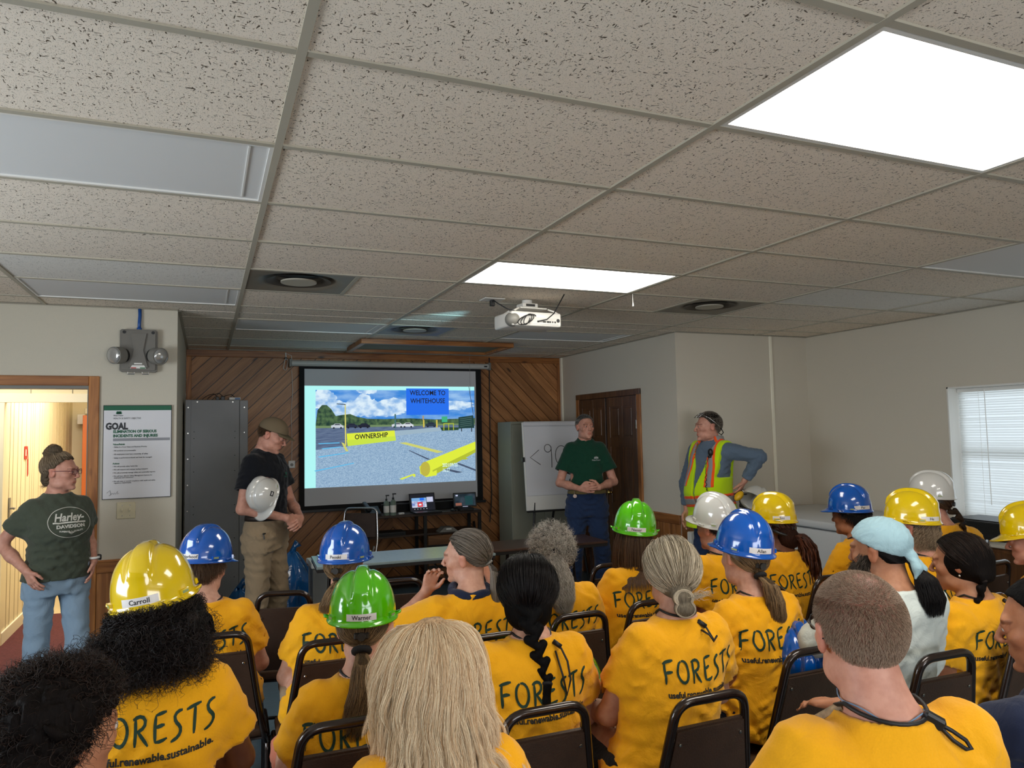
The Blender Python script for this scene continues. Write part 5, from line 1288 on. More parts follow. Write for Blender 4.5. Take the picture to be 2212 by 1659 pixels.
def build_shirt(P, root, m, h, spec, name='shirt', e=.013, seed=1, extra=None):
    rows = P['rows']; g = P['arm']; fr = spec.get('sleeve', .62); hem = spec.get('hem', .50); top = P['nb'][2] + spec.get('top', .012)
    pts = [P['sh'][0], P['sh'][1]]
    ends = []
    for i in (0, 1):
        S_, E_l, Wr = P['sh'][i], P['el'][i], P['wr'][i]
        if fr <= 1: ends.append(S_ + (E_l - S_) * fr); pts.append(ends[-1])
        else: ends.append(E_l + (Wr - E_l) * (fr - 1)); pts += [E_l, ends[-1]]
    rr = np.array([[r[3] - r[1], r[4] - r[2]] for r in rows]); r2 = np.array([[r[3] + r[1], r[4] + r[2]] for r in rows])
    lo = np.minimum(np.min(pts, 0)[:2] - .11, rr.min(0) - .05); hi = np.maximum(np.max(pts, 0)[:2] + .11, r2.max(0) + .05)
    zlo = min(hem, min(p[2] for p in pts) - .1) - .03
    s = SDF(axis(lo[0], hi[0], h), axis(lo[1], hi[1], h), axis(zlo, top + .06, h))
    srow = [(r[0], r[1] + spec.get('low', .019) * min(1, max(0, (hem + .26 - r[0]) / .15)), r[2] + spec.get('low', .019) * min(1, max(0, (hem + .26 - r[0]) / .15)), r[3], r[4]) for r in rows]
    s.loft(srow, e, .03, zbot=hem)
    fl = spec.get('flare', .0)
    for i in (0, 1):
        S_, E_l, Wr = P['sh'][i], P['el'][i], P['wr'][i]
        w0, w1 = spec.get('sw', (.066, .076)); w0 *= g; w1 *= g
        if fr <= 1: s.cap(S_ + (P['nb'] - S_) * .12, ends[i] + (E_l - S_) * .1, w0, w1, .05)
        else: s.cap(S_, E_l, w0, .056 * g, .05); s.cap(E_l, ends[i] + (Wr - E_l) * .06, .056 * g, .042 * g, .02)
    s.cap(P['nb'] + V3(0, .0, -.035), P['nb'] + V3(0, .0, 0), .085 * P['neck'], .066 * P['neck'], .05)
    if extra: extra(s)
    X, Y, Z = s.grid((slice(None),) * 3)
    zz = spec.get('foldz', (hem, hem + .28)); up = np.clip((Z - zz[0]) / (zz[1] - zz[0]), 0, 1)
    amt = spec.get('fold', 1.0)
    s.warp(lambda X, Y, Z: amt * (1.15 - .85 * up) * np.clip((Z - hem) / .06, .35, 1) * lim(folds(seed, [(.0075, .062, (.12, .1, 1), 1.6), (.005, .038, (-.25, .2, 1), 1.8), (.004, .09, (1, .3, .4), 1.5)]))(X, Y, Z))
    s.warp(lambda X, Y, Z: amt * .55 * folds(seed + 50, [(.006, .055, (.7, .2, .7), 1.4), (.006, .055, (-.7, .2, .7), 1.4), (.0035, .03, (1, 0, .2), 2)])(X, Y, Z))
    # open hem, cuffs and neck
    s.D = np.maximum(s.D, (hem - Z).astype(f4))
    nbx = P['nb']; nr = spec.get('neckr', .068) * P['neck']
    s.ell(nbx + V3(0, .012, .055), (nr * 1.12, nr * 1.1, .064), None, .004, 'sub')
    s.cut((0, nbx[1], top + .02), (0, 0, 1))
    for i in (0, 1):
        S_, E_l, Wr = P['sh'][i], P['el'][i], P['wr'][i]
        d = unit(E_l - S_) if fr <= 1 else unit(Wr - E_l)
        # cut only near the arm
        c = ends[i]; w = s.win(c - .14, c + .14)
        if w is not None:
            X_, Y_, Z_ = s.grid(w); pl = ((X_ - c[0]) * d[0] + (Y_ - c[1]) * d[1] + (Z_ - c[2]) * d[2]).astype(f4)
            rad = np.sqrt((X_ - c[0]) ** 2 + (Y_ - c[1]) ** 2 + (Z_ - c[2]) ** 2) - .13
            torso = np.abs(X_ - rows[0][3]) - .16 if fr <= 1 else np.full_like(pl, 1.)
            near = (rad < 0) & ((torso > -.02) | (fr > 1))
            s.D[w] = np.where(near, np.maximum(s.D[w], pl), s.D[w])
            if fr <= 1: s.cap(c - d * .03, c + d * .12, .052 * g, .060 * g, .003, 'sub')
    if hem > 0: s.loft(rows, e - .010, .0, 'sub', zbot=hem - .1, ztop=hem + .03) if spec.get('hollow', 0) else None
    V, F = s.mesh(); me = np_mesh(name, V, F, m); return obj(name, me, root), (V, F)
def build_trousers(P, root, m, h, spec, seed=3):
    top = spec.get('waist', .62); fl = spec.get('loose', .014)
    al = P['hip'] + P['kn'] + P['an']; lo = np.min(al, 0) - .17; hi = np.max(al, 0) + .17; lo[2] = max(.0, min(P['an'][0][2], P['an'][1][2]) - .05)
    s = SDF(axis(lo[0], hi[0], h), axis(lo[1], hi[1], h), axis(lo[2], top + .03, h))
    s.loft([r for r in P['rows'] if r[0] < top + .2], spec.get('seat', .002), .03, ztop=top)
    for i in (0, 1):
        hip, kn, an = P['hip'][i], P['kn'][i], P['an'][i]
        m_ = kn + (an - kn) * .45 + P['back'] * .01
        q = spec.get('slim', 1.0) * P.get('leg', 1.0); s.cap(hip, kn, .084 * q + fl, .060 * q + fl, .05 if P.get('leg', 1) == 1 else .025); s.chain([kn, m_, an - (an - kn) * .02], [.060 * q + fl, .055 * q + fl, .047 * q + fl], .02)
    fa = spec.get('fold', 1.0); s.warp(lim(folds(seed, [(.006 * fa, .06, (.2, .3, 1), 1.6), (.005 * fa, .04, (-.3, 1, .7), 1.8), (.004 * fa, .1, (1, .2, .2), 1.5)])))
    X, Y, Z = s.grid((slice(None),) * 3); s.D = np.maximum(s.D, (Z - top).astype(f4))
    for i in (0, 1):
        an, kn = P['an'][i], P['kn'][i]; d = unit(an - kn); c = an + d * .0
        w = s.win(c - .12, c + .12)
        if w is not None:
            X_, Y_, Z_ = s.grid(w); s.D[w] = np.maximum(s.D[w], ((X_ - c[0]) * d[0] + (Y_ - c[1]) * d[1] + (Z_ - c[2]) * d[2]).astype(f4))
    V, F = s.mesh(); return obj('trousers', np_mesh('trousers', V, F, m), root)

# ------------------------------------------------------------------ lettering projected on a shirt back
GLY = {'F': (.62, [[(.08, -.06), (.10, .3), (.09, .62), (.13, .86)], [(.0, .80), (.22, .90), (.60, .99)], [(.10, .40), (.30, .47), (.50, .50)]]),
       'O': (.78, [[(.38 + .33 * math.cos(t) * (1 + .05 * math.sin(t)), .46 + .47 * math.sin(t)) for t in np.linspace(1.9, 1.9 + 6.2, 20)]]),
       'R': (.66, [[(.10, -.03), (.13, .45), (.12, .92)], [(.02, .88), (.28, 1.0), (.50, .90), (.52, .70), (.38, .54), (.14, .46)], [(.22, .48), (.42, .22), (.62, -.04)]]),
       'E': (.60, [[(.12, .02), (.10, .5), (.15, .92)], [(.14, .92), (.36, .98), (.58, 1.0)], [(.12, .50), (.32, .54), (.50, .56)], [(.11, .03), (.34, .02), (.60, .10)]]),
       'S': (.54, [[(.50, .98), (.30, .96), (.16, .82), (.22, .62), (.40, .44), (.44, .24), (.30, .05), (.02, -.04)]]),
       'T': (.58, [[(.0, .88), (.3, .95), (.62, .99)], [(.36, .94), (.34, .5), (.30, -.02)]])}
def smooth_line(p, n):
    p = np.array(p, float); 
    for _ in range(2 if len(p) > 2 else 0):
        q = [p[0]]
        for i in range(len(p) - 1): q += [p[i] * .75 + p[i + 1] * .25, p[i] * .25 + p[i + 1] * .75]
        q.append(p[-1]); p = np.array(q)
    d = np.r_[0, np.cumsum(np.linalg.norm(np.diff(p, axis=0), axis=1))]; t = np.linspace(0, d[-1], n)
    return np.stack([np.interp(t, d, p[:, 0]), np.interp(t, d, p[:, 1])], 1)
def word_mesh(word, size, th=.125, gap=.13):
    vs, fs = [], []; x = 0
    for ci, c in enumerate(word):
        w, st = GLY[c]; jit = (-.02, .03, 0, .03, -.02, .03, 0)[ci % 7]
        for li in st:
            L = sum(math.dist(li[i], li[i + 1]) for i in range(len(li) - 1)); n = max(4, int(L / .12)); q = smooth_line(li, n)
            tg = np.gradient(q, axis=0); tg /= np.linalg.norm(tg, axis=1)[:, None] + 1e-9; nm = np.stack([-tg[:, 1], tg[:, 0]], 1)
            wv = th / 2 * np.interp(np.linspace(0, 1, n), [0, .08, .5, .92, 1], [.6, 1, 1.08, 1, .55])
            b = len(vs)
            for i in range(n):
                for sgn in (-1, 0, 1): v = q[i] + nm[i] * wv[i] * sgn; vs.append(((x + v[0]) * size, (v[1] + jit) * size))
            for i in range(n - 1):
                for j in (0, 1): fs.append((b + i * 3 + j, b + (i + 1) * 3 + j, b + (i + 1) * 3 + j + 1, b + i * 3 + j + 1))
        x += w + gap
    vs = np.array(vs); vs[:, 0] -= (x - gap) * size / 2; vs[:, 0] *= .82; return vs, fs
M['print'] = mat('shirt_print', srgb(14, 52, 36), .75); M['print2'] = mat('shirt_print_dark', srgb(26, 30, 28), .75)
_tc = {}
def small_text(s, size, bold=.0):
    k = (s, size, bold)
    if k not in _tc:
        me = text_mesh(s, size, bold=bold); v = np.zeros(len(me.vertices) * 3, f4); me.vertices.foreach_get('co', v); v = v.reshape(-1, 3)[:, :2].copy()
        _tc[k] = (v, [tuple(p.vertices) for p in me.polygons]); bpy.data.meshes.remove(me)
    return _tc[k]
def project(name, vf, bvh, root, m, cx, cz, yaw=0.0, tilt=0.0, y0=-1.2, arc=0.0, off=.0018, dirn=1):
    """lay 2-D lettering on a garment: rays go along local +Y (dirn=1: seen from behind) turned by yaw about z"""
    v, fs = vf; out = []; ok = []
    ct, st = math.cos(tilt), math.sin(tilt); d = Vector((-math.sin(yaw) * dirn, math.cos(yaw) * dirn, 0)); sd = Vector((math.cos(yaw), math.sin(yaw), 0)) * (1 if dirn == 1 else -1)
    for a, b in v:
        b = b - arc * a * a; a, b = a * ct - b * st, a * st + b * ct
        o = Vector((cx[0], cx[1], cz)) + sd * a + Vector((0, 0, b)) - d * 1.2
        h = bvh.ray_cast(o, d, 2.0)
        if h[0] is None: out.append(o); ok.append(False)
        else: out.append(h[0] - d * off); ok.append(True)
    fs = [f for f in fs if all(ok[i] for i in f) and max((out[i] - out[f[0]]).length for i in f) < .15]
    if not fs: return None
    return obj(name, mesh_of(name, out, fs, m), root)
# ------------------------------------------------------------------ hair
EC, ER = V3(0, -.014, .028), V3(.079, .101, .092)
def zbound(c):      # lowest hair direction (z of the unit direction) for c = cos of the angle from straight back
    return np.interp(c, [-1, -.75, -.45, -.1, .15, .5, 1], [.62, .58, .38, -.05, -.30, -.62, -.78])
HATTED = [False]
def hair_roots(n, r, top=1.0, extra=0.0):
    d = r.normal(0, 1, (n * 5, 3)); d /= np.linalg.norm(d, axis=1)[:, None]
    c = -d[:, 1] / (np.hypot(d[:, 0], d[:, 1]) + 1e-6)
    m = d[:, 2] > zbound(c) - extra
    if HATTED[0]: m &= d[:, 2] < .22
    return d[m][:n]
def on_head(d, lift=0.0): return EC + d * (ER + lift)
def shell(P, root, col, lift=.010, prims=None, h=.006, noise=.0, extra=0.0, name='hair', bounds=None, ears=True, nwl=.03, seed=0):
    """hair mass that follows the skull inside the hairline, plus extra masses given by prims(s, T)"""
    C, R, k = P['C'], P['R'], P['k']
    T = lambda x, y, z: C + R @ (V3(x, y, z) * k)
    b = bounds or ((-.13, -.15, -.14), (.13, .12, .15)); cs = [T(x, y, z) for x in (b[0][0], b[1][0]) for y in (b[0][1], b[1][1]) for z in (b[0][2], b[1][2])]
    lo, hi = np.min(cs, 0), np.max(cs, 0)
    s = SDF(axis(lo[0], hi[0], h), axis(lo[1], hi[1], h), axis(lo[2], hi[2], h))
    s.ell(T(*EC), (ER + lift) * k, R, .001)
    X, Y, Z = s.grid((slice(None),) * 3)
    px, py, pz = X - C[0], Y - C[1], Z - C[2]
    u = (px * R[0, 0] + py * R[1, 0] + pz * R[2, 0]) / k - EC[0]; v = (px * R[0, 1] + py * R[1, 1] + pz * R[2, 1]) / k - EC[1]; w = (px * R[0, 2] + py * R[1, 2] + pz * R[2, 2]) / k - EC[2]
    w0_ = w; r = np.sqrt((u / ER[0]) ** 2 + (v / ER[1]) ** 2 + (w / ER[2]) ** 2) + 1e-6; dz = w / ER[2] / r; c = -(v / ER[1]) / (np.hypot(u / ER[0], v / ER[1]) + 1e-6)
    s.D = np.maximum(s.D, ((zbound(c) - extra - dz) * .085 * k).astype(f4))
    if ears:
        for q in (-1, 1): s.ell(T(q * .092, .0, -.010), (.030 * k, .022 * k, .036 * k), R, .004, 'sub')
    if prims: prims(s, T)
    if noise: s.warp(folds(seed, [(noise, nwl, (1, .3, .2), 2), (noise, nwl * 1.3, (-.3, 1, .3), 2), (noise, nwl, (.2, .2, 1), 2)]))
    if HATTED[0]:
        s.D = np.maximum(s.D, (w + EC[2] - .040 - .12 * v).astype(f4))
    V, F = s.mesh(); return obj(name, np_mesh(name, V, F, HC[col][1]), root)
def to_body(P, L): return P['C'] + (L * P['k']) @ P['R'].T
def curl_it(Q, r, amp, wl, start=0.0, clump=None):
    n, k, _ = Q.shape
    seg = np.linalg.norm(np.diff(Q, axis=1), axis=2); s = np.concatenate([np.zeros((n, 1)), np.cumsum(seg, 1)], 1)
    ph = r.uniform(0, 6.28, (n, 1)); w = wl * r.uniform(.8, 1.25, (n, 1)); a = amp * r.uniform(.6, 1.3, (n, 1)) * np.clip((s - start) / .04, 0, 1)
    t = np.gradient(Q, axis=1); t /= np.linalg.norm(t, axis=2)[..., None] + 1e-9
    up = np.cross(t, V3(.3, .5, .8)); up /= np.linalg.norm(up, axis=2)[..., None] + 1e-9; sd = np.cross(t, up)
    th = ph + 2 * math.pi * s / w
    return Q + up * (a * np.cos(th))[..., None] + sd * (a * np.sin(th))[..., None]
def locks(Q, r, m, amt=.85, amp=0.0, wl=.15):
    """gather strands into m locks, each lock with its own wave"""
    G = Q[r.choice(len(Q), m, replace=False)].copy(); root_ = G[:, 0]
    if amp: G2 = curl_it(G, r, amp, wl, .10)
    else: G2 = G
    near = np.concatenate([((q[:, None, :] - root_[None]) ** 2).sum(2).argmin(1) for q in np.array_split(Q[:, 0], 12)])
    t = np.linspace(0, 1, Q.shape[1])[None, :, None] ** .8 * amt
    off = r.normal(0, .0035, (len(Q), 1, 3))
    return Q * (1 - t) + (G2[near] + off * (1.4 - t)) * t
def strands(P, root, col, Q, rad, taper=True, name='strands'):
    """Q in head space"""
    k = Q.shape[1]; t = np.linspace(0, 1, k); rr = rad * (np.interp(t, [0, .7, 1], [1, .9, .25]) if taper else np.ones(k))
    return hair_curves(name, to_body(P, Q), rr[None, :], HC[col][0], root)
def pulled(r, n, tie, tail, tr, lift=.012, k1=9, k2=16, top=1.0, wave=.0, spread=.35, loose=.003):
    """strands combed over the skull to a tie point, then down a tail (list of head-space points)"""
    d = hair_roots(n, r); n = len(d); dt = unit((V3(*tie) - EC) / ER); a = on_head(d, lift * .3)
    t = np.linspace(0, 1, k1)[None, :, None]; om = np.arccos(np.clip(d @ dt, -1, 1))[:, None, None] + 1e-4
    D = (np.sin((1 - t) * om) * d[:, None, :] + np.sin(t * om) * dt) / np.sin(om)
    D /= np.linalg.norm(D, axis=2)[..., None]
    cc_ = -D[:, :, 1] / (np.hypot(D[:, :, 0], D[:, :, 1]) + 1e-6); bad = (D[:, :, 2] < zbound(cc_) - .10)[:, 1:k1 * 2 // 3].any(1); d, D, a = d[~bad], D[~bad], a[~bad]; n = len(d)
    li = lift * r.uniform(.35, 1.05, (n, 1, 1)); Q1 = EC + D * (ER + li * (.4 + .9 * np.sin(np.pi * np.clip(t * .9 + .05, 0, 1)))) + r.normal(0, loose, (n, 1, 3)) * np.sin(np.pi * t)
    tl = np.array(tail, float); L = np.r_[0, np.cumsum(np.linalg.norm(np.diff(tl, axis=0), axis=1))]
    ln = r.uniform(.72, 1.0, n); tt = np.linspace(0, 1, k2)[None, :] * ln[:, None]; x = tt * L[-1]
    S_ = np.stack([np.interp(x, L, tl[:, j]) for j in range(3)], 2)
    th = r.uniform(0, 6.28, n); rr = np.sqrt(r.uniform(0, 1, n)); w = np.interp(tt, np.linspace(0, 1, len(tr)), tr)
    off = np.stack([np.cos(th), np.sin(th) * .75, np.zeros(n)], 1)[:, None, :] * (rr[:, None] * w)[..., None]
    off = off + (wave * np.sin(tt * 14 + r.uniform(0, 6.28, (n, 1))) * tt)[..., None] * V3(1, .4, 0)
    Q1[:, -1] = Q1[:, -1] * .3 + (np.array(tie) + off[:, 0] * .8) * .7
    return np.concatenate([Q1, S_[:, 1:] + off[:, 1:]], 1)
def falling(P, r, n, length, lift=.02, k=22, part=(0, .02, 1), stiff=.55, sway=.0, torso=True, ymax=2.0):
    """loose hair: over the skull away from the parting, then down; kept outside head and shoulders"""
    d = hair_roots(n, r); d = d[d[:, 1] < ymax]; n = len(d); R, kk = P['R'], P['k']; g = R.T @ V3(0, 0, -1); p0 = unit(V3(*part))
    p = on_head(d, .002); pc = EC + p0 * ER
    tan = d - p0; tan -= (tan * d).sum(1)[:, None] * d; tan /= np.linalg.norm(tan, axis=1)[:, None] + 1e-6
    v = tan + d * .25; v /= np.linalg.norm(v, axis=1)[:, None]
    ln = length * r.uniform(.78, 1.03, n); st = (ln / k)[:, None]; out = [p.copy()]
    lf = lift * r.uniform(.25, 1.1, n)[:, None]
    c0, R3 = P['C'], P['R']
    for i in range(k - 1):
        w = min(1, .10 + i / k * 1.1)
        v = v * stiff + g * (1 - stiff) * w + r.normal(0, .008 + sway, (n, 3)); v /= np.linalg.norm(v, axis=1)[:, None]
        p = p + v * st
        q = (p - EC) / (ER + lf * min(1, i / 3)); m = np.linalg.norm(q, axis=1)[:, None]; ins = m < 1
        p = np.where(ins, EC + q / m * (ER + lf * min(1, i / 3)), p)
        q2 = (p - V3(0, -.01, -.115)) / (V3(.062, .062, .09) + lf * .9); m2 = np.linalg.norm(q2, axis=1)[:, None]
        p = np.where(m2 < 1, V3(0, -.01, -.115) + q2 / m2 * (V3(.062, .062, .09) + lf * .9), p)
        # keep the face clear
        f = (p[:, 1] > .035) & (np.abs(p[:, 0]) < .075); p[f, 0] = np.sign(p[f, 0] + 1e-6) * .078
        if torso:
            B = to_body(P, p); rows = P['rows']; zs = [q_[0] for q_ in sorted(rows)]; rs = sorted(rows)
            a = np.interp(B[:, 2], zs, [q_[1] for q_ in rs]) + .022; b = np.interp(B[:, 2], zs, [q_[2] for q_ in rs]) + .022; cx = np.interp(B[:, 2], zs, [q_[3] for q_ in rs]); cy = np.interp(B[:, 2], zs, [q_[4] for q_ in rs])
            u = (B[:, 0] - cx) / a; w_ = (B[:, 1] - cy) / b; mm = np.sqrt(u * u + w_ * w_); ins = (mm < 1) & (B[:, 2] < zs[-1]) & (B[:, 2] > zs[0])
            B[ins, 0] = (cx + u / mm * a)[ins]; B[ins, 1] = (cy + w_ / mm * b)[ins]; p = (B - c0) @ R3 / kk
        out.append(p.copy())
    return np.stack(out, 1)
def short_hair(r, n, length, up=.35, k=5, sparse=None):
    d = hair_roots(n, r, extra=.0)
    if sparse is not None: d = d[r.uniform(0, 1, len(d)) < sparse(d)]
    n = len(d); a = on_head(d, .0); tan = np.stack([d[:, 0] * .3, -np.ones(n) * .6 * (d[:, 2] > .3) + .1, -1.0 + d[:, 2] * 1.1], 1) + r.normal(0, .25, (n, 3))
    tan[:, 1] += np.where(d[:, 2] > .5, .9, 0); tan -= (tan * d).sum(1)[:, None] * d; tan /= np.linalg.norm(tan, axis=1)[:, None] + 1e-6
    v = tan * (1 - up) + d * up; L = length * r.uniform(.6, 1.1, (n, 1)); out = []
    for i in range(k):
        t = i / (k - 1); p = a + v * L * t; q = (p - EC) / (ER + .003 + .6 * length * t); m = np.linalg.norm(q, axis=1)[:, None]; p = np.where(m < 1, EC + q / m * (ER + .003 + .6 * length * t), p); out.append(p)
    return np.stack(out, 1)
def braid_prims(pts, w0, w1, n):
    """three-strand braid as alternating plump lobes along pts (head space)"""
    def f(s, T):
        p = np.array(pts, float); L = np.r_[0, np.cumsum(np.linalg.norm(np.diff(p, axis=0), axis=1))]
        ip = lambda q: V3(*[np.interp(q * L[-1], L, p[:, j]) for j in range(3)])
        for i in range(n):
            t = i / (n - 1); w = w0 + (w1 - w0) * t; a = ip(t); b = ip(min(1, t + 1.25 / n)); d = unit(b - a); sd = unit(np.cross(d, V3(0, 1, 0.01))); q = 1 if i % 2 else -1
            A = T(*(a + sd * q * w * .95)); B = T(*(b - sd * q * w * .15 - V3(0, w * .35, 0)))
            s.cap(A, B, w * .62, w * .52, .002)
    return f
# ================================================================== HARD HATS AND CHAIRS
HAT = {'yellow': srgb(226, 192, 0), 'blue': srgb(0, 84, 178), 'green': srgb(86, 190, 6), 'white': srgb(206, 204, 198)}
HM = {k: mat('hat_' + k, v, .16, coat=1.0, spec=.5) for k, v in HAT.items()}
M['sticker'] = mat('sticker', srgb(226, 222, 220), .4); M['ink'] = mat('sticker_ink', srgb(30, 28, 30), .6); M['strap'] = mat('suspension_plastic', srgb(44, 42, 40), .4); M['strapclear'] = mat('suspension_grey', srgb(96, 84, 72), .3)
M['hatlabel'] = mat('hat_slot_label', srgb(150, 164, 110), .4)
def hat_point(th, t):
    """th: angle from front (+Y) towards +X; t: 0 rim .. 1 apex"""
    x, y = math.sin(th), math.cos(th)
    h = .150; z = h * math.sin(t * math.pi / 2) ** .90; rr = math.cos(t * math.pi / 2) ** .80
    px, py = .108 * rr * x, (.130 if y > 0 else .126) * rr * y
    # crown: broad centre ridge with two grooves that open towards the back
    if t > .12:
        xg = .023 + .013 * max(0, -py / .126) + .006 * max(0, py / .13); m = min(1, max(0, (z - .058) / .035))
        if py < 0: m *= 1 if z > .085 else max(0, (z - .05) / .035)
        g = math.exp(-((abs(px) - xg) / .0075) ** 2); rdg = 1 / (1 + math.exp((abs(px) - xg) / .0035))
        d = m * (-.0080 * g + .0105 * rdg)
        n = Vector((px / .108 ** 2, py / .128 ** 2, z / .15 ** 2)).normalized(); px += n.x * d; py += n.y * d; z += n.z * d
    return px, py, z
def hat_mesh():
    nt_, nr = 120, 40; vs = []; fs = []
    def brim(th, e, dz):
        x, y = math.sin(th), math.cos(th); v = max(0, (y - .25) / .75); px, py, _ = hat_point(th, 0)
        ex = e * (1 + 5.2 * v ** 1.3); return (px + x * ex * (1 - .2 * v), py + y * ex, dz - .010 * v * (e / .008))
    rows = []
    rows.append([brim(2 * math.pi * k / nt_, .0080, -.0085) for k in range(nt_)]); rows.append([brim(2 * math.pi * k / nt_, .0086, -.005) for k in range(nt_)])
    rows.append([brim(2 * math.pi * k / nt_, .0070, -.0025) for k in range(nt_)]); rows.append([brim(2 * math.pi * k / nt_, .003, .0015) for k in range(nt_)])
    for j in range(nr + 1):
        t = .03 + .967 * j / nr; rows.append([hat_point(2 * math.pi * k / nt_, t) for k in range(nt_)])
    for r_ in rows: vs += r_
    inner0 = len(rows)
    rows2 = [[brim(2 * math.pi * k / nt_, .006, -.0085) for k in range(nt_)]]
    for j in range(0, 13):
        t = .02 + .97 * j / 12; rows2.append([tuple(c * .965 for c in hat_point(2 * math.pi * k / nt_, t)) for k in range(nt_)])
    for r_ in rows2: vs += r_
    n = len(rows)
    for j in range(n - 1):
        for k in range(nt_): fs.append((j * nt_ + k, j * nt_ + (k + 1) % nt_, (j + 1) * nt_ + (k + 1) % nt_, (j + 1) * nt_ + k)[::-1])
    fs.append(tuple((n - 1) * nt_ + k for k in range(nt_))[::-1])
    m = len(rows2)
    for j in range(m - 1):
        a = (n + j) * nt_; b = a + nt_
        for k in range(nt_): fs.append((a + k, a + (k + 1) % nt_, b + (k + 1) % nt_, b + k))
    fs.append(tuple((n + m - 1) * nt_ + k for k in range(nt_)))
    for k in range(nt_): fs.append((k, (k + 1) % nt_, n * nt_ + (k + 1) % nt_, n * nt_ + k))
    return mesh_of('shell', vs, fs, None, True)
_hat = hat_mesh(); _hbvh = None
def hat_bvh():
    global _hbvh
    if _hbvh is None: _hbvh = BVHTree.FromPolygons([v.co.copy() for v in _hat.vertices], [tuple(p.vertices) for p in _hat.polygons])
    return _hbvh
def hat_patch(name, th, zc, w, h, off, thick, m, parent, n=10, bev=.0):
    """rectangular pad following the shell at angle th, height zc"""
    bv = hat_bvh(); vs = []; fs = []; d = Vector((math.sin(th), math.cos(th), 0)); sd = Vector((math.cos(th), -math.sin(th), 0)); rows_ = 4
    def ray(a, b, o):
        h_ = bv.ray_cast(d * .4 + sd * a + Vector((0, 0, b)), -d); return (h_[0] + h_[1] * o * (1 if h_[1].dot(d) > 0 else -1)) if h_[0] else d * .12 + sd * a + Vector((0, 0, b))
    for lay, (o, q) in enumerate(((off, 1.0), (off + thick, 1 - bev))):
        for j in range(rows_ + 1):
            for i in range(n + 1): vs.append(ray((i / n - .5) * w * q, zc + (j / rows_ - .5) * h * q, o))
    K = (n + 1) * (rows_ + 1); I = lambda l, i, j: l * K + j * (n + 1) + i
    for j in range(rows_):
        for i in range(n): fs.append((I(1, i, j), I(1, i + 1, j), I(1, i + 1, j + 1), I(1, i, j + 1)))
    for i in range(n):
        fs.append((I(0, i, 0), I(0, i + 1, 0), I(1, i + 1, 0), I(1, i, 0))); fs.append((I(0, i + 1, rows_), I(0, i, rows_), I(1, i, rows_), I(1, i + 1, rows_)))
    for j in range(rows_):
        fs.append((I(0, 0, j + 1), I(0, 0, j), I(1, 0, j), I(1, 0, j + 1))); fs.append((I(0, n, j), I(0, n, j + 1), I(1, n, j + 1), I(1, n, j)))
    return obj(name, mesh_of(name, vs, fs, m), parent)
def hard_hat(color, mw, label, word=None, th=math.pi, group='hard hats on the audience', strap='rear', loose=False):
    e = empty('hard_hat', (0, 0, 0), 0, label, 'hard hat', group); e.matrix_world = mw
    me = _hat.copy(); me.materials.clear(); me.materials.append(HM[color]); obj('shell', me, e)
    for a in (55, 125, -55, -125):
        p_ = hat_patch('accessory_slot', math.radians(a), .013, .034, .017, -.001, .008, HM[color], e, 6, .12)
        hat_patch('slot_label', math.radians(a), .0125, .021, .009, .0072, .0006, M['hatlabel'] if abs(a) > 90 else HM[color], p_, 4)
    for q in (-1, 1): MB().tube([(q * .108, .012, .002), (q * .121, .010, .006), (q * .123, 0, .009), (q * .121, -.010, .006), (q * .108, -.012, .002)], .0038, 6).build('side_lug', HM[color], e, smooth=True)
    # suspension band and ratchet behind the head
    pts = [(.088 * math.sin(a), .100 * math.cos(a) - .004, -.006 - .030 * max(0, -math.cos(a)) ** 1.2) for a in np.linspace(math.radians(70), math.radians(290), 32)]
    vs, fs = [], []
    for i, p in enumerate(pts):
        d_ = Vector((p[0], p[1], 0)).normalized()
        for dz in (-.008, .008):
            for o in (0, .0025): vs.append((p[0] + d_.x * o, p[1] + d_.y * o, p[2] + dz))
    for i in range(len(pts) - 1):
        b = i * 4; c = b + 4
        for f in ((b, b + 2, c + 2, c), (b + 1, c + 1, c + 3, b + 3), (b + 2, b + 3, c + 3, c + 2), (b, c, c + 1, b + 1)): fs.append(f)
    sb = obj('suspension_band', mesh_of('suspension_band', vs, fs, M['strapclear'] if color in ('blue', 'green') else M['strap']), e)
    MB().b(-.024, .024, -.1165, -.104, -.048, -.026, .004).cyl((0, -.126, -.037), (0, -.116, -.037), .013, seg=14).build('ratchet', M['strap'], sb)
    for k in range(7):
        for q in (-1, 1):
            a = math.pi + q * (.28 + k * .06); hp = V3(.0885 * math.sin(a), .1025 * math.cos(a) - .006, -.006 - .030 * max(0, -math.cos(a)) ** 1.2)
            if color in ('blue', 'green'): MB().box(hp, (.0022, .0022, .011)).build('strap_notch', M['dark'], sb)
    if word:
        st = hat_patch('name_sticker', th, .022, .092, .021, .0004, .0006, M['sticker'], e, 14)
        v, f = small_text(word, .0185, .0003); out = []; bv = hat_bvh(); d = Vector((math.sin(th), math.cos(th), 0)); sd = Vector((-math.cos(th), math.sin(th), 0))
        for a, b in v:
            h_ = bv.ray_cast(d * .4 + sd * a + Vector((0, 0, .0215 + b)), -d); out.append(h_[0] + d * .0016 if h_[0] else d * .12)
        obj('sticker_text', mesh_of('sticker_text', out, f, M['ink']), st)
    return e
def hat_on(P, root, color, label, word=None, th=180, tilt=0, dz=.038, roll=0, **kw):
    """seat a hard hat on the head of a figure"""
    R, C, k = P['R'], P['C'], P['k']
    L = Matrix.Translation(Vector((0, -.006, dz))) @ Matrix.Rotation(math.radians(-tilt), 4, 'X') @ Matrix.Rotation(math.radians(roll), 4, 'Y')
    Hd = Matrix.Translation(Vector(C)) @ Matrix(R.tolist()).to_4x4()
    W_ = Matrix.Translation(root.location) @ Matrix.Rotation(root.rotation_euler.z, 4, 'Z')
    return hard_hat(color, W_ @ Hd @ L, label, word, math.radians(th), **kw)

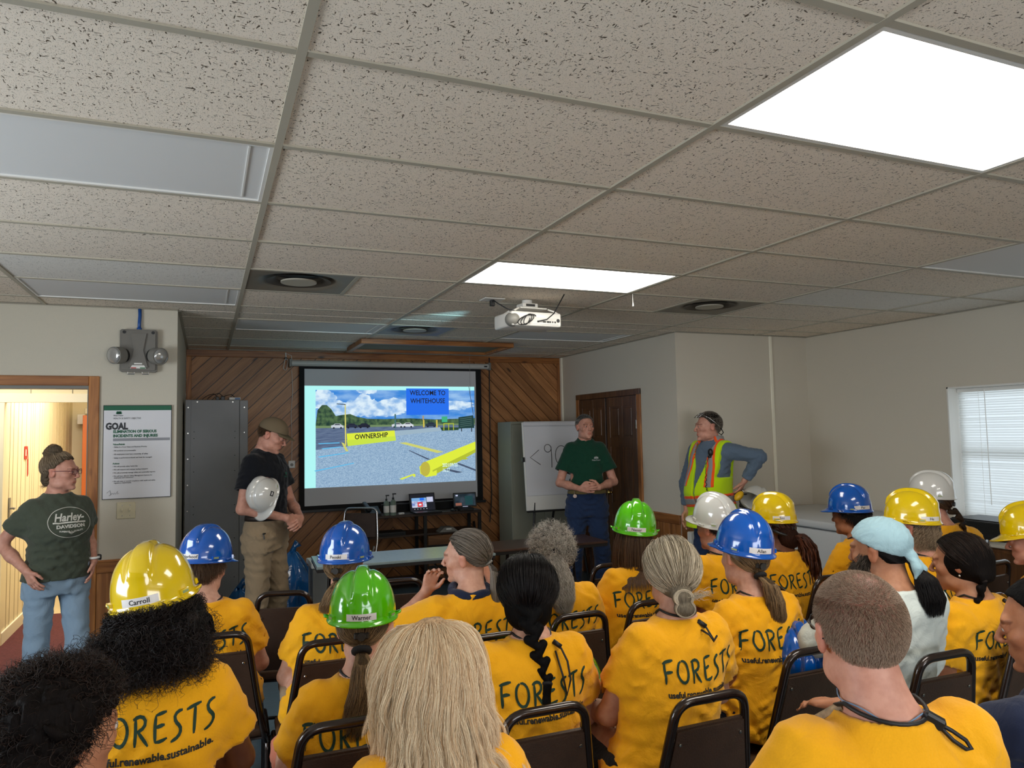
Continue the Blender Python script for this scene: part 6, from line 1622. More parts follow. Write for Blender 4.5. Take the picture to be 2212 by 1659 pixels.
# ------------------------------------------------------------------ stacking chairs
_ch = {}
def chair_parts():
    if _ch: return _ch
    ln = math.radians(11)
    def bk(x, z): return (x, -.19 - max(0, z - .44) * math.tan(ln), z)
    w = .205; hw = lambda z: .190 - (z - .42) * .155
    _ch['back_frame'] = MB().tube(arc_path([bk(-.2, .40), bk(-hw(.5), .5), bk(-hw(.87), .872), bk(hw(.87), .872), bk(hw(.5), .5), bk(.2, .40)], .055, 7), .0145, 12).mesh('back_frame', M['tubebrown'], True)
    pan = [(-hw(.475) + .006, .475), (hw(.475) - .006, .475), (hw(.80) - .006, .803), (-hw(.80) + .006, .803)]
    m = MB().prism(pan, 1, -.013, .011); bmesh.ops.bevel(m.bm, geom=m.bm.edges[:], offset=.006, segments=2, affect='EDGES')
    T = Matrix.Translation((0, -.19, .44)) @ Matrix.Rotation(ln, 4, 'X') @ Matrix.Translation((0, 0, -.44))
    me = m.mesh('backrest', M['vinyl'], auto=50); me.transform(T); _ch['backrest'] = me
    s = MB().box((0, .015, .436), (.40, .38, .05), None, .02, 3); _ch['seat'] = s.mesh('seat', M['seatvinyl'], auto=50)
    _ch['seat_pan'] = MB().b(-.19, .19, -.17, .19, .402, .414, .003).mesh('seat_pan', M['tubebrown'])
    rv = MB().cyl((0, -.004, 0), (0, 0, 0), .0055, .005, 8).sph((0, -.004, 0), (.005, .002, .005), 8, 5).mesh('rivet', M['screw'])
    _ch['rivets'] = []
    for x, z in ((-hw(.76) + .028, .76), (hw(.76) - .028, .76), (-hw(.52) + .026, .52), (hw(.52) - .026, .52)):
        mm = rv.copy(); mm.transform(T @ Matrix.Translation((x, -.013, z))); _ch['rivets'].append(mm)
    _ch['legs'] = []
    for x in (-1, 1):
        _ch['legs'].append(MB().tube(arc_path([(x * w, -.186, .42), (x * w, -.20, .30), (x * w, -.27, .006)], .08, 4), .012, 10).mesh('leg', M['tubebrown'], True))
        _ch['legs'].append(MB().tube(arc_path([(x * w, -.15, .41), (x * w, .17, .41), (x * w, .225, .006)], .05, 5), .012, 10).mesh('leg', M['tubebrown'], True))
    _ch['bars'] = [MB().tube([(-w, -.215, .24), (w, -.215, .24)], .009, 8).mesh('stretcher', M['tubebrown'], True), MB().tube([(-w, .185, .33), (w, .185, .33)], .009, 8).mesh('stretcher', M['tubebrown'], True)]
    return _ch
def chair(x, y, rz, label, group='brown stacking chairs of the audience', sc=1.0):
    c = chair_parts(); e = empty('stacking_chair', (x, y, 0), math.radians(rz), label, 'chair', group)
    e.scale = (1, 1, sc)
    for k in ('seat', 'seat_pan', 'back_frame', 'backrest'): obj(k, c[k], e)
    for m in c['rivets']: obj('rivet', m, e)
    for m in c['legs']: obj('leg', m, e)
    for m in c['bars']: obj('stretcher', m, e)
    return e
# ================================================================== FIGURE POSES
def seated(x, y, ztop, rz, sex='f', girth=1.0, width=1.0, hat=False, yaw=0, pitch=4, roll=0, lean=.0, leanx=0.0, hz=None, neck=1.0, k=None, arms=None, knees=None, back=.0, slouch=0.0, kx=0.0):
    """figure sitting on a chair; origin on the floor below the head, facing +Y"""
    k = k or (1.0 if sex == 'm' else .955); HATTED[0] = hat
    ht = ztop - (.068 if hat else .014)
    C = V3(0, 0, ht - .118 * k); R = rotm(yaw, pitch, roll)
    N = V3(leanx * .15, -.060, ht - .270); sw = (.172 if sex == 'm' else .152) * width; zs = ht - .312 - slouch
    py = -.075 - lean; px = leanx; z0 = .54
    def cx(z): return px + (N[0] - px) * np.clip((z - z0) / (N[2] - z0), 0, 1) ** .8
    def cy(z):
        t = np.clip((z - z0) / (N[2] - z0), 0, 1); return py + (N[1] - py) * t - back * math.sin(math.pi * t)
    g = girth; w = width
    A = ((ht - .240, .052, .052), (ht - .268, .080 * w, .064), (ht - .292, .125 * w, .078), (ht - .325 - slouch, .160 * w, .092), (ht - .40, .170 * w, .108), (ht - .47, .166 * w, .116 * (.5 + g * .5)),
         (ht - .56, .154 * g, .112 * g), (ht - .66, .150 * g, .112 * g), (.61, .168 * g, .122 * g), (.55, .180 * g, .128 * g), (.492, .170 * g, .115))
    A = [a for i, a in enumerate(A) if i < 7 or a[0] < ht - .60]
    rows = [(z, a, b, cx(z), cy(z) + (.0 if z > ht - .35 else .006)) for z, a, b in sorted(A)]
    sh = [V3(cx(zs) + q * sw, cy(zs) - .002, zs) for q in (-1, 1)]
    el = [sh[0] + V3(-.072, .080, -.245), sh[1] + V3(.072, .080, -.245)]
    kz = .566; hip = [V3(px + q * .085, py + .03, .588) for q in (-1, 1)]; kn = [V3(px + kx + q * .098, py + .375, kz) for q in (-1, 1)]; an = [V3(px + kx + q * .088, py + .30, .10) for q in (-1, 1)]
    wr = [V3(px + kx * .6 + q * .10, py + .29, .672) for q in (-1, 1)]
    hand = [{'d': V3(-q * .55, .8, -.12), 'n': (0, 0, 1), 't': (-q, .2, 0), 'c': .28} for q in (-1, 1)]
    P = dict(rows=rows, C=C, R=R, k=k, nb=N, sh=sh, el=el, wr=wr, hand=hand, hip=hip, kn=kn, an=an, toe=[a + V3(q * .02, .16, -.06) for a, q in zip(an, (-1, 1))], arm=(1.05 if sex == 'm' else .95) * (.7 + .3 * g), neck=(1.08 if sex == 'm' else .92) * neck, sex=sex, back=V3(0, -1, 0))
    if arms:
        for i, a in arms.items():
            P['el'][i] = V3(*a[0]); P['wr'][i] = V3(*a[1])
            if len(a) > 2: P['hand'][i] = a[2]
    if knees:
        for i, a in knees.items(): P['kn'][i] = V3(*a[0]); P['an'][i] = V3(*a[1]); P['toe'][i] = P['an'][i] + V3(0, .16, -.06)
    P['loc'] = (x, y, 0); P['rz'] = math.radians(rz)
    return P
LETTERS = word_mesh('FORESTS', .074)
SLOGAN = 'useful.renewable.sustainable.'
def print_back(P, VF, sh, drop=.425, yaw=0, dx=0.0, size=1.0):
    V, F = VF; bv = BVHTree.FromPolygons([tuple(v) for v in V.tolist()], F.tolist())
    z = P['nb'][2] + .270 - drop; rows = sorted(P['rows']); cx = np.interp(z, [r[0] for r in rows], [r[3] for r in rows]); cy = np.interp(z, [r[0] for r in rows], [r[4] for r in rows])
    v, f = LETTERS; project('printed_word', (v * size, f), bv, sh, M['print'], (cx + dx, cy), z, yaw, arc=-.55)
    v, f = small_text(SLOGAN, .0270 * size, .0009); v = v * np.array([1.0, 1.0]) ; w = v[:, 0].max() - v[:, 0].min(); v = v * np.array([.295 * size / w, 1])
    project('printed_slogan', (v, f), bv, sh, M['print2'], (cx + dx, cy), z - .034 * size, yaw, arc=-.3)
def neck_cord(P, root, tail=.0, side=.02, m='cord', lift=.0):
    nb = P['nb']; r = .071 * P['neck']; lift += .010; pts = []
    for a in np.linspace(math.radians(-150), math.radians(150), 26):
        pts.append(nb + V3(r * math.sin(a), -r * math.cos(a) * 1.06 + .008, .018 + lift + .030 * (1 - math.cos(a)) * .5 - .05 * max(0, -math.cos(a))))
    MB().tube(pts, .0042, 7).build('neck_cord', M[m], root, smooth=True)
    if tail:
        b = nb + V3(side, -r - .004, .018); q = MB().tube([b, b + V3(.02, -.022, -.015), b + V3(.03, -.045, -.05), b + V3(.035, -.055, -tail * .7), b + V3(.02, -.058, -tail), b + V3(.01, -.050, -tail * .6), b + V3(0, -.02, -.02)], .0034, 7)
        q.cyl(b + V3(.0, -.004, .006), b + V3(.022, -.016, -.012), .008, seg=10).build('cord_tail', M['cord'], root, smooth=True)
def glasses(P, root, mtl, rim=True, w=.066):
    C, R, k = P['C'], P['R'], P['k']; T = lambda x, y, z: C + R @ (V3(x, y, z) * k); m = MB()
    for q in (-1, 1):
        pts = [T(q * (.033 + .024 * math.copysign(abs(math.cos(a)) ** .6, math.cos(a))), .108 - .006 * abs(math.cos(a)) * (1 if math.cos(a) * 1 > 0 else 0), .004 + .017 * math.copysign(abs(math.sin(a)) ** .6, math.sin(a))) for a in np.linspace(0, 2 * math.pi, 24, endpoint=False)]
        m.tube(pts, .0018 if rim else .0009, 6, closed=True); m.tube([T(q * .057, .104, .009), T(q * .072, .075, .010), T(q * .082, .0, .008), T(q * .082, -.03, -.002)], .0018, 6)
    m.tube([T(-.010, .110, .008), T(0, .113, .010), T(.010, .110, .008)], .0016, 6)
    g = m.build('glasses', mtl, root, smooth=True)
    gm = M['lens']
    for q in (-1, 1):
        vs = [T(q * (.033 + .022 * math.cos(a)), .108, .004 + .015 * math.sin(a)) for a in np.linspace(0, 2 * math.pi, 20, endpoint=False)]; obj('lens', mesh_of('lens', vs, [tuple(range(20))], gm), g)
    return g
def figure(P, label, skin, shirt='yellow', trousers='darkjeans', hb=.0125, hfine=None, faceh=.0095, hs=.0105, ht=.019, sspec=None, tspec=None, eye=True, shoe='dark', seed=1, pr=True, face=None, name='person', drop=.425, pdx=0.0, psize=1.0, eshirt=.013):
    root = empty(name, P['loc'], P['rz'], label, 'person'); P['face'] = face or {}
    build_body(P, root, skin, hb, hfine or hb, faceh)
    if eye: eyes(P, root)
    sp = dict(hem=.50, sleeve=.62); sp.update(sspec or {})
    sh, VF = build_shirt(P, root, CL[shirt], hs, sp, 'shirt', eshirt, seed)
    build_trousers(P, root, CL[trousers], ht, tspec or {}, seed + 9); shoes(P, root, shoe)
    if pr: print_back(P, VF, sh, drop, 0, pdx, psize)
    P['VF'] = VF; P['shirt'] = sh
    return root
# ================================================================== THE AUDIENCE
RS = lambda n: np.random.default_rng(n)
def chair_for(P, label, dx=0, dy=0, drz=0, sc=1.0):
    px = P['hip'][0][0] + .085; py = P['hip'][0][1] - .03
    a = P['rz']; lx, ly = px + dx, py - .012 + dy
    return chair(P['loc'][0] + math.cos(a) * lx - math.sin(a) * ly, P['loc'][1] + math.sin(a) * lx + math.cos(a) * ly, math.degrees(a) + drz, label, sc=sc)
def hair_tie(P, root, c, r, m, R_=.009, name='hair_tie', nrm=(0, -.6, -1)):
    n_ = unit(P['R'] @ V3(*nrm)); u = unit(np.cross(n_, V3(1, .2, .1))); v = np.cross(n_, u); cc = P['C'] + P['R'] @ (V3(*c) * P['k'])
    MB().tube([cc + (u * math.cos(t) + v * math.sin(t)) * r for t in np.linspace(0, 2 * math.pi, 20, endpoint=False)], R_, 8, closed=True).build(name, m, root, smooth=True)

# 1  black curly hair, yellow hat (near left)
P = seated(-.327, .56, 1.361, 0, 'f', 1.12, 1.05, hat=True, pitch=6, roll=-9, k=.98, yaw=-12, leanx=-.04)
r = figure(P, 'seated woman with a big mass of black curly hair under a tilted yellow hard hat', 'brown', seed=1, pdx=.02, psize=.95, drop=.405)
hat_on(P, r, 'yellow', 'tilted yellow hard hat on the big black curly hair at the left', 'Carroll', 182, tilt=-8, dz=.045)
def cm(s, T):
    for x, y, z, q in ((0, -.09, -.05, .072), (-.08, -.06, -.045, .060), (.08, -.06, -.045, .060), (-.06, -.10, -.08, .055), (.06, -.10, -.08, .055), (0, -.12, -.08, .05), (.11, -.06, -.06, .042), (-.10, -.06, -.06, .04)): s.ell(T(x, y, z), (q, q * .85, q), P['R'], .03)
sh_ = shell(P, r, 'curlblack', .012, cm, .008, noise=.012, nwl=.035, bounds=((-.22, -.25, -.27), (.22, .10, .12)), seed=3)
g = RS(1); d = curl_it(falling(P, g, 8500, .125, .042, 22, stiff=.62, sway=.035), g, .009, .024); d = d[d[:, :, 2].max(1) < .045]; strands(P, sh_, 'curlblack', d, .0005)
n = 7000; c0 = np.clip(g.normal(0, 1, (n, 3)), -1.7, 1.7) * V3(.080, .042, .036) + V3(0, -.105, -.070); st = np.cumsum(g.normal(0, .006, (n, 12, 3)) + V3(0, -.001, -.004), 1) + c0[:, None]; strands(P, sh_, 'curlblack', curl_it(st, g, .009, .02), .00045)
chair_for(P, 'brown chair of the woman with the black curly hair')

# 2  far left blue hat
P = seated(-.204, 1.82, 1.265, -2, 'f', 1.0, 1.0, hat=True, pitch=8, yaw=-32, leanx=.05)
r = figure(P, 'seated woman in a blue hard hat with light brown hair beside the doorway wall', 'fair', seed=2)
hat_on(P, r, 'blue', 'blue hard hat furthest left, in front of the grey cabinet', 'Vanderhoof', 182, tilt=-2)
sh_ = shell(P, r, 'brown', .006); strands(P, sh_, 'brown', short_hair(RS(2), 2500, .045, .05), .0005)
neck_cord(P, r); chair_for(P, 'brown chair of the woman in the furthest left blue hard hat')

# 3  blue hat, pony tail
P = seated(.363, 1.525, 1.271, -2, 'f', .98, 1.02, hat=True, pitch=5, yaw=-26, leanx=-.09)
r = figure(P, 'seated woman with a short light brown ponytail under a blue hard hat, khaki trousers', 'fair', trousers='khaki', seed=3)
hat_on(P, r, 'blue', 'blue hard hat with a visible ratchet strap, in front of the left folding table', 'Peoski', 180, tilt=-4)
def pt(w0, pts, ws):
    def f(s, T): s.chain([T(*p) for p in pts], [q * .62 for q in ws], .010)
    return f
tail = [(0, -.105, -.05), (-.01, -.135, -.09), (-.03, -.145, -.15), (-.045, -.13, -.20)]
sh_ = shell(P, r, 'streak', .006, pt(0, tail, [.014, .020, .020, .010]), .006, bounds=((-.13, -.2, -.24), (.13, .1, .14)))
strands(P, sh_, 'streak', pulled(RS(3), 2600, tail[0], tail, [.012, .028, .032, .026], .008, wave=.006), .0005)
hair_tie(P, r, tail[0], .014, M['black'], .006)
chair_for(P, 'brown chair of the ponytailed woman with khaki trousers')

# 4  green hat, long ponytail
P = seated(.276, .696, 1.217, -2, 'f', 1.05, .98, hat=True, pitch=4, yaw=-11, leanx=-.10)
r = figure(P, 'seated woman with a long brown ponytail under a bright green hard hat, salmon trousers', 'fair', trousers='salmon', seed=4)
hat_on(P, r, 'green', 'bright green hard hat of the woman with the long ponytail, nearest green one', 'Warner', 180, tilt=-4)
tail = [(0, -.118, -.055), (.005, -.155, -.09), (.005, -.165, -.17), (-.015, -.16, -.26), (-.03, -.145, -.34)]
sh_ = shell(P, r, 'streak', .006, pt(0, tail, [.016, .026, .028, .022, .010]), .006, bounds=((-.13, -.22, -.38), (.13, .1, .14)))
strands(P, sh_, 'streak', pulled(RS(4), 3800, tail[0], tail, [.016, .036, .044, .046, .038], .008, wave=.010), .0005)
hair_tie(P, r, tail[0], .022, M['black'], .011); neck_cord(P, r, .0)
chair_for(P, 'brown chair of the woman in the nearest green hard hat')

# 5  blonde in front of the camera
P = seated(.275, -.10, 1.242, -2, 'f', 1.0, 1.02, pitch=4, k=.94, yaw=-12)
r = figure(P, 'seated woman with thick shoulder-length blonde hair, seen closest to the camera', 'fair', seed=5)
def cm(s, T):
    for x, y, z, a, b, c in ((0, -.03, -.02, .088, .092, .115), (0, -.06, -.10, .090, .056, .085), (.045, -.08, -.18, .055, .040, .045), (-.045, -.08, -.18, .050, .040, .045)): s.ell(T(x, y, z), (a, b, c), P['R'], .03)
    s.ell(T(0, .11, -.03), (.075, .085, .12), P['R'], .01, 'sub')
sh_ = shell(P, r, 'blonde', .014, cm, .006, noise=.003, nwl=.05, bounds=((-.2, -.2, -.30), (.2, .12, .15)), seed=5, ears=False)
g = RS(5); d = falling(P, g, 17000, .37, .014, 26, part=(-.05, .30, .95), stiff=.62, sway=.004); d = d + (np.sin(np.linspace(0, 9, 26))[None, :, None] * .007 * np.linspace(0, 1.6, 26)[None, :, None] * g.normal(1, .5, (len(d), 1, 1))) * V3(1, .3, 0)
fl_ = np.clip(np.linspace(-.6, 1, 26), 0, 1)[None, :, None] ** 2; d = d + fl_ * np.sign(d[:, -1:, :1]) * V3(.012, 0, .0) + fl_ * V3(0, -.006, .02)
strands(P, sh_, 'blonde', locks(d, g, 420, .80, .010, .17), .00032)
chair_for(P, 'brown chair of the blonde woman closest to the camera')

# 6  dark curly short hair, lower left corner
P = seated(-.454, -.131, 1.248, -8, 'm', 1.05, 1.0, pitch=4, yaw=-40)
r = figure(P, 'seated person with dark tousled curly hair in the lower left corner', 'tan', 'navy', seed=6, pr=False)
def cm(s, T):
    for x, y, z, q in ((-.06, -.05, .05, .07), (.05, -.06, .06, .068), (0, .03, .07, .07), (-.06, -.07, -.03, .06), (.05, -.08, -.02, .06)): s.ell(T(x, y, z), (q, q, q * .9), P['R'], .03)
sh_ = shell(P, r, 'darkbrown', .020, cm, .006, noise=.007, nwl=.03, bounds=((-.17, -.19, -.15), (.17, .13, .18)), seed=6)
g = RS(6); n = 7500; dd = hair_roots(n, g); n = len(dd); a = on_head(dd, .012); v = dd * .5 + g.normal(0, .35, (n, 3)) + V3(0, -.15, -.35) * (1 - dd[:, 2:3]); v /= np.linalg.norm(v, axis=1)[:, None]
t = np.linspace(0, 1, 16)[None, :, None]; L_ = g.uniform(.02, .055, (n, 1, 1)); d = a[:, None] + v[:, None] * L_ * t + V3(0, 0, -1) * (L_ * t) ** 2 * 5
strands(P, sh_, 'darkbrown', curl_it(d, g, .008, .035), .0005)
chair_for(P, 'brown chair in the lower left corner under the dark-haired person')

# 7  grey ponytail, looking left, hand at the head
P = seated(.82, 1.224, 1.262, 0, 'f', 1.10, 1.08, yaw=52, pitch=3, roll=-4, k=.92, lean=-.09)
P['el'][0] = V3(-.28, .20, .80); P['wr'][0] = V3(-.12, .19, .97); P['hand'][0] = {'d': V3(.35, -.1, 1), 'n': (0, 1, 0), 't': (1, 0, 0), 'c': .5}
P['el'][1] = V3(.27, .24, .90); P['wr'][1] = V3(.16, .20, 1.06); P['hand'][1] = {'d': V3(-.25, -.15, .8), 'n': (.8, .2, .2), 't': (0, -1, 0), 'c': .35}; P['finehands'] = [P['wr'][0], P['wr'][1]]
r = figure(P, 'seated woman with a long grey ponytail turned to the left, elbow raised', 'fair', seed=7, hfine=.006, faceh=.006, pdx=.03, psize=1.02)
tail = [(-.012, -.114, -.028), (-.025, -.138, -.06), (-.035, -.142, -.14), (-.038, -.138, -.22), (-.035, -.13, -.32)]
sh_ = shell(P, r, 'greybrown', .007, pt(0, tail, [.013, .022, .028, .024, .006]), .006, bounds=((-.13, -.22, -.36), (.13, .12, .14)), seed=7)
strands(P, sh_, 'greybrown', pulled(RS(7), 4200, tail[0], tail, [.011, .026, .036, .034, .014], .010), .0005)
hair_tie(P, r, tail[0], .013, M['grey'], .006)
MB().tube([P['nb'] + V3(.075 * math.sin(a), -.075 * math.cos(a) + .01, .020 + .012 * (1 - math.cos(a)) + .004 * math.sin(5 * a)) for a in np.linspace(0, 2 * math.pi, 30, endpoint=False)], .019, 10, closed=True).build('neckerchief', CL['navy'], r, smooth=True)
chair_for(P, 'brown chair of the woman with the long grey ponytail')

# 8  curly grey-blonde with black scrunchie
P = seated(1.29, 1.354, 1.221, 0, 'f', 1.05, 1.08, pitch=6, yaw=-18, lean=-.09)
r = figure(P, 'seated woman with curly grey-blonde hair held by a black scrunchie', 'fair', seed=8, pdx=.02)
def cm(s, T):
    for x, y, z, q in ((0, -.03, .05, .088), (-.05, -.06, 0, .06), (.05, -.06, 0, .06), (0, -.12, -.06, .055), (.01, -.145, -.13, .055), (.015, -.15, -.20, .045)): s.ell(T(x, y, z), (q, q * .9, q), P['R'], .02)
sh_ = shell(P, r, 'silver', .014, cm, .006, noise=.006, nwl=.028, bounds=((-.15, -.23, -.27), (.15, .12, .17)), seed=8)
g = RS(8); n = 3000; dd = hair_roots(n, g); n = len(dd); a = on_head(dd, .012); v = dd * .45 + g.normal(0, .3, (n, 3)) + V3(0, -.4, -.2); v /= np.linalg.norm(v, axis=1)[:, None]; t = np.linspace(0, 1, 14)[None, :, None]; L_ = g.uniform(.02, .055, (n, 1, 1))
strands(P, sh_, 'silver', curl_it(a[:, None] + v[:, None] * L_ * t, g, .007, .024), .0005)
tail = [(0, -.105, .015), (.0, -.145, -.03), (.01, -.165, -.11), (.02, -.165, -.20), (.03, -.15, -.27)]
strands(P, sh_, 'silver', curl_it(pulled(g, 3200, tail[0], tail, [.014, .05, .066, .060, .03], .014), g, .007, .032, .12), .0005)
hair_tie(P, r, tail[0], .020, M['black'], .015, 'scrunchie')
MB().tube([P['C'] + P['R'] @ V3(-.055, -.088, .030), P['C'] + P['R'] @ V3(0, -.118, .038), P['C'] + P['R'] @ V3(.055, -.088, .026)], .0045, 6).build('hair_stick', M['white'], r)
chair_for(P, 'brown chair of the woman with the black scrunchie')

# 9  black braid
P = seated(.806, .545, 1.251, -1, 'f', 1.12, 1.08, pitch=4, yaw=-22, leanx=-.10)
r = figure(P, 'seated woman with a black braid down her back and tattooed right arm', 'fair', trousers='blacktr', seed=9, psize=1.0, pdx=.03)
bp_ = [(0, -.115, -.03), (.01, -.135, -.10), (.03, -.145, -.17), (.045, -.15, -.23), (.055, -.148, -.28)]
def cm(s, T):
    s.ell(T(0, -.03, .01), (.090, .098, .10), P['R'], .02); s.ell(T(0, -.075, -.05), (.078, .055, .07), P['R'], .02); braid_prims(bp_, .030, .016, 11)(s, T); s.chain([T(.055, -.148, -.28), T(.045, -.150, -.33), T(.012, -.145, -.365)], [.016, .020, .004], .01)
sh_ = shell(P, r, 'black', .012, cm, .005, bounds=((-.13, -.20, -.40), (.13, .1, .15)), seed=9)
g = RS(9); strands(P, sh_, 'black', pulled(g, 6000, (0, -.112, -.075), [(0, -.112, -.075), (.0, -.128, -.09), (.008, -.13, -.12)], [.034, .030, .02], .024, k2=5), .00045)
q = pulled(g, 500, (.055, -.15, -.28), [(.055, -.15, -.28), (.045, -.155, -.33), (.010, -.148, -.375)], [.012, .022, .012], .0)[:, 9:]; strands(P, sh_, 'black', q, .0006)
hair_tie(P, r, (.055, -.15, -.275), .013, M['black'], .006); neck_cord(P, r, .15, .045)
M['tattoo'] = mat('tattoo_ink', srgb(62, 56, 62), .6); e_, w_ = P['el'][1], P['sh'][1]
for i in range(6):
    c = w_ + (e_ - w_) * (.68 + .055 * i); c = c + V3(.038 + .002 * (i % 2), -.012 + .004 * math.sin(i * 2), 0); MB().tube([c + V3(.001, .008 * math.cos(t) * (1 + .2 * math.sin(3 * t)), .009 * math.sin(t)) for t in np.linspace(0, 2 * math.pi, 12, endpoint=False)], .0012, 5, closed=True).build('tattoo', M['tattoo'], r)
chair_for(P, 'brown chair of the woman with the black braid')

# 10  green hat, long straight brown hair
P = seated(1.836, 1.499, 1.294, 0, 'f', .95, .98, hat=True, pitch=5, yaw=-28, roll=5, leanx=-.13)
r = figure(P, 'seated woman with long straight brown hair under a lime green hard hat', 'fair', seed=10)
hat_on(P, r, 'green', 'lime green hard hat in front of the presenter, furthest green one', 'Nassar', 180, tilt=-8)
def cm(s, T):
    s.ell(T(0, -.06, -.09), (.088, .06, .10), P['R'], .03); s.ell(T(0, -.07, -.13), (.080, .035, .04), P['R'], .03)
sh_ = shell(P, r, 'brown', .008, cm, .007, bounds=((-.14, -.18, -.28), (.14, .1, .14)), seed=10)
strands(P, sh_, 'brown', falling(P, RS(10), 4500, .27, .016, 22, stiff=.7), .0005)
chair_for(P, 'brown chair of the woman with long straight brown hair')

# 11  grey-blonde low bun
P = seated(1.30, .422, 1.287, 0, 'f', 1.02, 1.04, pitch=2, yaw=-19, leanx=-.12)
r = figure(P, 'seated woman with streaked grey-blonde hair in a low bun, black cord at the neck', 'fair', trousers='blacktr', seed=11, psize=.96, pdx=.045)
def cm(s, T):
    s.ell(T(0, -.015, .032), (.090, .110, .100), P['R'], .02); s.ell(T(0, -.09, -.035), (.045, .04, .035), P['R'], .03)
    s.ell(T(.005, -.128, -.060), (.036, .030, .034), P['R'], .01); s.ell(T(.008, -.135, -.098), (.036, .030, .028), P['R'], .006)
sh_ = shell(P, r, 'bungrey', .012, cm, .005, bounds=((-.13, -.20, -.17), (.13, .11, .16)), seed=11)
g = RS(11); strands(P, sh_, 'bungrey', pulled(g, 5200, (.0, -.122, -.055), [(.0, -.122, -.055), (.004, -.13, -.06)], [.028, .020], .022, k2=3), .00045)
n = 2400; th = g.uniform(0, 6.28, n); L_ = np.linspace(0, 1, 14)
for cx_, cz_, rx_, a0 in ((.004, -.060, .033, .2), (.008, -.097, .034, .9)):
    ph_ = th[:, None] + L_[None] * 3.6; rr = rx_ * g.uniform(.25, 1.06, (n, 1)); q = np.stack([cx_ + rr * np.cos(ph_), -.132 - .020 * np.sin(np.arccos(np.clip(g.uniform(-1, 1, (n, 1)), -1, 1))) + 0 * ph_, cz_ + rr * .85 * np.sin(ph_)], 2); strands(P, sh_, 'bungrey', q, .00045)
n = 70; q = V3(.02, -.14, -.06) + np.cumsum(g.normal(0, .003, (n, 12, 3)) + V3(.006, -.002, .0015) * g.uniform(.3, 1.2, (n, 1, 1)), 1); strands(P, sh_, 'bungrey', q, .0004)
neck_cord(P, r, .05, .03, lift=.012)
chair_for(P, 'brown chair of the woman with the low bun', dx=.0)

# 12  man in white hat
P = seated(2.32, 1.46, 1.314, 0, 'm', 1.05, 1.0, hat=True, pitch=2, yaw=12)
r = figure(P, 'seated man with short dark hair under a white hard hat', 'pink', seed=12, faceh=.0065)
hat_on(P, r, 'white', 'white hard hat in front of the man in the safety vest', None, tilt=-12, roll=-6)
sh_ = shell(P, r, 'darkbrown', .004); strands(P, sh_, 'darkbrown', short_hair(RS(12), 2500, .018, .25), .0005)
neck_cord(P, r, m='cord'); chair_for(P, 'brown chair of the man in the white hard hat')

# 13  blue hat, brown ponytail, upright, seen to the hips
P = seated(1.80, .63, 1.32, 0, 'f', .96, 1.02, hat=True, pitch=2, yaw=-4, roll=5)
r = figure(P, 'seated woman with a brown ponytail under a glossy blue hard hat, in dark jeans', 'fair', seed=13, sspec=dict(fold=1.35, foldz=(.5, .95)))
hat_on(P, r, 'blue', 'large glossy blue hard hat in the middle right, above the brown ponytail', 'Allan', 186, tilt=-8, roll=0)
tail = [(0, -.112, -.055), (.02, -.148, -.085), (.04, -.155, -.15), (.055, -.15, -.21), (.06, -.14, -.27)]
sh_ = shell(P, r, 'streak', .006, pt(0, tail, [.016, .026, .030, .026, .010]), .006, bounds=((-.13, -.22, -.32), (.14, .1, .14)))
strands(P, sh_, 'streak', pulled(RS(13), 3600, tail[0], tail, [.015, .034, .040, .038, .018], .008, wave=.008), .0005)
hair_tie(P, r, tail[0], .017, M['black'], .009); neck_cord(P, r)
chair_for(P, 'brown chair of the woman in dark jeans, its seat edge showing')

# 14  yellow hat, dreadlocks
P = seated(2.787, 1.533, 1.28, 2, 'f', 1.08, 1.05, hat=True, pitch=2, yaw=19)
r = figure(P, 'seated woman with dark reddish dreadlocks under a yellow hard hat', 'brown', seed=14, pdx=-.02, faceh=.0065)
hat_on(P, r, 'yellow', 'yellow hard hat above the reddish dreadlocks', 'Smi', 222, tilt=-2)
def cm(s, T): s.ell(T(.0, -.09, -.06), (.070, .05, .07), P['R'], .03)
sh_ = shell(P, r, 'auburn', .008, cm, .006, noise=.004, bounds=((-.13, -.2, -.18), (.13, .1, .14)), seed=14)
g = RS(14); n = 95; tl = [(0, -.11, -.05), (.03, -.155, -.06), (.06, -.175, -.13), (.085, -.165, -.24), (.10, -.15, -.34)]
q = pulled(g, 260, tl[0], tl, [.02, .045, .055, .055, .045], .012, k2=18, wave=.012)[:n + 60]; q[:, 6:] += np.cumsum(g.normal(0, .0022, q[:, 6:].shape), 1)
strands(P, sh_, 'auburn', q, .0042, taper=False, name='dreadlocks'); neck_cord(P, r)
MB().tube([P['C'] + P['R'] @ V3(x, y, z) for x, y, z in ((-.088, -.02, -.0), (-.082, -.06, -.022), (-.055, -.10, -.04), (0, -.118, -.048), (.05, -.10, -.04))], .010, 8).build('hat_strap', M['dark'], r, smooth=True)
glasses(P, r, M['screw'], True); chair_for(P, 'brown chair of the woman with dreadlocks', dx=.05)

# 15  blue hat right, dark hair
P = seated(3.392, 1.548, 1.299, 10, 'f', 1.15, 1.1, hat=True, pitch=3, yaw=4)
r = figure(P, 'seated person with dark hair under a blue hard hat in front of the freezer', 'olive', seed=15, pr=False, faceh=.006)
hat_on(P, r, 'blue', 'blue hard hat in front of the white chest freezer', 'Per', 205, tilt=-2)
sh_ = shell(P, r, 'black', .005); strands(P, sh_, 'black', short_hair(RS(15), 2500, .04, .05), .0005)
neck_cord(P, r); chair_for(P, 'brown chair of the person in front of the freezer')

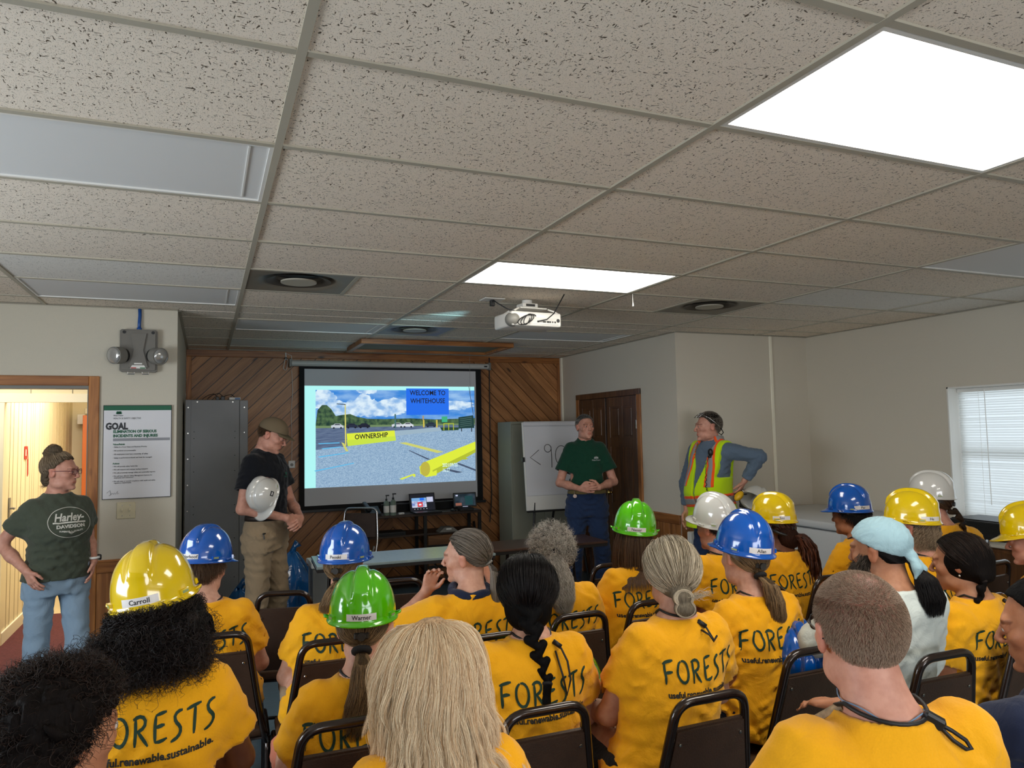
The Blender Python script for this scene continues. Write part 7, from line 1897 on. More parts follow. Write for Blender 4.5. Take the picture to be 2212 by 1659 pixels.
# 16  bearded man, pale blue headscarf, pale shirt
P = seated(2.16, .29, 1.318, -2, 'm', 1.04, 1.0, yaw=18, pitch=4, kx=.04, lean=-.10)
P['el'][0] = V3(-.25, .09, .86); P['wr'][0] = V3(-.23, .20, .84); P['hand'][0] = {'d': V3(-.45, .8, .10), 'n': (0, 0, 1), 't': (.8, .5, 0), 'c': .35}
r = figure(P, 'bearded man in a pale blue headscarf and white shirt with a dark ponytail', 'tan', 'white', 'cream', seed=16, pr=False, faceh=.006, sspec=dict(sleeve=1.35, fold=.6), eshirt=.018, face={'stubble': .3})
def scarf(s, T):
    s.D[:] = 9; s.ell(T(0, -.012, .036), (.091, .112, .097), P['R'], .01)
    w = s.grid((slice(None),) * 3); C, R = P['C'], P['R']; px, py, pz = w[0] - C[0], w[1] - C[1], w[2] - C[2]
    v = px * R[0, 1] + py * R[1, 1] + pz * R[2, 1]; z_ = px * R[0, 2] + py * R[1, 2] + pz * R[2, 2]
    s.D = np.maximum(s.D, (-(z_ - .030 - v * .42)).astype(f4) * .9)
    s.ell(T(0, -.116, -.012), (.022, .020, .024), P['R'], .01); s.chain([T(0, -.12, -.015), T(.022, -.135, -.06), T(.03, -.125, -.10)], [.016, .020, .006], .006); s.chain([T(0, -.12, -.015), T(-.022, -.14, -.05), T(-.03, -.135, -.085)], [.014, .018, .006], .006)
so = shell(P, r, 'black', .01, scarf, .0055, noise=.0016, nwl=.022, bounds=((-.13, -.19, -.14), (.13, .14, .16)), seed=16, name='headscarf'); so.data.materials.clear(); so.data.materials.append(CL['ltblue'])
tail = [(0, -.118, -.045), (.01, -.15, -.09), (.02, -.16, -.16), (.03, -.15, -.23)]
HATTED[0] = True; sh_ = shell(P, r, 'black', .002, pt(0, tail, [.018, .028, .028, .010]), .006, bounds=((-.13, -.22, -.28), (.13, .1, .13)), extra=.1)
strands(P, sh_, 'black', pulled(RS(16), 5200, tail[0], tail, [.02, .05, .06, .045], .001, wave=.012, loose=.001), .0005); HATTED[0] = False
g = RS(160); n = 2600; ax_ = g.uniform(-1, 1, n) * 1.75; z_ = g.uniform(-.125, -.035, n); a = np.stack([.064 * np.sin(ax_), .025 + .068 * np.cos(ax_) * np.ones(n), z_], 1); a[np.abs(ax_) > 1.2, 2] = g.uniform(-.09, .0, (np.abs(ax_) > 1.2).sum()); a = a[(np.abs(ax_) > .45) | (z_ < -.085) | ((z_ > -.052))]
v = np.stack([a[:, 0] * 3, a[:, 1] * 2, -np.ones(len(a)) * .35], 1) + g.normal(0, .1, (len(a), 3)); v /= np.linalg.norm(v, axis=1)[:, None]; t = np.linspace(0, 1, 6)[None, :, None]
def bp2(s, T):
    s.D[:] = 9; s.ell(T(0, .045, -.100), (.052, .050, .040), P['R'], .01); s.ell(T(0, .070, -.125), (.034, .030, .035), P['R'], .01)
    for q_ in (-1, 1): s.cap(T(q_ * .062, .018, -.02), T(q_ * .050, .045, -.09), .016, .026, .02)
    s.ell(T(0, .11, -.055), (.026, .03, .020), P['R'], .01, 'sub')
bo = shell(P, r, 'black', .0, bp2, .0055, noise=.002, nwl=.02, bounds=((-.1, -.03, -.18), (.1, .13, .03)), name='beard'); bo.data.materials.clear(); bo.data.materials.append(HC['beard'][1])
strands(P, bo, 'beard', curl_it(a[:, None] * V3(1.04, 1.04, 1) + v[:, None] * g.uniform(.02, .045, (len(a), 1, 1)) * t, g, .002, .02), .0005)
chair_for(P, 'brown chair of the man in the pale blue headscarf')
hard_hat('blue', Matrix.Translation(Vector((1.925, .50, .765))) @ Matrix.Rotation(math.radians(-25), 4, 'Z') @ Matrix.Rotation(math.radians(62), 4, 'X'), 'blue hard hat held on the lap of the man in the headscarf', 'Merc', math.radians(170), group='hard hats held or set down')

# 17  yellow hat, glasses
P = seated(3.065, .868, 1.33, 5, 'f', 1.0, 1.0, hat=True, pitch=3, yaw=20)
r = figure(P, 'seated woman with glasses and wavy brown hair under a yellow hard hat near the window', 'pink', seed=17, faceh=.006)
hat_on(P, r, 'yellow', 'yellow hard hat of the woman with glasses, left of the window', 'He', 212, tilt=-6)
def cm(s, T): s.ell(T(0, -.085, -.075), (.062, .036, .045), P['R'], .03)
sh_ = shell(P, r, 'ash', .008, cm, .006, noise=.003, bounds=((-.13, -.18, -.16), (.13, .1, .14)), seed=17)
g = RS(17); strands(P, sh_, 'ash', curl_it(falling(P, g, 2600, .15, .012, 16, stiff=.6, ymax=-.15), g, .006, .03), .0005)
glasses(P, r, mat('rose_frame', srgb(120, 60, 50), .3)); neck_cord(P, r, .09, .03); chair_for(P, 'brown chair of the woman with glasses and a yellow hard hat')

# 18  white hat by the window
P = seated(3.893, 1.385, 1.367, 6, 'f', 1.1, 1.1, hat=True, pitch=3, yaw=18)
P['el'][1] = P['sh'][1] + V3(.24, .02, -.08); P['wr'][1] = P['sh'][1] + V3(.34, .10, -.30)
r = figure(P, 'seated woman with a brown braid under a white hard hat beside the window', 'pink', seed=18, pr=False)
hat_on(P, r, 'white', 'white hard hat highest at the right, beside the window', None, tilt=-6)
bp_ = [(0, -.105, -.045), (.03, -.14, -.09), (.055, -.15, -.15), (.075, -.15, -.22)]
sh_ = shell(P, r, 'brown', .006, braid_prims(bp_, .026, .016, 8), .0055, bounds=((-.13, -.2, -.28), (.16, .1, .14)), seed=18); strands(P, sh_, 'brown', pulled(RS(18), 1600, (0, -.11, -.05), [(0, -.11, -.05), (.01, -.12, -.07)], [.02, .02], .01, k2=3), .0005)
hair_tie(P, r, (.05, -.15, -.14), .016, M['black'], .007); neck_cord(P, r); chair_for(P, 'brown chair of the woman in the white hard hat beside the window')

# 19  dark side braid, profile
P = seated(2.666, .338, 1.22, 5, 'f', 1.06, 1.04, yaw=20, pitch=6, lean=-.13)
r = figure(P, 'seated woman with a dark brown side braid in left profile', 'tan', seed=19, faceh=.0055, pdx=.03)
bp_ = [(-.05, -.085, -.055), (-.080, -.075, -.11), (-.092, -.05, -.17), (-.095, -.02, -.23)]
def cm(s, T): s.ell(T(0, -.03, .01), (.086, .100, .095), P['R'], .02); s.ell(T(-.02, -.09, -.05), (.055, .035, .035), P['R'], .03); braid_prims(bp_, .024, .014, 9)(s, T)
sh_ = shell(P, r, 'darkbrown', .010, cm, .005, bounds=((-.16, -.16, -.26), (.13, .1, .15)), seed=19)
strands(P, sh_, 'darkbrown', pulled(RS(19), 4200, (-.045, -.095, -.05), [(-.045, -.095, -.05), (-.06, -.09, -.07)], [.025, .02], .010, k2=3), .00045)
neck_cord(P, r, .17, .06); MB().sph(P['C'] + P['R'] @ V3(-.088, -.012, -.040), .005).build('earring', M['chrome'], r, smooth=True)
chair_for(P, 'brown chair of the woman with the side braid', dx=.02, drz=6)

# 20  right edge yellow hat
P = seated(3.50, .56, 1.268, 8, 'f', 1.1, 1.05, hat=True, yaw=20, pitch=6, kx=.08)
r = figure(P, 'seated person with curly hair under a yellow hard hat cut by the right edge', 'pink', seed=20, faceh=.006)
hat_on(P, r, 'yellow', 'yellow hard hat cut by the right edge of the picture', None, tilt=4)
def cm(s, T): s.ell(T(0, -.085, -.08), (.066, .038, .05), P['R'], .03)
sh_ = shell(P, r, 'ash', .010, cm, .007, noise=.004, bounds=((-.15, -.18, -.2), (.15, .1, .14)), seed=20); g = RS(20); strands(P, sh_, 'ash', curl_it(falling(P, g, 2200, .17, .014, 16, stiff=.6, ymax=-.15), g, .007, .03), .0005)
chair_for(P, 'brown chair at the right edge under the yellow hard hat person')

# 21  grey short-haired man near the camera
P = seated(.985, -.661, 1.386, -10, 'm', 1.15, 1.08, yaw=-14, pitch=3, k=.97)
r = figure(P, 'large seated man with short grey-brown hair and dark glasses, nearest on the right', 'pink', seed=21, faceh=.0045, hb=.010, hs=.009, pr=False, sspec=dict(fold=.6))
sh_ = shell(P, r, 'shortgrey', .0022, None, .0045, seed=21)
thin = lambda d: np.clip(1.05 - 1.0 * np.exp(-((d[:, 0] - .1) ** 2 + (d[:, 1] + .25) ** 2) / .16) * (d[:, 2] > .3), .25, 1)
bm_ = sh_.data; bm_.materials.clear(); bm_.materials.append(skinmat('scalp', srgb(158, 104, 88))); a_ = bm_.attributes.new('tint', 'FLOAT_COLOR', 'POINT'); a_.data.foreach_set('color', np.ones(len(bm_.vertices) * 4, f4))
strands(P, sh_, 'shortgrey', short_hair(RS(21), 24000, .0095, .12, 5, thin), .00022)
glasses(P, r, M['dark']); neck_cord(P, r, .0, lift=.004)
b = P['nb'] + V3(.052, -.066, .030)
MB().b(-.02, .018, -.008, .008, -.012, .012, .004).build('cord_buckle', M['dark'], r, b, (.3, .5, -.5))
MB().tube([b, b + V3(.03, -.008, -.018), b + V3(.055, -.012, -.036), b + V3(.062, -.016, -.050), b + V3(.048, -.018, -.048), b + V3(.026, -.014, -.032), b], .004, 7).build('cord_tail', M['cord'], r, smooth=True)
MB().tube([P['nb'] + V3(.072 * math.sin(a), -.076 * math.cos(a) + .008, .034 + .006 * math.sin(4 * a) + .03 * (1 - math.cos(a)) * .5) for a in np.linspace(math.radians(-130), math.radians(60), 20)], .0014, 5).build('blue_wire', mat('wire_blue', srgb(110, 140, 170), .4), r)
MB().tube([P['nb'] + V3(-.06, .03, .03), P['nb'] + V3(-.085, .06, .0), P['nb'] + V3(-.09, .10, -.03)], .014, 8).build('lanyard', mat('leopard_lanyard', srgb(150, 124, 90), .5, var=.5, vscale=70), r)
chair_for(P, 'brown chair of the large man with dark glasses')

# 22  navy sweatshirt at the right edge
P = seated(1.73, -.56, 1.285, -8, 'f', 1.1, 1.05, yaw=36, pitch=10)
P['el'][0] = V3(-.25, .14, .84); P['wr'][0] = V3(-.30, .40, .86); P['hand'][0] = {'d': V3(-.4, .9, -.1), 'n': (0, 0, 1), 't': (1, 0, 0), 'c': .3}
r = figure(P, 'seated woman in a navy sweatshirt with dark pulled-back hair at the right edge', 'olive', 'navy', seed=22, faceh=.0055, pr=False, sspec=dict(sleeve=1.75, hem=.48), eshirt=.022)
tail = [(0, -.115, .0), (.0, -.145, -.05), (.01, -.15, -.12)]
sh_ = shell(P, r, 'black', .008, pt(0, tail, [.015, .024, .014]), .005, bounds=((-.13, -.19, -.17), (.13, .1, .14)), seed=22); strands(P, sh_, 'black', pulled(RS(22), 4200, tail[0], tail, [.014, .026, .02], .010, k2=8), .00045)
for i in range(9): MB().sph(P['nb'] + V3(-.075 + .003 * i, -.035 + .012 * i, .012 - .003 * i), .0042, 8, 6).build('bead', M['chrome'], r, smooth=True)
chair_for(P, 'brown chair of the woman in the navy sweatshirt')

# empty chairs and stray hats
chair(.23, 2.42, -14, 'empty brown chair in the front row beside the standing man in the cap')
chair(.80, 2.45, -8, 'empty brown chair in front of the left folding table')
chair(2.00, 2.30, 2, 'empty brown chair in front of the brown folding table')
chair(4.42, 1.75, 30, 'brown chair between the window cabinet and the white hard hat woman')
hard_hat('green', Matrix.Translation(Vector((1.06, .72, .715))) @ Matrix.Rotation(math.radians(20), 4, 'Z') @ Matrix.Rotation(math.radians(-20), 4, 'X'), 'green hard hat on the lap of the woman with the low bun', None, group='hard hats held or set down')
# silver folding chair by the console
sc_ = empty('folding_chair', (1.19, 5.72, 0), math.radians(150), 'silver framed folding chair left of the media console', 'chair')
MB().tube(arc_path([(-.17, .02, .0), (-.19, -.16, .60), (-.17, -.2, .90), (.17, -.2, .90), (.19, -.16, .60), (.17, .02, .0)], .06, 6), .011, 10).build('back_frame', M['chrome'], sc_, smooth=True)
MB().b(-.165, .165, -.205, -.185, .60, .85, .006).build('backrest', M['vinyl'], sc_); MB().b(-.18, .18, -.14, .22, .43, .455, .01).build('seat', M['seatvinyl'], sc_)
for x in (-.16, .16): MB().tube([(x, .22, 0), (x, -.12, .52)], .010, 8).build('leg', M['chrome'], sc_)
# ================================================================== STANDING FIGURES
def standing(x, y, H_, rz, sex='f', girth=1.0, width=1.0, yaw=0, pitch=0, roll=0, k=None, belly=0.0, nod=0.0, hat=False, stance=.10, bust=0.0, lean=(0, 0)):
    k = k or (1.0 if sex == 'm' else .94); HATTED[0] = hat
    C = V3(lean[0], .015 + nod + lean[1], H_ - .118 * k); R = rotm(yaw, pitch, roll); N = V3(lean[0] * .8, -.035 + lean[1], H_ - .268)
    zs = H_ - .332; sw = (.168 if sex == 'm' else .146) * width; g = girth
    cx = lambda z: lean[0] * .8 * np.clip((z - .5 * H_) / (.35 * H_), 0, 1); cy0 = lambda z: lean[1] * np.clip((z - .5 * H_) / (.35 * H_), 0, 1)
    A = ((H_ - .240, .054, .054, -.03), (H_ - .268, .082 * width, .066, -.03), (H_ - .292, .112 * width, .080, -.025), (H_ - .325, .148 * width, .095, -.02), (H_ - .39, .166 * width, .112 + bust * .6, -.01 + bust * .5),
         (H_ - .46, .166 * width, .116 + bust, -.005 + bust * .8), (.655 * H_, .150 * g, .108 * g + belly * .8, .0 + belly * .8), (.61 * H_, .152 * g, .110 * g + belly, belly), (.56 * H_, .165 * g, .115 * g + belly * .5, belly * .4 - .005), (.515 * H_, .176 * g, .120 * g, -.012), (.475 * H_, .172 * g, .112, -.012))
    rows = [(z, a, b, cx(z), c + cy0(z)) for z, a, b, c in sorted(A)]
    sh = [V3(cx(zs) + q * sw, -.02 + lean[1], zs) for q in (-1, 1)]
    P = dict(rows=rows, C=C, R=R, k=k, nb=N, sh=sh, el=[s_ + V3(q * .06, -.02, -.28) for s_, q in zip(sh, (-1, 1))], wr=[s_ + V3(q * .06, .06, -.53) for s_, q in zip(sh, (-1, 1))],
             hand=[{'d': (0, .2, -1), 'n': (q, 0, 0), 't': (0, 1, 0), 'c': .3} for q in (-1, 1)], hip=[V3(q * .088, -.01, .505 * H_) for q in (-1, 1)], kn=[V3(q * stance, .015, .275 * H_) for q in (-1, 1)], an=[V3(q * (stance + .015), -.02, .055 * H_) for q in (-1, 1)],
             arm=1.06 if sex == 'm' else .92, neck=1.1 if sex == 'm' else .9, sex=sex, back=V3(0, -1, 0), loc=(x, y, 0), rz=math.radians(rz), finehands=[])
    return P
def finish(P):
    P['toe'] = [a + V3(q * .03, .16, -.05) for a, q in zip(P['an'], (-1, 1))]; P['finehands'] = [w for w in P['wr'] if w is not None]
    return P
def slab(P, root, name, m, e, cond, h=.006, z=(0.5, 1.6), e0=None, extra=None, rows=None):
    """a band of cloth lying on the torso: torso offset e, kept where cond(X,Y,Z) < 0"""
    rows = rows or P['rows']; a = max(r[1] for r in rows) + e + .03; s = SDF(axis(-a + min(r[3] for r in rows), a + max(r[3] for r in rows), h), axis(min(r[4] - r[2] for r in rows) - e - .03, max(r[4] + r[2] for r in rows) + e + .03, h), axis(z[0], z[1], h))
    s.loft(rows, e, .001)
    for i in (0, 1): s.cap(P['sh'][i] + (P['nb'] - P['sh'][i]) * .12, P['sh'][i] + (P['el'][i] - P['sh'][i]) * .25, .064 * P['arm'] + (e - .012), .066 * P['arm'] + (e - .012), .05)
    s.cap(P['nb'] + V3(0, 0, -.035), P['nb'], .085 * P['neck'] + (e - .013), .066 * P['neck'] + (e - .013), .05)
    if extra: extra(s)
    X, Y, Z = s.grid((slice(None),) * 3); s.D = np.maximum(s.D, np.broadcast_to(cond(X, Y, Z), s.D.shape).astype(f4)).astype(f4)
    V, F = s.mesh(); return obj(name, np_mesh(name, V, F, m), root) if len(F) else None
def belt(P, root, z, m, buckle=M['chrome'], w=.019, e=.014):
    rows = P['rows']; vs, fs = [], []; n = 64
    for (dz, o) in ((-w, 0), (-w, .005), (w, .005), (w, 0)):
        zz_ = z + dz; rs = sorted(rows); a, b, cx, cy = [np.interp(zz_, [r[0] for r in rs], [r[j] for r in rs]) for j in (1, 2, 3, 4)]
        for i in range(n):
            t = 2 * math.pi * i / n; c, s_ = math.cos(t), math.sin(t); q = (abs(c) ** 2.3 + abs(s_) ** 2.3) ** (-1 / 2.3); vs.append((cx + (a + e + o) * c * q, cy + (b + e + o) * s_ * q, zz_))
    for j in range(3):
        for i in range(n): fs.append((j * n + i, j * n + (i + 1) % n, (j + 1) * n + (i + 1) % n, (j + 1) * n + i))
    o = obj('belt', mesh_of('belt', vs, fs, m, True), root)
    yb = max(v[1] for v in vs); MB().b(-.024, .024, yb - .003, yb + .006, z - .020, z + .020, .004).build('buckle', buckle, o); return o
def polo_collar(P, root, m):
    nb = P['nb']; k = P['neck']; vs, fs = [], []; n = 40
    for (r_, z_) in ((.056, .040), (.060, .046), (.070, .030), (.080, .006), (.079, .002)):
        for i in range(n + 1):
            t = math.radians(-158 + 316 * i / n); drop = .045 * max(0, -math.cos(t)) ** 1.5; vs.append(tuple(nb + V3(r_ * k * 1.02 * math.sin(t), .012 - r_ * k * math.cos(t) * 1.08, z_ - drop + (.0 if z_ > .03 else -.012 * max(0, -math.cos(t))))))
    for j in range(4):
        for i in range(n): a = j * (n + 1) + i; fs.append((a, a + 1, a + n + 2, a + n + 1))
    me = mesh_of('collar', vs, fs, m, True); o = obj('collar', me, root); md = o.modifiers.new('thick', 'SOLIDIFY'); md.thickness = .003; return o
def front_text(P, root, sh, m, s, size, cx, cz, bold=.0004, shear=0.0, sx=1.0, sy=1.0, name='shirt_print', yaw=0, arc=0.0):
    V, F = P['VF']; bv = P.setdefault('bv', BVHTree.FromPolygons([tuple(v) for v in V.tolist()], F.tolist()))
    v, f = small_text(s, size, bold); v = v * np.array([sx, sy]); v = v + np.array([shear, 0]) * v[:, 1:2]
    return project(name, (v, f), bv, sh, m, (cx, 0), cz, yaw, off=.002, dirn=-1, arc=arc)
def front_shape(P, root, sh, m, polys, cx, cz, name='shirt_print', yaw=0):
    V, F = P['VF']; bv = P.setdefault('bv', BVHTree.FromPolygons([tuple(v) for v in V.tolist()], F.tolist())); vs, fs = [], []
    for p in polys: b = len(vs); vs += p; fs.append(tuple(range(b, b + len(p))))
    return project(name, (np.array(vs), fs), bv, sh, m, (cx, 0), cz, yaw, off=.002, dirn=-1)
def ribbon(pts, w):
    q = np.array(pts, float); t = np.gradient(q, axis=0); t /= np.linalg.norm(t, axis=1)[:, None]; n = np.stack([-t[:, 1], t[:, 0]], 1); return [[tuple(q[i] + n[i] * w), tuple(q[i + 1] + n[i + 1] * w), tuple(q[i + 1] - n[i + 1] * w), tuple(q[i] - n[i] * w)] for i in range(len(q) - 1)]
def tree_logo(P, r, m, cx, cz, s=1.0):
    pol = []
    for x, q in ((0, 1.0), (-.013, .75), (.013, .75)): pol.append([((x - .009 * q) * s, -.006 * s), ((x + .009 * q) * s, -.006 * s), ((x + .007 * q) * s, .006 * q * s), (x * s, .016 * q * s), ((x - .007 * q) * s, .006 * q * s)])
    front_shape(P, r, P['shirt'], m, pol, cx, cz, 'logo_trees'); front_text(P, r, P['shirt'], m, 'West Fraser', .015 * s, cx, cz - .018 * s, name='logo_name')
M['printwhite'] = mat('shirt_print_white', srgb(206, 204, 194), .8); M['printgreen'] = mat('logo_green', srgb(18, 92, 70), .8); M['printgrey'] = mat('logo_grey', srgb(172, 176, 176), .8)
M['leather'] = mat('belt_leather', srgb(34, 24, 20), .5); M['webbing'] = mat('belt_webbing', srgb(128, 112, 70), .85)

# --- woman in the doorway
P = standing(-1.03, 3.46, 1.585, 208, 'f', 1.0, 1.02, yaw=42, pitch=2, k=.93, stance=.085, bust=.02)
P['el'] = [V3(-.20, -.10, 1.075), V3(.265, -.13, 1.06)]; P['wr'] = [V3(-.175, .07, .915), V3(.185, .065, .905)]
P['hand'] = [{'d': V3(.25, .35, -1), 'n': (-1, .3, 0), 't': (0, 1, 0), 'c': .25}, {'d': V3(-.35, .45, -1), 'n': (1, .3, 0), 't': (0, 1, 0), 'c': .25}]
P['kn'] = [V3(-.075, .12, .44), V3(.115, .02, .44)]; P['an'] = [V3(-.06, -.07, .087), V3(.135, .0, .087)]; P['leg'] = .86; finish(P)
r = figure(P, 'standing woman in a dark green printed t-shirt and light jeans leaning in the doorway', 'pink', 'olive', 'lightjeans', hb=.0095, hfine=.0055, faceh=.0045, hs=.008, ht=.010, sspec=dict(hem=.835, sleeve=.60, fold=.8, low=.004, foldz=(.83, 1.2)), tspec=dict(waist=.93, loose=.012, fold=.7, seat=.008), shoe='grey', seed=31, pr=False, face={'lip': (.86, .62, .6), 'brow': (.5, .42, .36)})
def cm(s, T):
    for x, y, z, q in ((0, -.055, .135, .045), (.02, -.03, .145, .035), (-.025, -.07, .14, .035), (0, -.085, .12, .03)): s.ell(T(x, y, z), (q, q, q * .85), P['R'], .015)
    s.ell(T(0, -.07, -.05), (.05, .045, .045), P['R'], .03)
sh_ = shell(P, r, 'ash', .008, cm, .005, noise=.003, nwl=.02, bounds=((-.13, -.16, -.14), (.13, .11, .21)), seed=31)
g = RS(31); strands(P, sh_, 'ash', pulled(g, 3200, (0, -.06, .115), [(0, -.06, .115), (0, -.06, .12)], [.03, .03], .012, k2=2), .0005)
n = 900; th = g.uniform(0, 6.28, (n, 1)) + np.linspace(0, 1, 12)[None] * 2.6; ph = g.uniform(-1, 1, (n, 1)); q = np.stack([.042 * np.cos(th) * np.cos(ph) + g.normal(0, .004, (n, 1)), -.055 + .045 * np.sin(th) * np.cos(ph) + 0 * ph, .140 + .036 * np.sin(ph) + .01 * np.sin(th * 2)], 2); strands(P, sh_, 'sandy', curl_it(q, g, .004, .03), .0005)
n = 60; q = V3(-.03, -.09, -.07) + np.cumsum(g.normal(0, .003, (n, 12, 3)) + V3(-.001, -.004, -.003), 1); strands(P, sh_, 'ash', q, .0004)
glasses(P, r, mat('maroon_frame', srgb(92, 30, 44), .3)); sh = P['shirt']
cx_, cz_ = -.015, 1.175; pw = M['printwhite']
ov = [(.118 * math.cos(t), .088 * math.sin(t)) for t in np.linspace(0, 2 * math.pi, 61)]
front_shape(P, r, sh, pw, ribbon(ov, .0016), cx_, cz_, 'printed_oval')
front_text(P, r, sh, pw, 'Harley-', .062, cx_, cz_ + .030, .0016, .32, .88, 1.0, 'printed_word'); front_text(P, r, sh, pw, 'DAVIDSON', .027, cx_, cz_ - .022, .0012, 0, 1.15, 1.0, 'printed_word')
front_text(P, r, sh, pw, 'SUPERIOR      QUALITY', .0125, cx_, cz_ - .052, .0005, 0, 1.0, 1.0, 'printed_word', arc=-1.2)
front_shape(P, r, sh, pw, ribbon([(-.095 + .18 * t, -.002 + .004 * math.sin(t * 3.1) + (0.004 if t < .1 else 0)) for t in np.linspace(0, 1, 14)], .0042), cx_, cz_, 'printed_swoosh')
front_shape(P, r, sh, pw, ribbon([(0, -.067), (.014, -.058), (0, -.049), (-.014, -.058), (0, -.067)], .0012) + ribbon([(-.016, -.058), (-.005, -.058), (.005, -.058), (.016, -.058)], .002), cx_, cz_, 'printed_shield')
nb = P['nb']; MB().tube([nb + V3(.066 * math.sin(a), .02 + -.062 * math.cos(a) + .03 * max(0, -math.cos(a)), .012 - .095 * max(0, -math.cos(a)) ** 1.6) for a in np.linspace(0, 2 * math.pi, 36, endpoint=False)], .0011, 5, closed=True).build('necklace', mat('gold_chain', srgb(190, 160, 110), .3, metal=1), r)
w = P['wr'][0]; MB().tube([w + V3(.028 * math.cos(t), .028 * math.sin(t), .022) for t in np.linspace(0, 2 * math.pi, 20, endpoint=False)], .0075, 8, closed=True).build('watch_band', M['white'], r, smooth=True); MB().b(w[0] - .040, w[0] - .026, w[1] - .018, w[1] + .018, w[2] + .004, w[2] + .038, .004).build('watch_face', M['dark'], r)

# --- man in the cap
P = standing(.215, 3.985, 1.80, 232, 'm', 1.0, 1.02, yaw=14, pitch=24, nod=.035, stance=.10)
P['C'][2] -= .010
P['el'] = [V3(-.262, .03, 1.165), V3(.268, -.02, 1.155)]; P['wr'] = [V3(-.075, .24, 1.055), V3(.075, .215, 1.075)]
P['hand'] = [{'d': V3(.85, .25, -.35), 'n': (-.2, 1, .3), 't': (.2, .1, 1), 'c': .45}, {'d': V3(-.75, .30, -.55), 'n': (.3, 1, .3), 't': (0, .2, 1), 'c': .35}]
P['kn'] = [V3(-.11, .03, .49), V3(.115, .0, .49)]; finish(P)
r = figure(P, 'standing man in a black polo shirt, tan cap and khaki trousers looking down', 'pink', 'black', 'khaki', hb=.0095, hfine=.0055, faceh=.0045, hs=.008, ht=.010, sspec=dict(hem=1.088, sleeve=.60, fold=.6, low=.004, foldz=(1.0, 1.3)), tspec=dict(waist=1.10, loose=.016, seat=.012), shoe='brown', seed=32, pr=False)
polo_collar(P, r, CL['black']); belt(P, r, 1.075, M['leather'])
tree_logo(P, r, M['printgreen'], -.09, 1.385, 1.15)
sh_ = shell(P, r, 'brown', .003); strands(P, sh_, 'brown', short_hair(RS(32), 2500, .014, .2), .0005)
def capc(s, T):
    s.D[:] = 9; s.ell(T(0, -.010, .045), (.092, .112, .092), P['R'], .004)
    C, R = P['C'], P['R']; X, Y, Z = s.grid((slice(None),) * 3); px, py, pz = X - C[0], Y - C[1], Z - C[2]; v = px * R[0, 1] + py * R[1, 1] + pz * R[2, 1]; w_ = px * R[0, 2] + py * R[1, 2] + pz * R[2, 2]
    s.D = np.maximum(s.D, (-(w_ - .036 - .05 * v)).astype(f4))
HATTED[0] = False
so = shell(P, r, 'black', .01, capc, .0055, bounds=((-.13, -.16, -.02), (.13, .14, .16)), name='baseball_cap', ears=False); so.data.materials.clear(); so.data.materials.append(mat('cap_mesh_tan', srgb(120, 104, 80), .9, bump=.5, bscale=600))
vs, fs = [], []; n = 20
for j, q in enumerate((0, .5, 1)):
    for i in range(n + 1):
        a = math.radians(-62 + 124 * i / n); x = .090 * math.sin(a); y = .098 * math.cos(a) + q * .072 * math.cos(a * 1.25) ** .6 if abs(a * 1.25) < 1.57 else .098 * math.cos(a); vs.append(tuple(P['C'] + P['R'] @ (V3(x, y - .002, .047 - .016 * q - .12 * x * x * 10 * q * .5))))
for j in range(2):
    for i in range(n): a = j * (n + 1) + i; fs.append((a, a + 1, a + n + 2, a + n + 1))
vo = obj('visor', mesh_of('visor', vs, fs, mat('cap_brim_olive', srgb(92, 82, 60), .85), True), so); vo.modifiers.new('thick', 'SOLIDIFY').thickness = .004
MB().tube([(.165, .085, .975), (.165, .092, .93)], .004, 6).b(.15, .18, .085, .095, .965, .975, .002).build('pocket_clip', M['dark'], r)
Wm = Matrix.Translation(Vector(P['loc'])) @ Matrix.Rotation(P['rz'], 4, 'Z')
hh = hard_hat('white', Wm @ Matrix.Translation(Vector((.185, .115, 1.245))) @ Matrix.Rotation(math.radians(-100), 4, 'Z') @ Matrix.Rotation(math.radians(-68), 4, 'X') @ Matrix.Rotation(math.radians(0), 4, 'Y'), 'white hard hat with round stickers held under the arm of the man in the cap', None, group='hard hats held or set down')
def round_sticker(hat, th, z, rx, rz_, m1, m2):
    p_ = hat_patch('round_sticker', math.radians(th), z, rx, rz_, .0003, .0006, m1, hat, 8); hat_patch('sticker_mark', math.radians(th), z, rx * .6, rz_ * .35, .0009, .0004, m2, p_, 6)
M['stick_red'] = mat('sticker_red', srgb(176, 44, 44), .4)
for th, z, m1, m2 in ((90, .05, M['ink'], M['sticker']), (60, .05, M['stick_red'], M['sticker']), (140, .03, M['ink'], M['sticker']), (100, .085, M['stick_red'], M['ink']), (-90, .05, M['ink'], M['sticker']), (180, .04, M['stick_red'], M['sticker'])): round_sticker(hh, th, z, .035, .026, m1, m2)

# --- presenter in the dark green polo
P = standing(3.20, 4.50, 1.815, 160, 'm', 1.06, .94, yaw=16, pitch=-2, belly=.018, stance=.13)
P['el'] = [V3(-.262, .03, 1.165), V3(.262, .03, 1.165)]; P['wr'] = [V3(-.085, .245, 1.13), V3(.095, .225, 1.12)]
P['hand'] = [{'d': V3(.8, .30, .15), 'n': (-.3, 1, .1), 't': (.2, 0, 1), 'c': .40}, {'d': V3(-.75, .45, .0), 'n': (.3, .9, -.2), 't': (0, .1, 1), 'c': .22}]
P['mouth'] = 1; P['jaw'] = 1.08; finish(P)
r = figure(P, 'standing presenter in a dark green polo shirt and blue jeans with hands clasped in front', 'pink', 'green', 'jeans', hb=.0095, hfine=.006, faceh=.0045, hs=.009, ht=.011, sspec=dict(hem=1.092, sleeve=.66, fold=.6, low=.004, foldz=(1.0, 1.3), sw=(.062, .080)), tspec=dict(waist=1.10, loose=.020, seat=.012), shoe='brown', seed=33, pr=False)
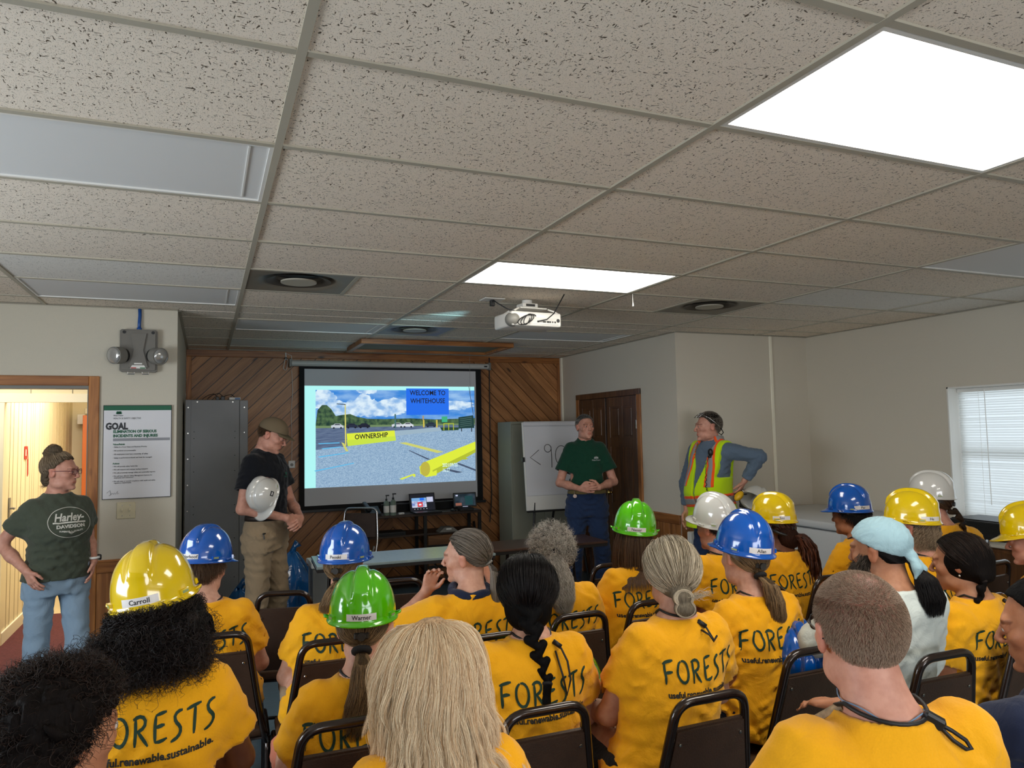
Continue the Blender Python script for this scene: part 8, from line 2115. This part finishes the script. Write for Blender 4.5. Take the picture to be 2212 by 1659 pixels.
polo_collar(P, r, CL['green']); belt(P, r, 1.08, M['webbing'], M['dark']); tree_logo(P, r, M['printgrey'], -.085, 1.40, 1.15)
sh_ = shell(P, r, 'grey', .0035); strands(P, sh_, 'grey', short_hair(RS(33), 3000, .012, .25), .0006)
MB().cyl((.135, .135, 1.045), (.135, .15, 1.045), .018, seg=18).tube([(.135, .14, 1.06), (.135, .14, 1.09)], .004, 6).build('badge_reel', M['chrome'], r)

# --- man in the safety vest
P = standing(3.90, 3.50, 1.80, 102, 'm', 1.10, 1.04, yaw=-30, pitch=0, belly=.045, stance=.11, lean=(0, .0), k=1.05)
P['el'] = [V3(-.35, -.22, 1.41), V3(.27, .02, 1.17)]; P['wr'] = [V3(-.235, -.155, 1.20), V3(.20, .10, .93)]
P['hand'] = [{'d': V3(.35, .25, -.8), 'n': (-.8, -.3, -.2), 't': (.2, 1, 0), 'c': .35}, {'d': (0, .3, -1), 'n': (1, 0, 0), 't': (0, 1, 0), 'c': .3}]; P['jaw'] = 1.12; finish(P)
r = figure(P, 'standing man in a lime safety vest over a blue-grey work shirt by the wall corner', 'pink', 'bluegrey', 'jeans', hb=.0095, hfine=.006, faceh=.0045, hs=.009, ht=.011, sspec=dict(hem=.98, sleeve=1.90, fold=.9, low=.0, foldz=(1.0, 1.4)), tspec=dict(waist=1.07, loose=.016), shoe='brown', seed=34, pr=False, eshirt=.014)
polo_collar(P, r, CL['bluegrey'])
sh_ = shell(P, r, 'darkbrown', .005); strands(P, sh_, 'greybrown', short_hair(RS(34), 3500, .020, .12), .0006)
def vest_cond(X, Y, Z):
    vneck = np.where(Y > .02, .010 + np.clip(Z - 1.15, 0, 1) * .24 - np.abs(X) + 0 * Y, -1.0)
    armh = np.where(Z > 1.24, np.abs(X) - .158 - (Z - 1.24) * .06 + 0 * Y, -1.0)
    neck_ = .082 - np.sqrt(X ** 2 + (Y + .03) ** 2) + 0 * Z; neck_ = np.where(Z > 1.46, neck_, -1)
    return np.maximum(np.maximum(vneck, armh), np.maximum(neck_, .80 - Z))
vr = [(z, a + .010, b + .008, c, d) for z, a, b, c, d in P['rows']] + [(.80, .205, .165, 0, .01)]
vr = [q for q in vr if q[0] > .87 or q[0] == .80]
vest = slab(P, r, 'safety_vest', CL['lime'], .026, vest_cond, .0075, (.78, 1.60), rows=vr)
def band(z0, z1, tilt=.10): return lambda X, Y, Z: np.maximum(vest_cond(X, Y, Z), np.abs(Z - tilt * (-X) - (z0 + z1) / 2) - (z1 - z0) / 2)
slab(P, r, 'orange_band', CL['orange'], .0285, band(.985, 1.085), .007, (.78, 1.60), rows=vr); slab(P, r, 'silver_band', CL['silver'], .031, band(1.008, 1.062), .007, (.78, 1.60), rows=vr)
def stripe(w, e_): return lambda X, Y, Z: np.maximum(vest_cond(X, Y, Z), np.maximum(np.abs(np.abs(X) - .105 + (Z - 1.4) * .10) - w, 1.16 - Z) + 0 * Y)
slab(P, r, 'orange_shoulder_stripe', CL['orange'], .0285, stripe(.036, 0), .007, (1.1, 1.60), rows=vr); slab(P, r, 'silver_shoulder_stripe', CL['silver'], .031, stripe(.020, 0), .007, (1.1, 1.60), rows=vr)
C, R = P['C'], P['R']; T = lambda x, y, z: C + R @ (V3(x, y, z) * P['k'])
gg = MB()
for q in (-1, 1): gg.tube([T(q * (.034 + .028 * math.cos(a)), .072 - .03 * math.sin(a), .098 + .020 * math.sin(a)) for a in np.linspace(0, 2 * math.pi, 20, endpoint=False)], .003, 6, closed=True); gg.tube([T(q * .062, .07, .10), T(q * .086, .02, .075), T(q * .090, -.05, .02), T(q * .085, -.08, -.01)], .003, 6)
gg.build('safety_glasses', M['chrome'], r, smooth=True)
MB().tube([T(-.085, -.08, -.01), T(-.06, -.11, -.05), T(0, -.115, -.07), T(.06, -.11, -.05), T(.085, -.08, -.01)], .004, 6).build('glasses_cord', M['cord'], r)
MB().sph((-.105, .118, 1.455), (.024, .020, .034), 14, 10).b(-.117, -.093, .115, .145, 1.41, 1.43, .003).build('speaker_microphone', M['dark'], r, smooth=True)
pts = [V3(-.105, .135, 1.42), V3(-.10, .175, 1.36), V3(-.115, .20, 1.28), V3(-.125, .215, 1.16), V3(-.15, .20, 1.08), V3(-.20, .12, 1.07), V3(-.235, .03, 1.09)]
pts = np.array(pts); L = np.linspace(0, 6, 130); B = np.stack([np.interp(L, range(7), pts[:, j]) for j in range(3)], 1); th = np.linspace(0, 130, 130); am = np.where((L > 2) & (L < 4.6), .007, .0005)
MB().tube([b + V3(a * math.cos(t), a * .6 * math.sin(t), a * math.sin(t) * .3) for b, t, a in zip(B, th * .9, am)], .0028, 5).build('coiled_cord', M['cord'], r)
Wm = Matrix.Translation(Vector(P['loc'])) @ Matrix.Rotation(P['rz'], 4, 'Z')
hh = hard_hat('white', Wm @ Matrix.Translation(Vector((-.30, -.155, 1.03))) @ Matrix.Rotation(math.radians(60), 4, 'Z') @ Matrix.Rotation(math.radians(-48), 4, 'Y') @ Matrix.Rotation(math.radians(18), 4, 'X'), 'white hard hat with a yellow ear muff hanging at the hip of the vest man', None, group='hard hats held or set down')
for q in (-1, 1):
    em_ = MB().sph((q * .115, .0, -.055), (.030, .040, .052), 18, 12).build('ear_muff', mat('muff_yellow', srgb(232, 180, 30), .4) if q < 0 else bpy.data.materials['muff_yellow'], hh, smooth=True)
    MB().tube([(q * .118, 0, -.03), (q * .128, 0, .0), (q * .118, 0, .02)], .004, 6).build('muff_arm', M['dark'], hh)
hat_patch('blue_sticker', math.radians(150), .085, .035, .030, .0003, .0006, mat('sticker_blue', srgb(60, 120, 170), .4), hh, 6); hat_patch('dark_sticker', math.radians(120), .045, .045, .036, .0003, .0006, M['ink'], hh, 6)
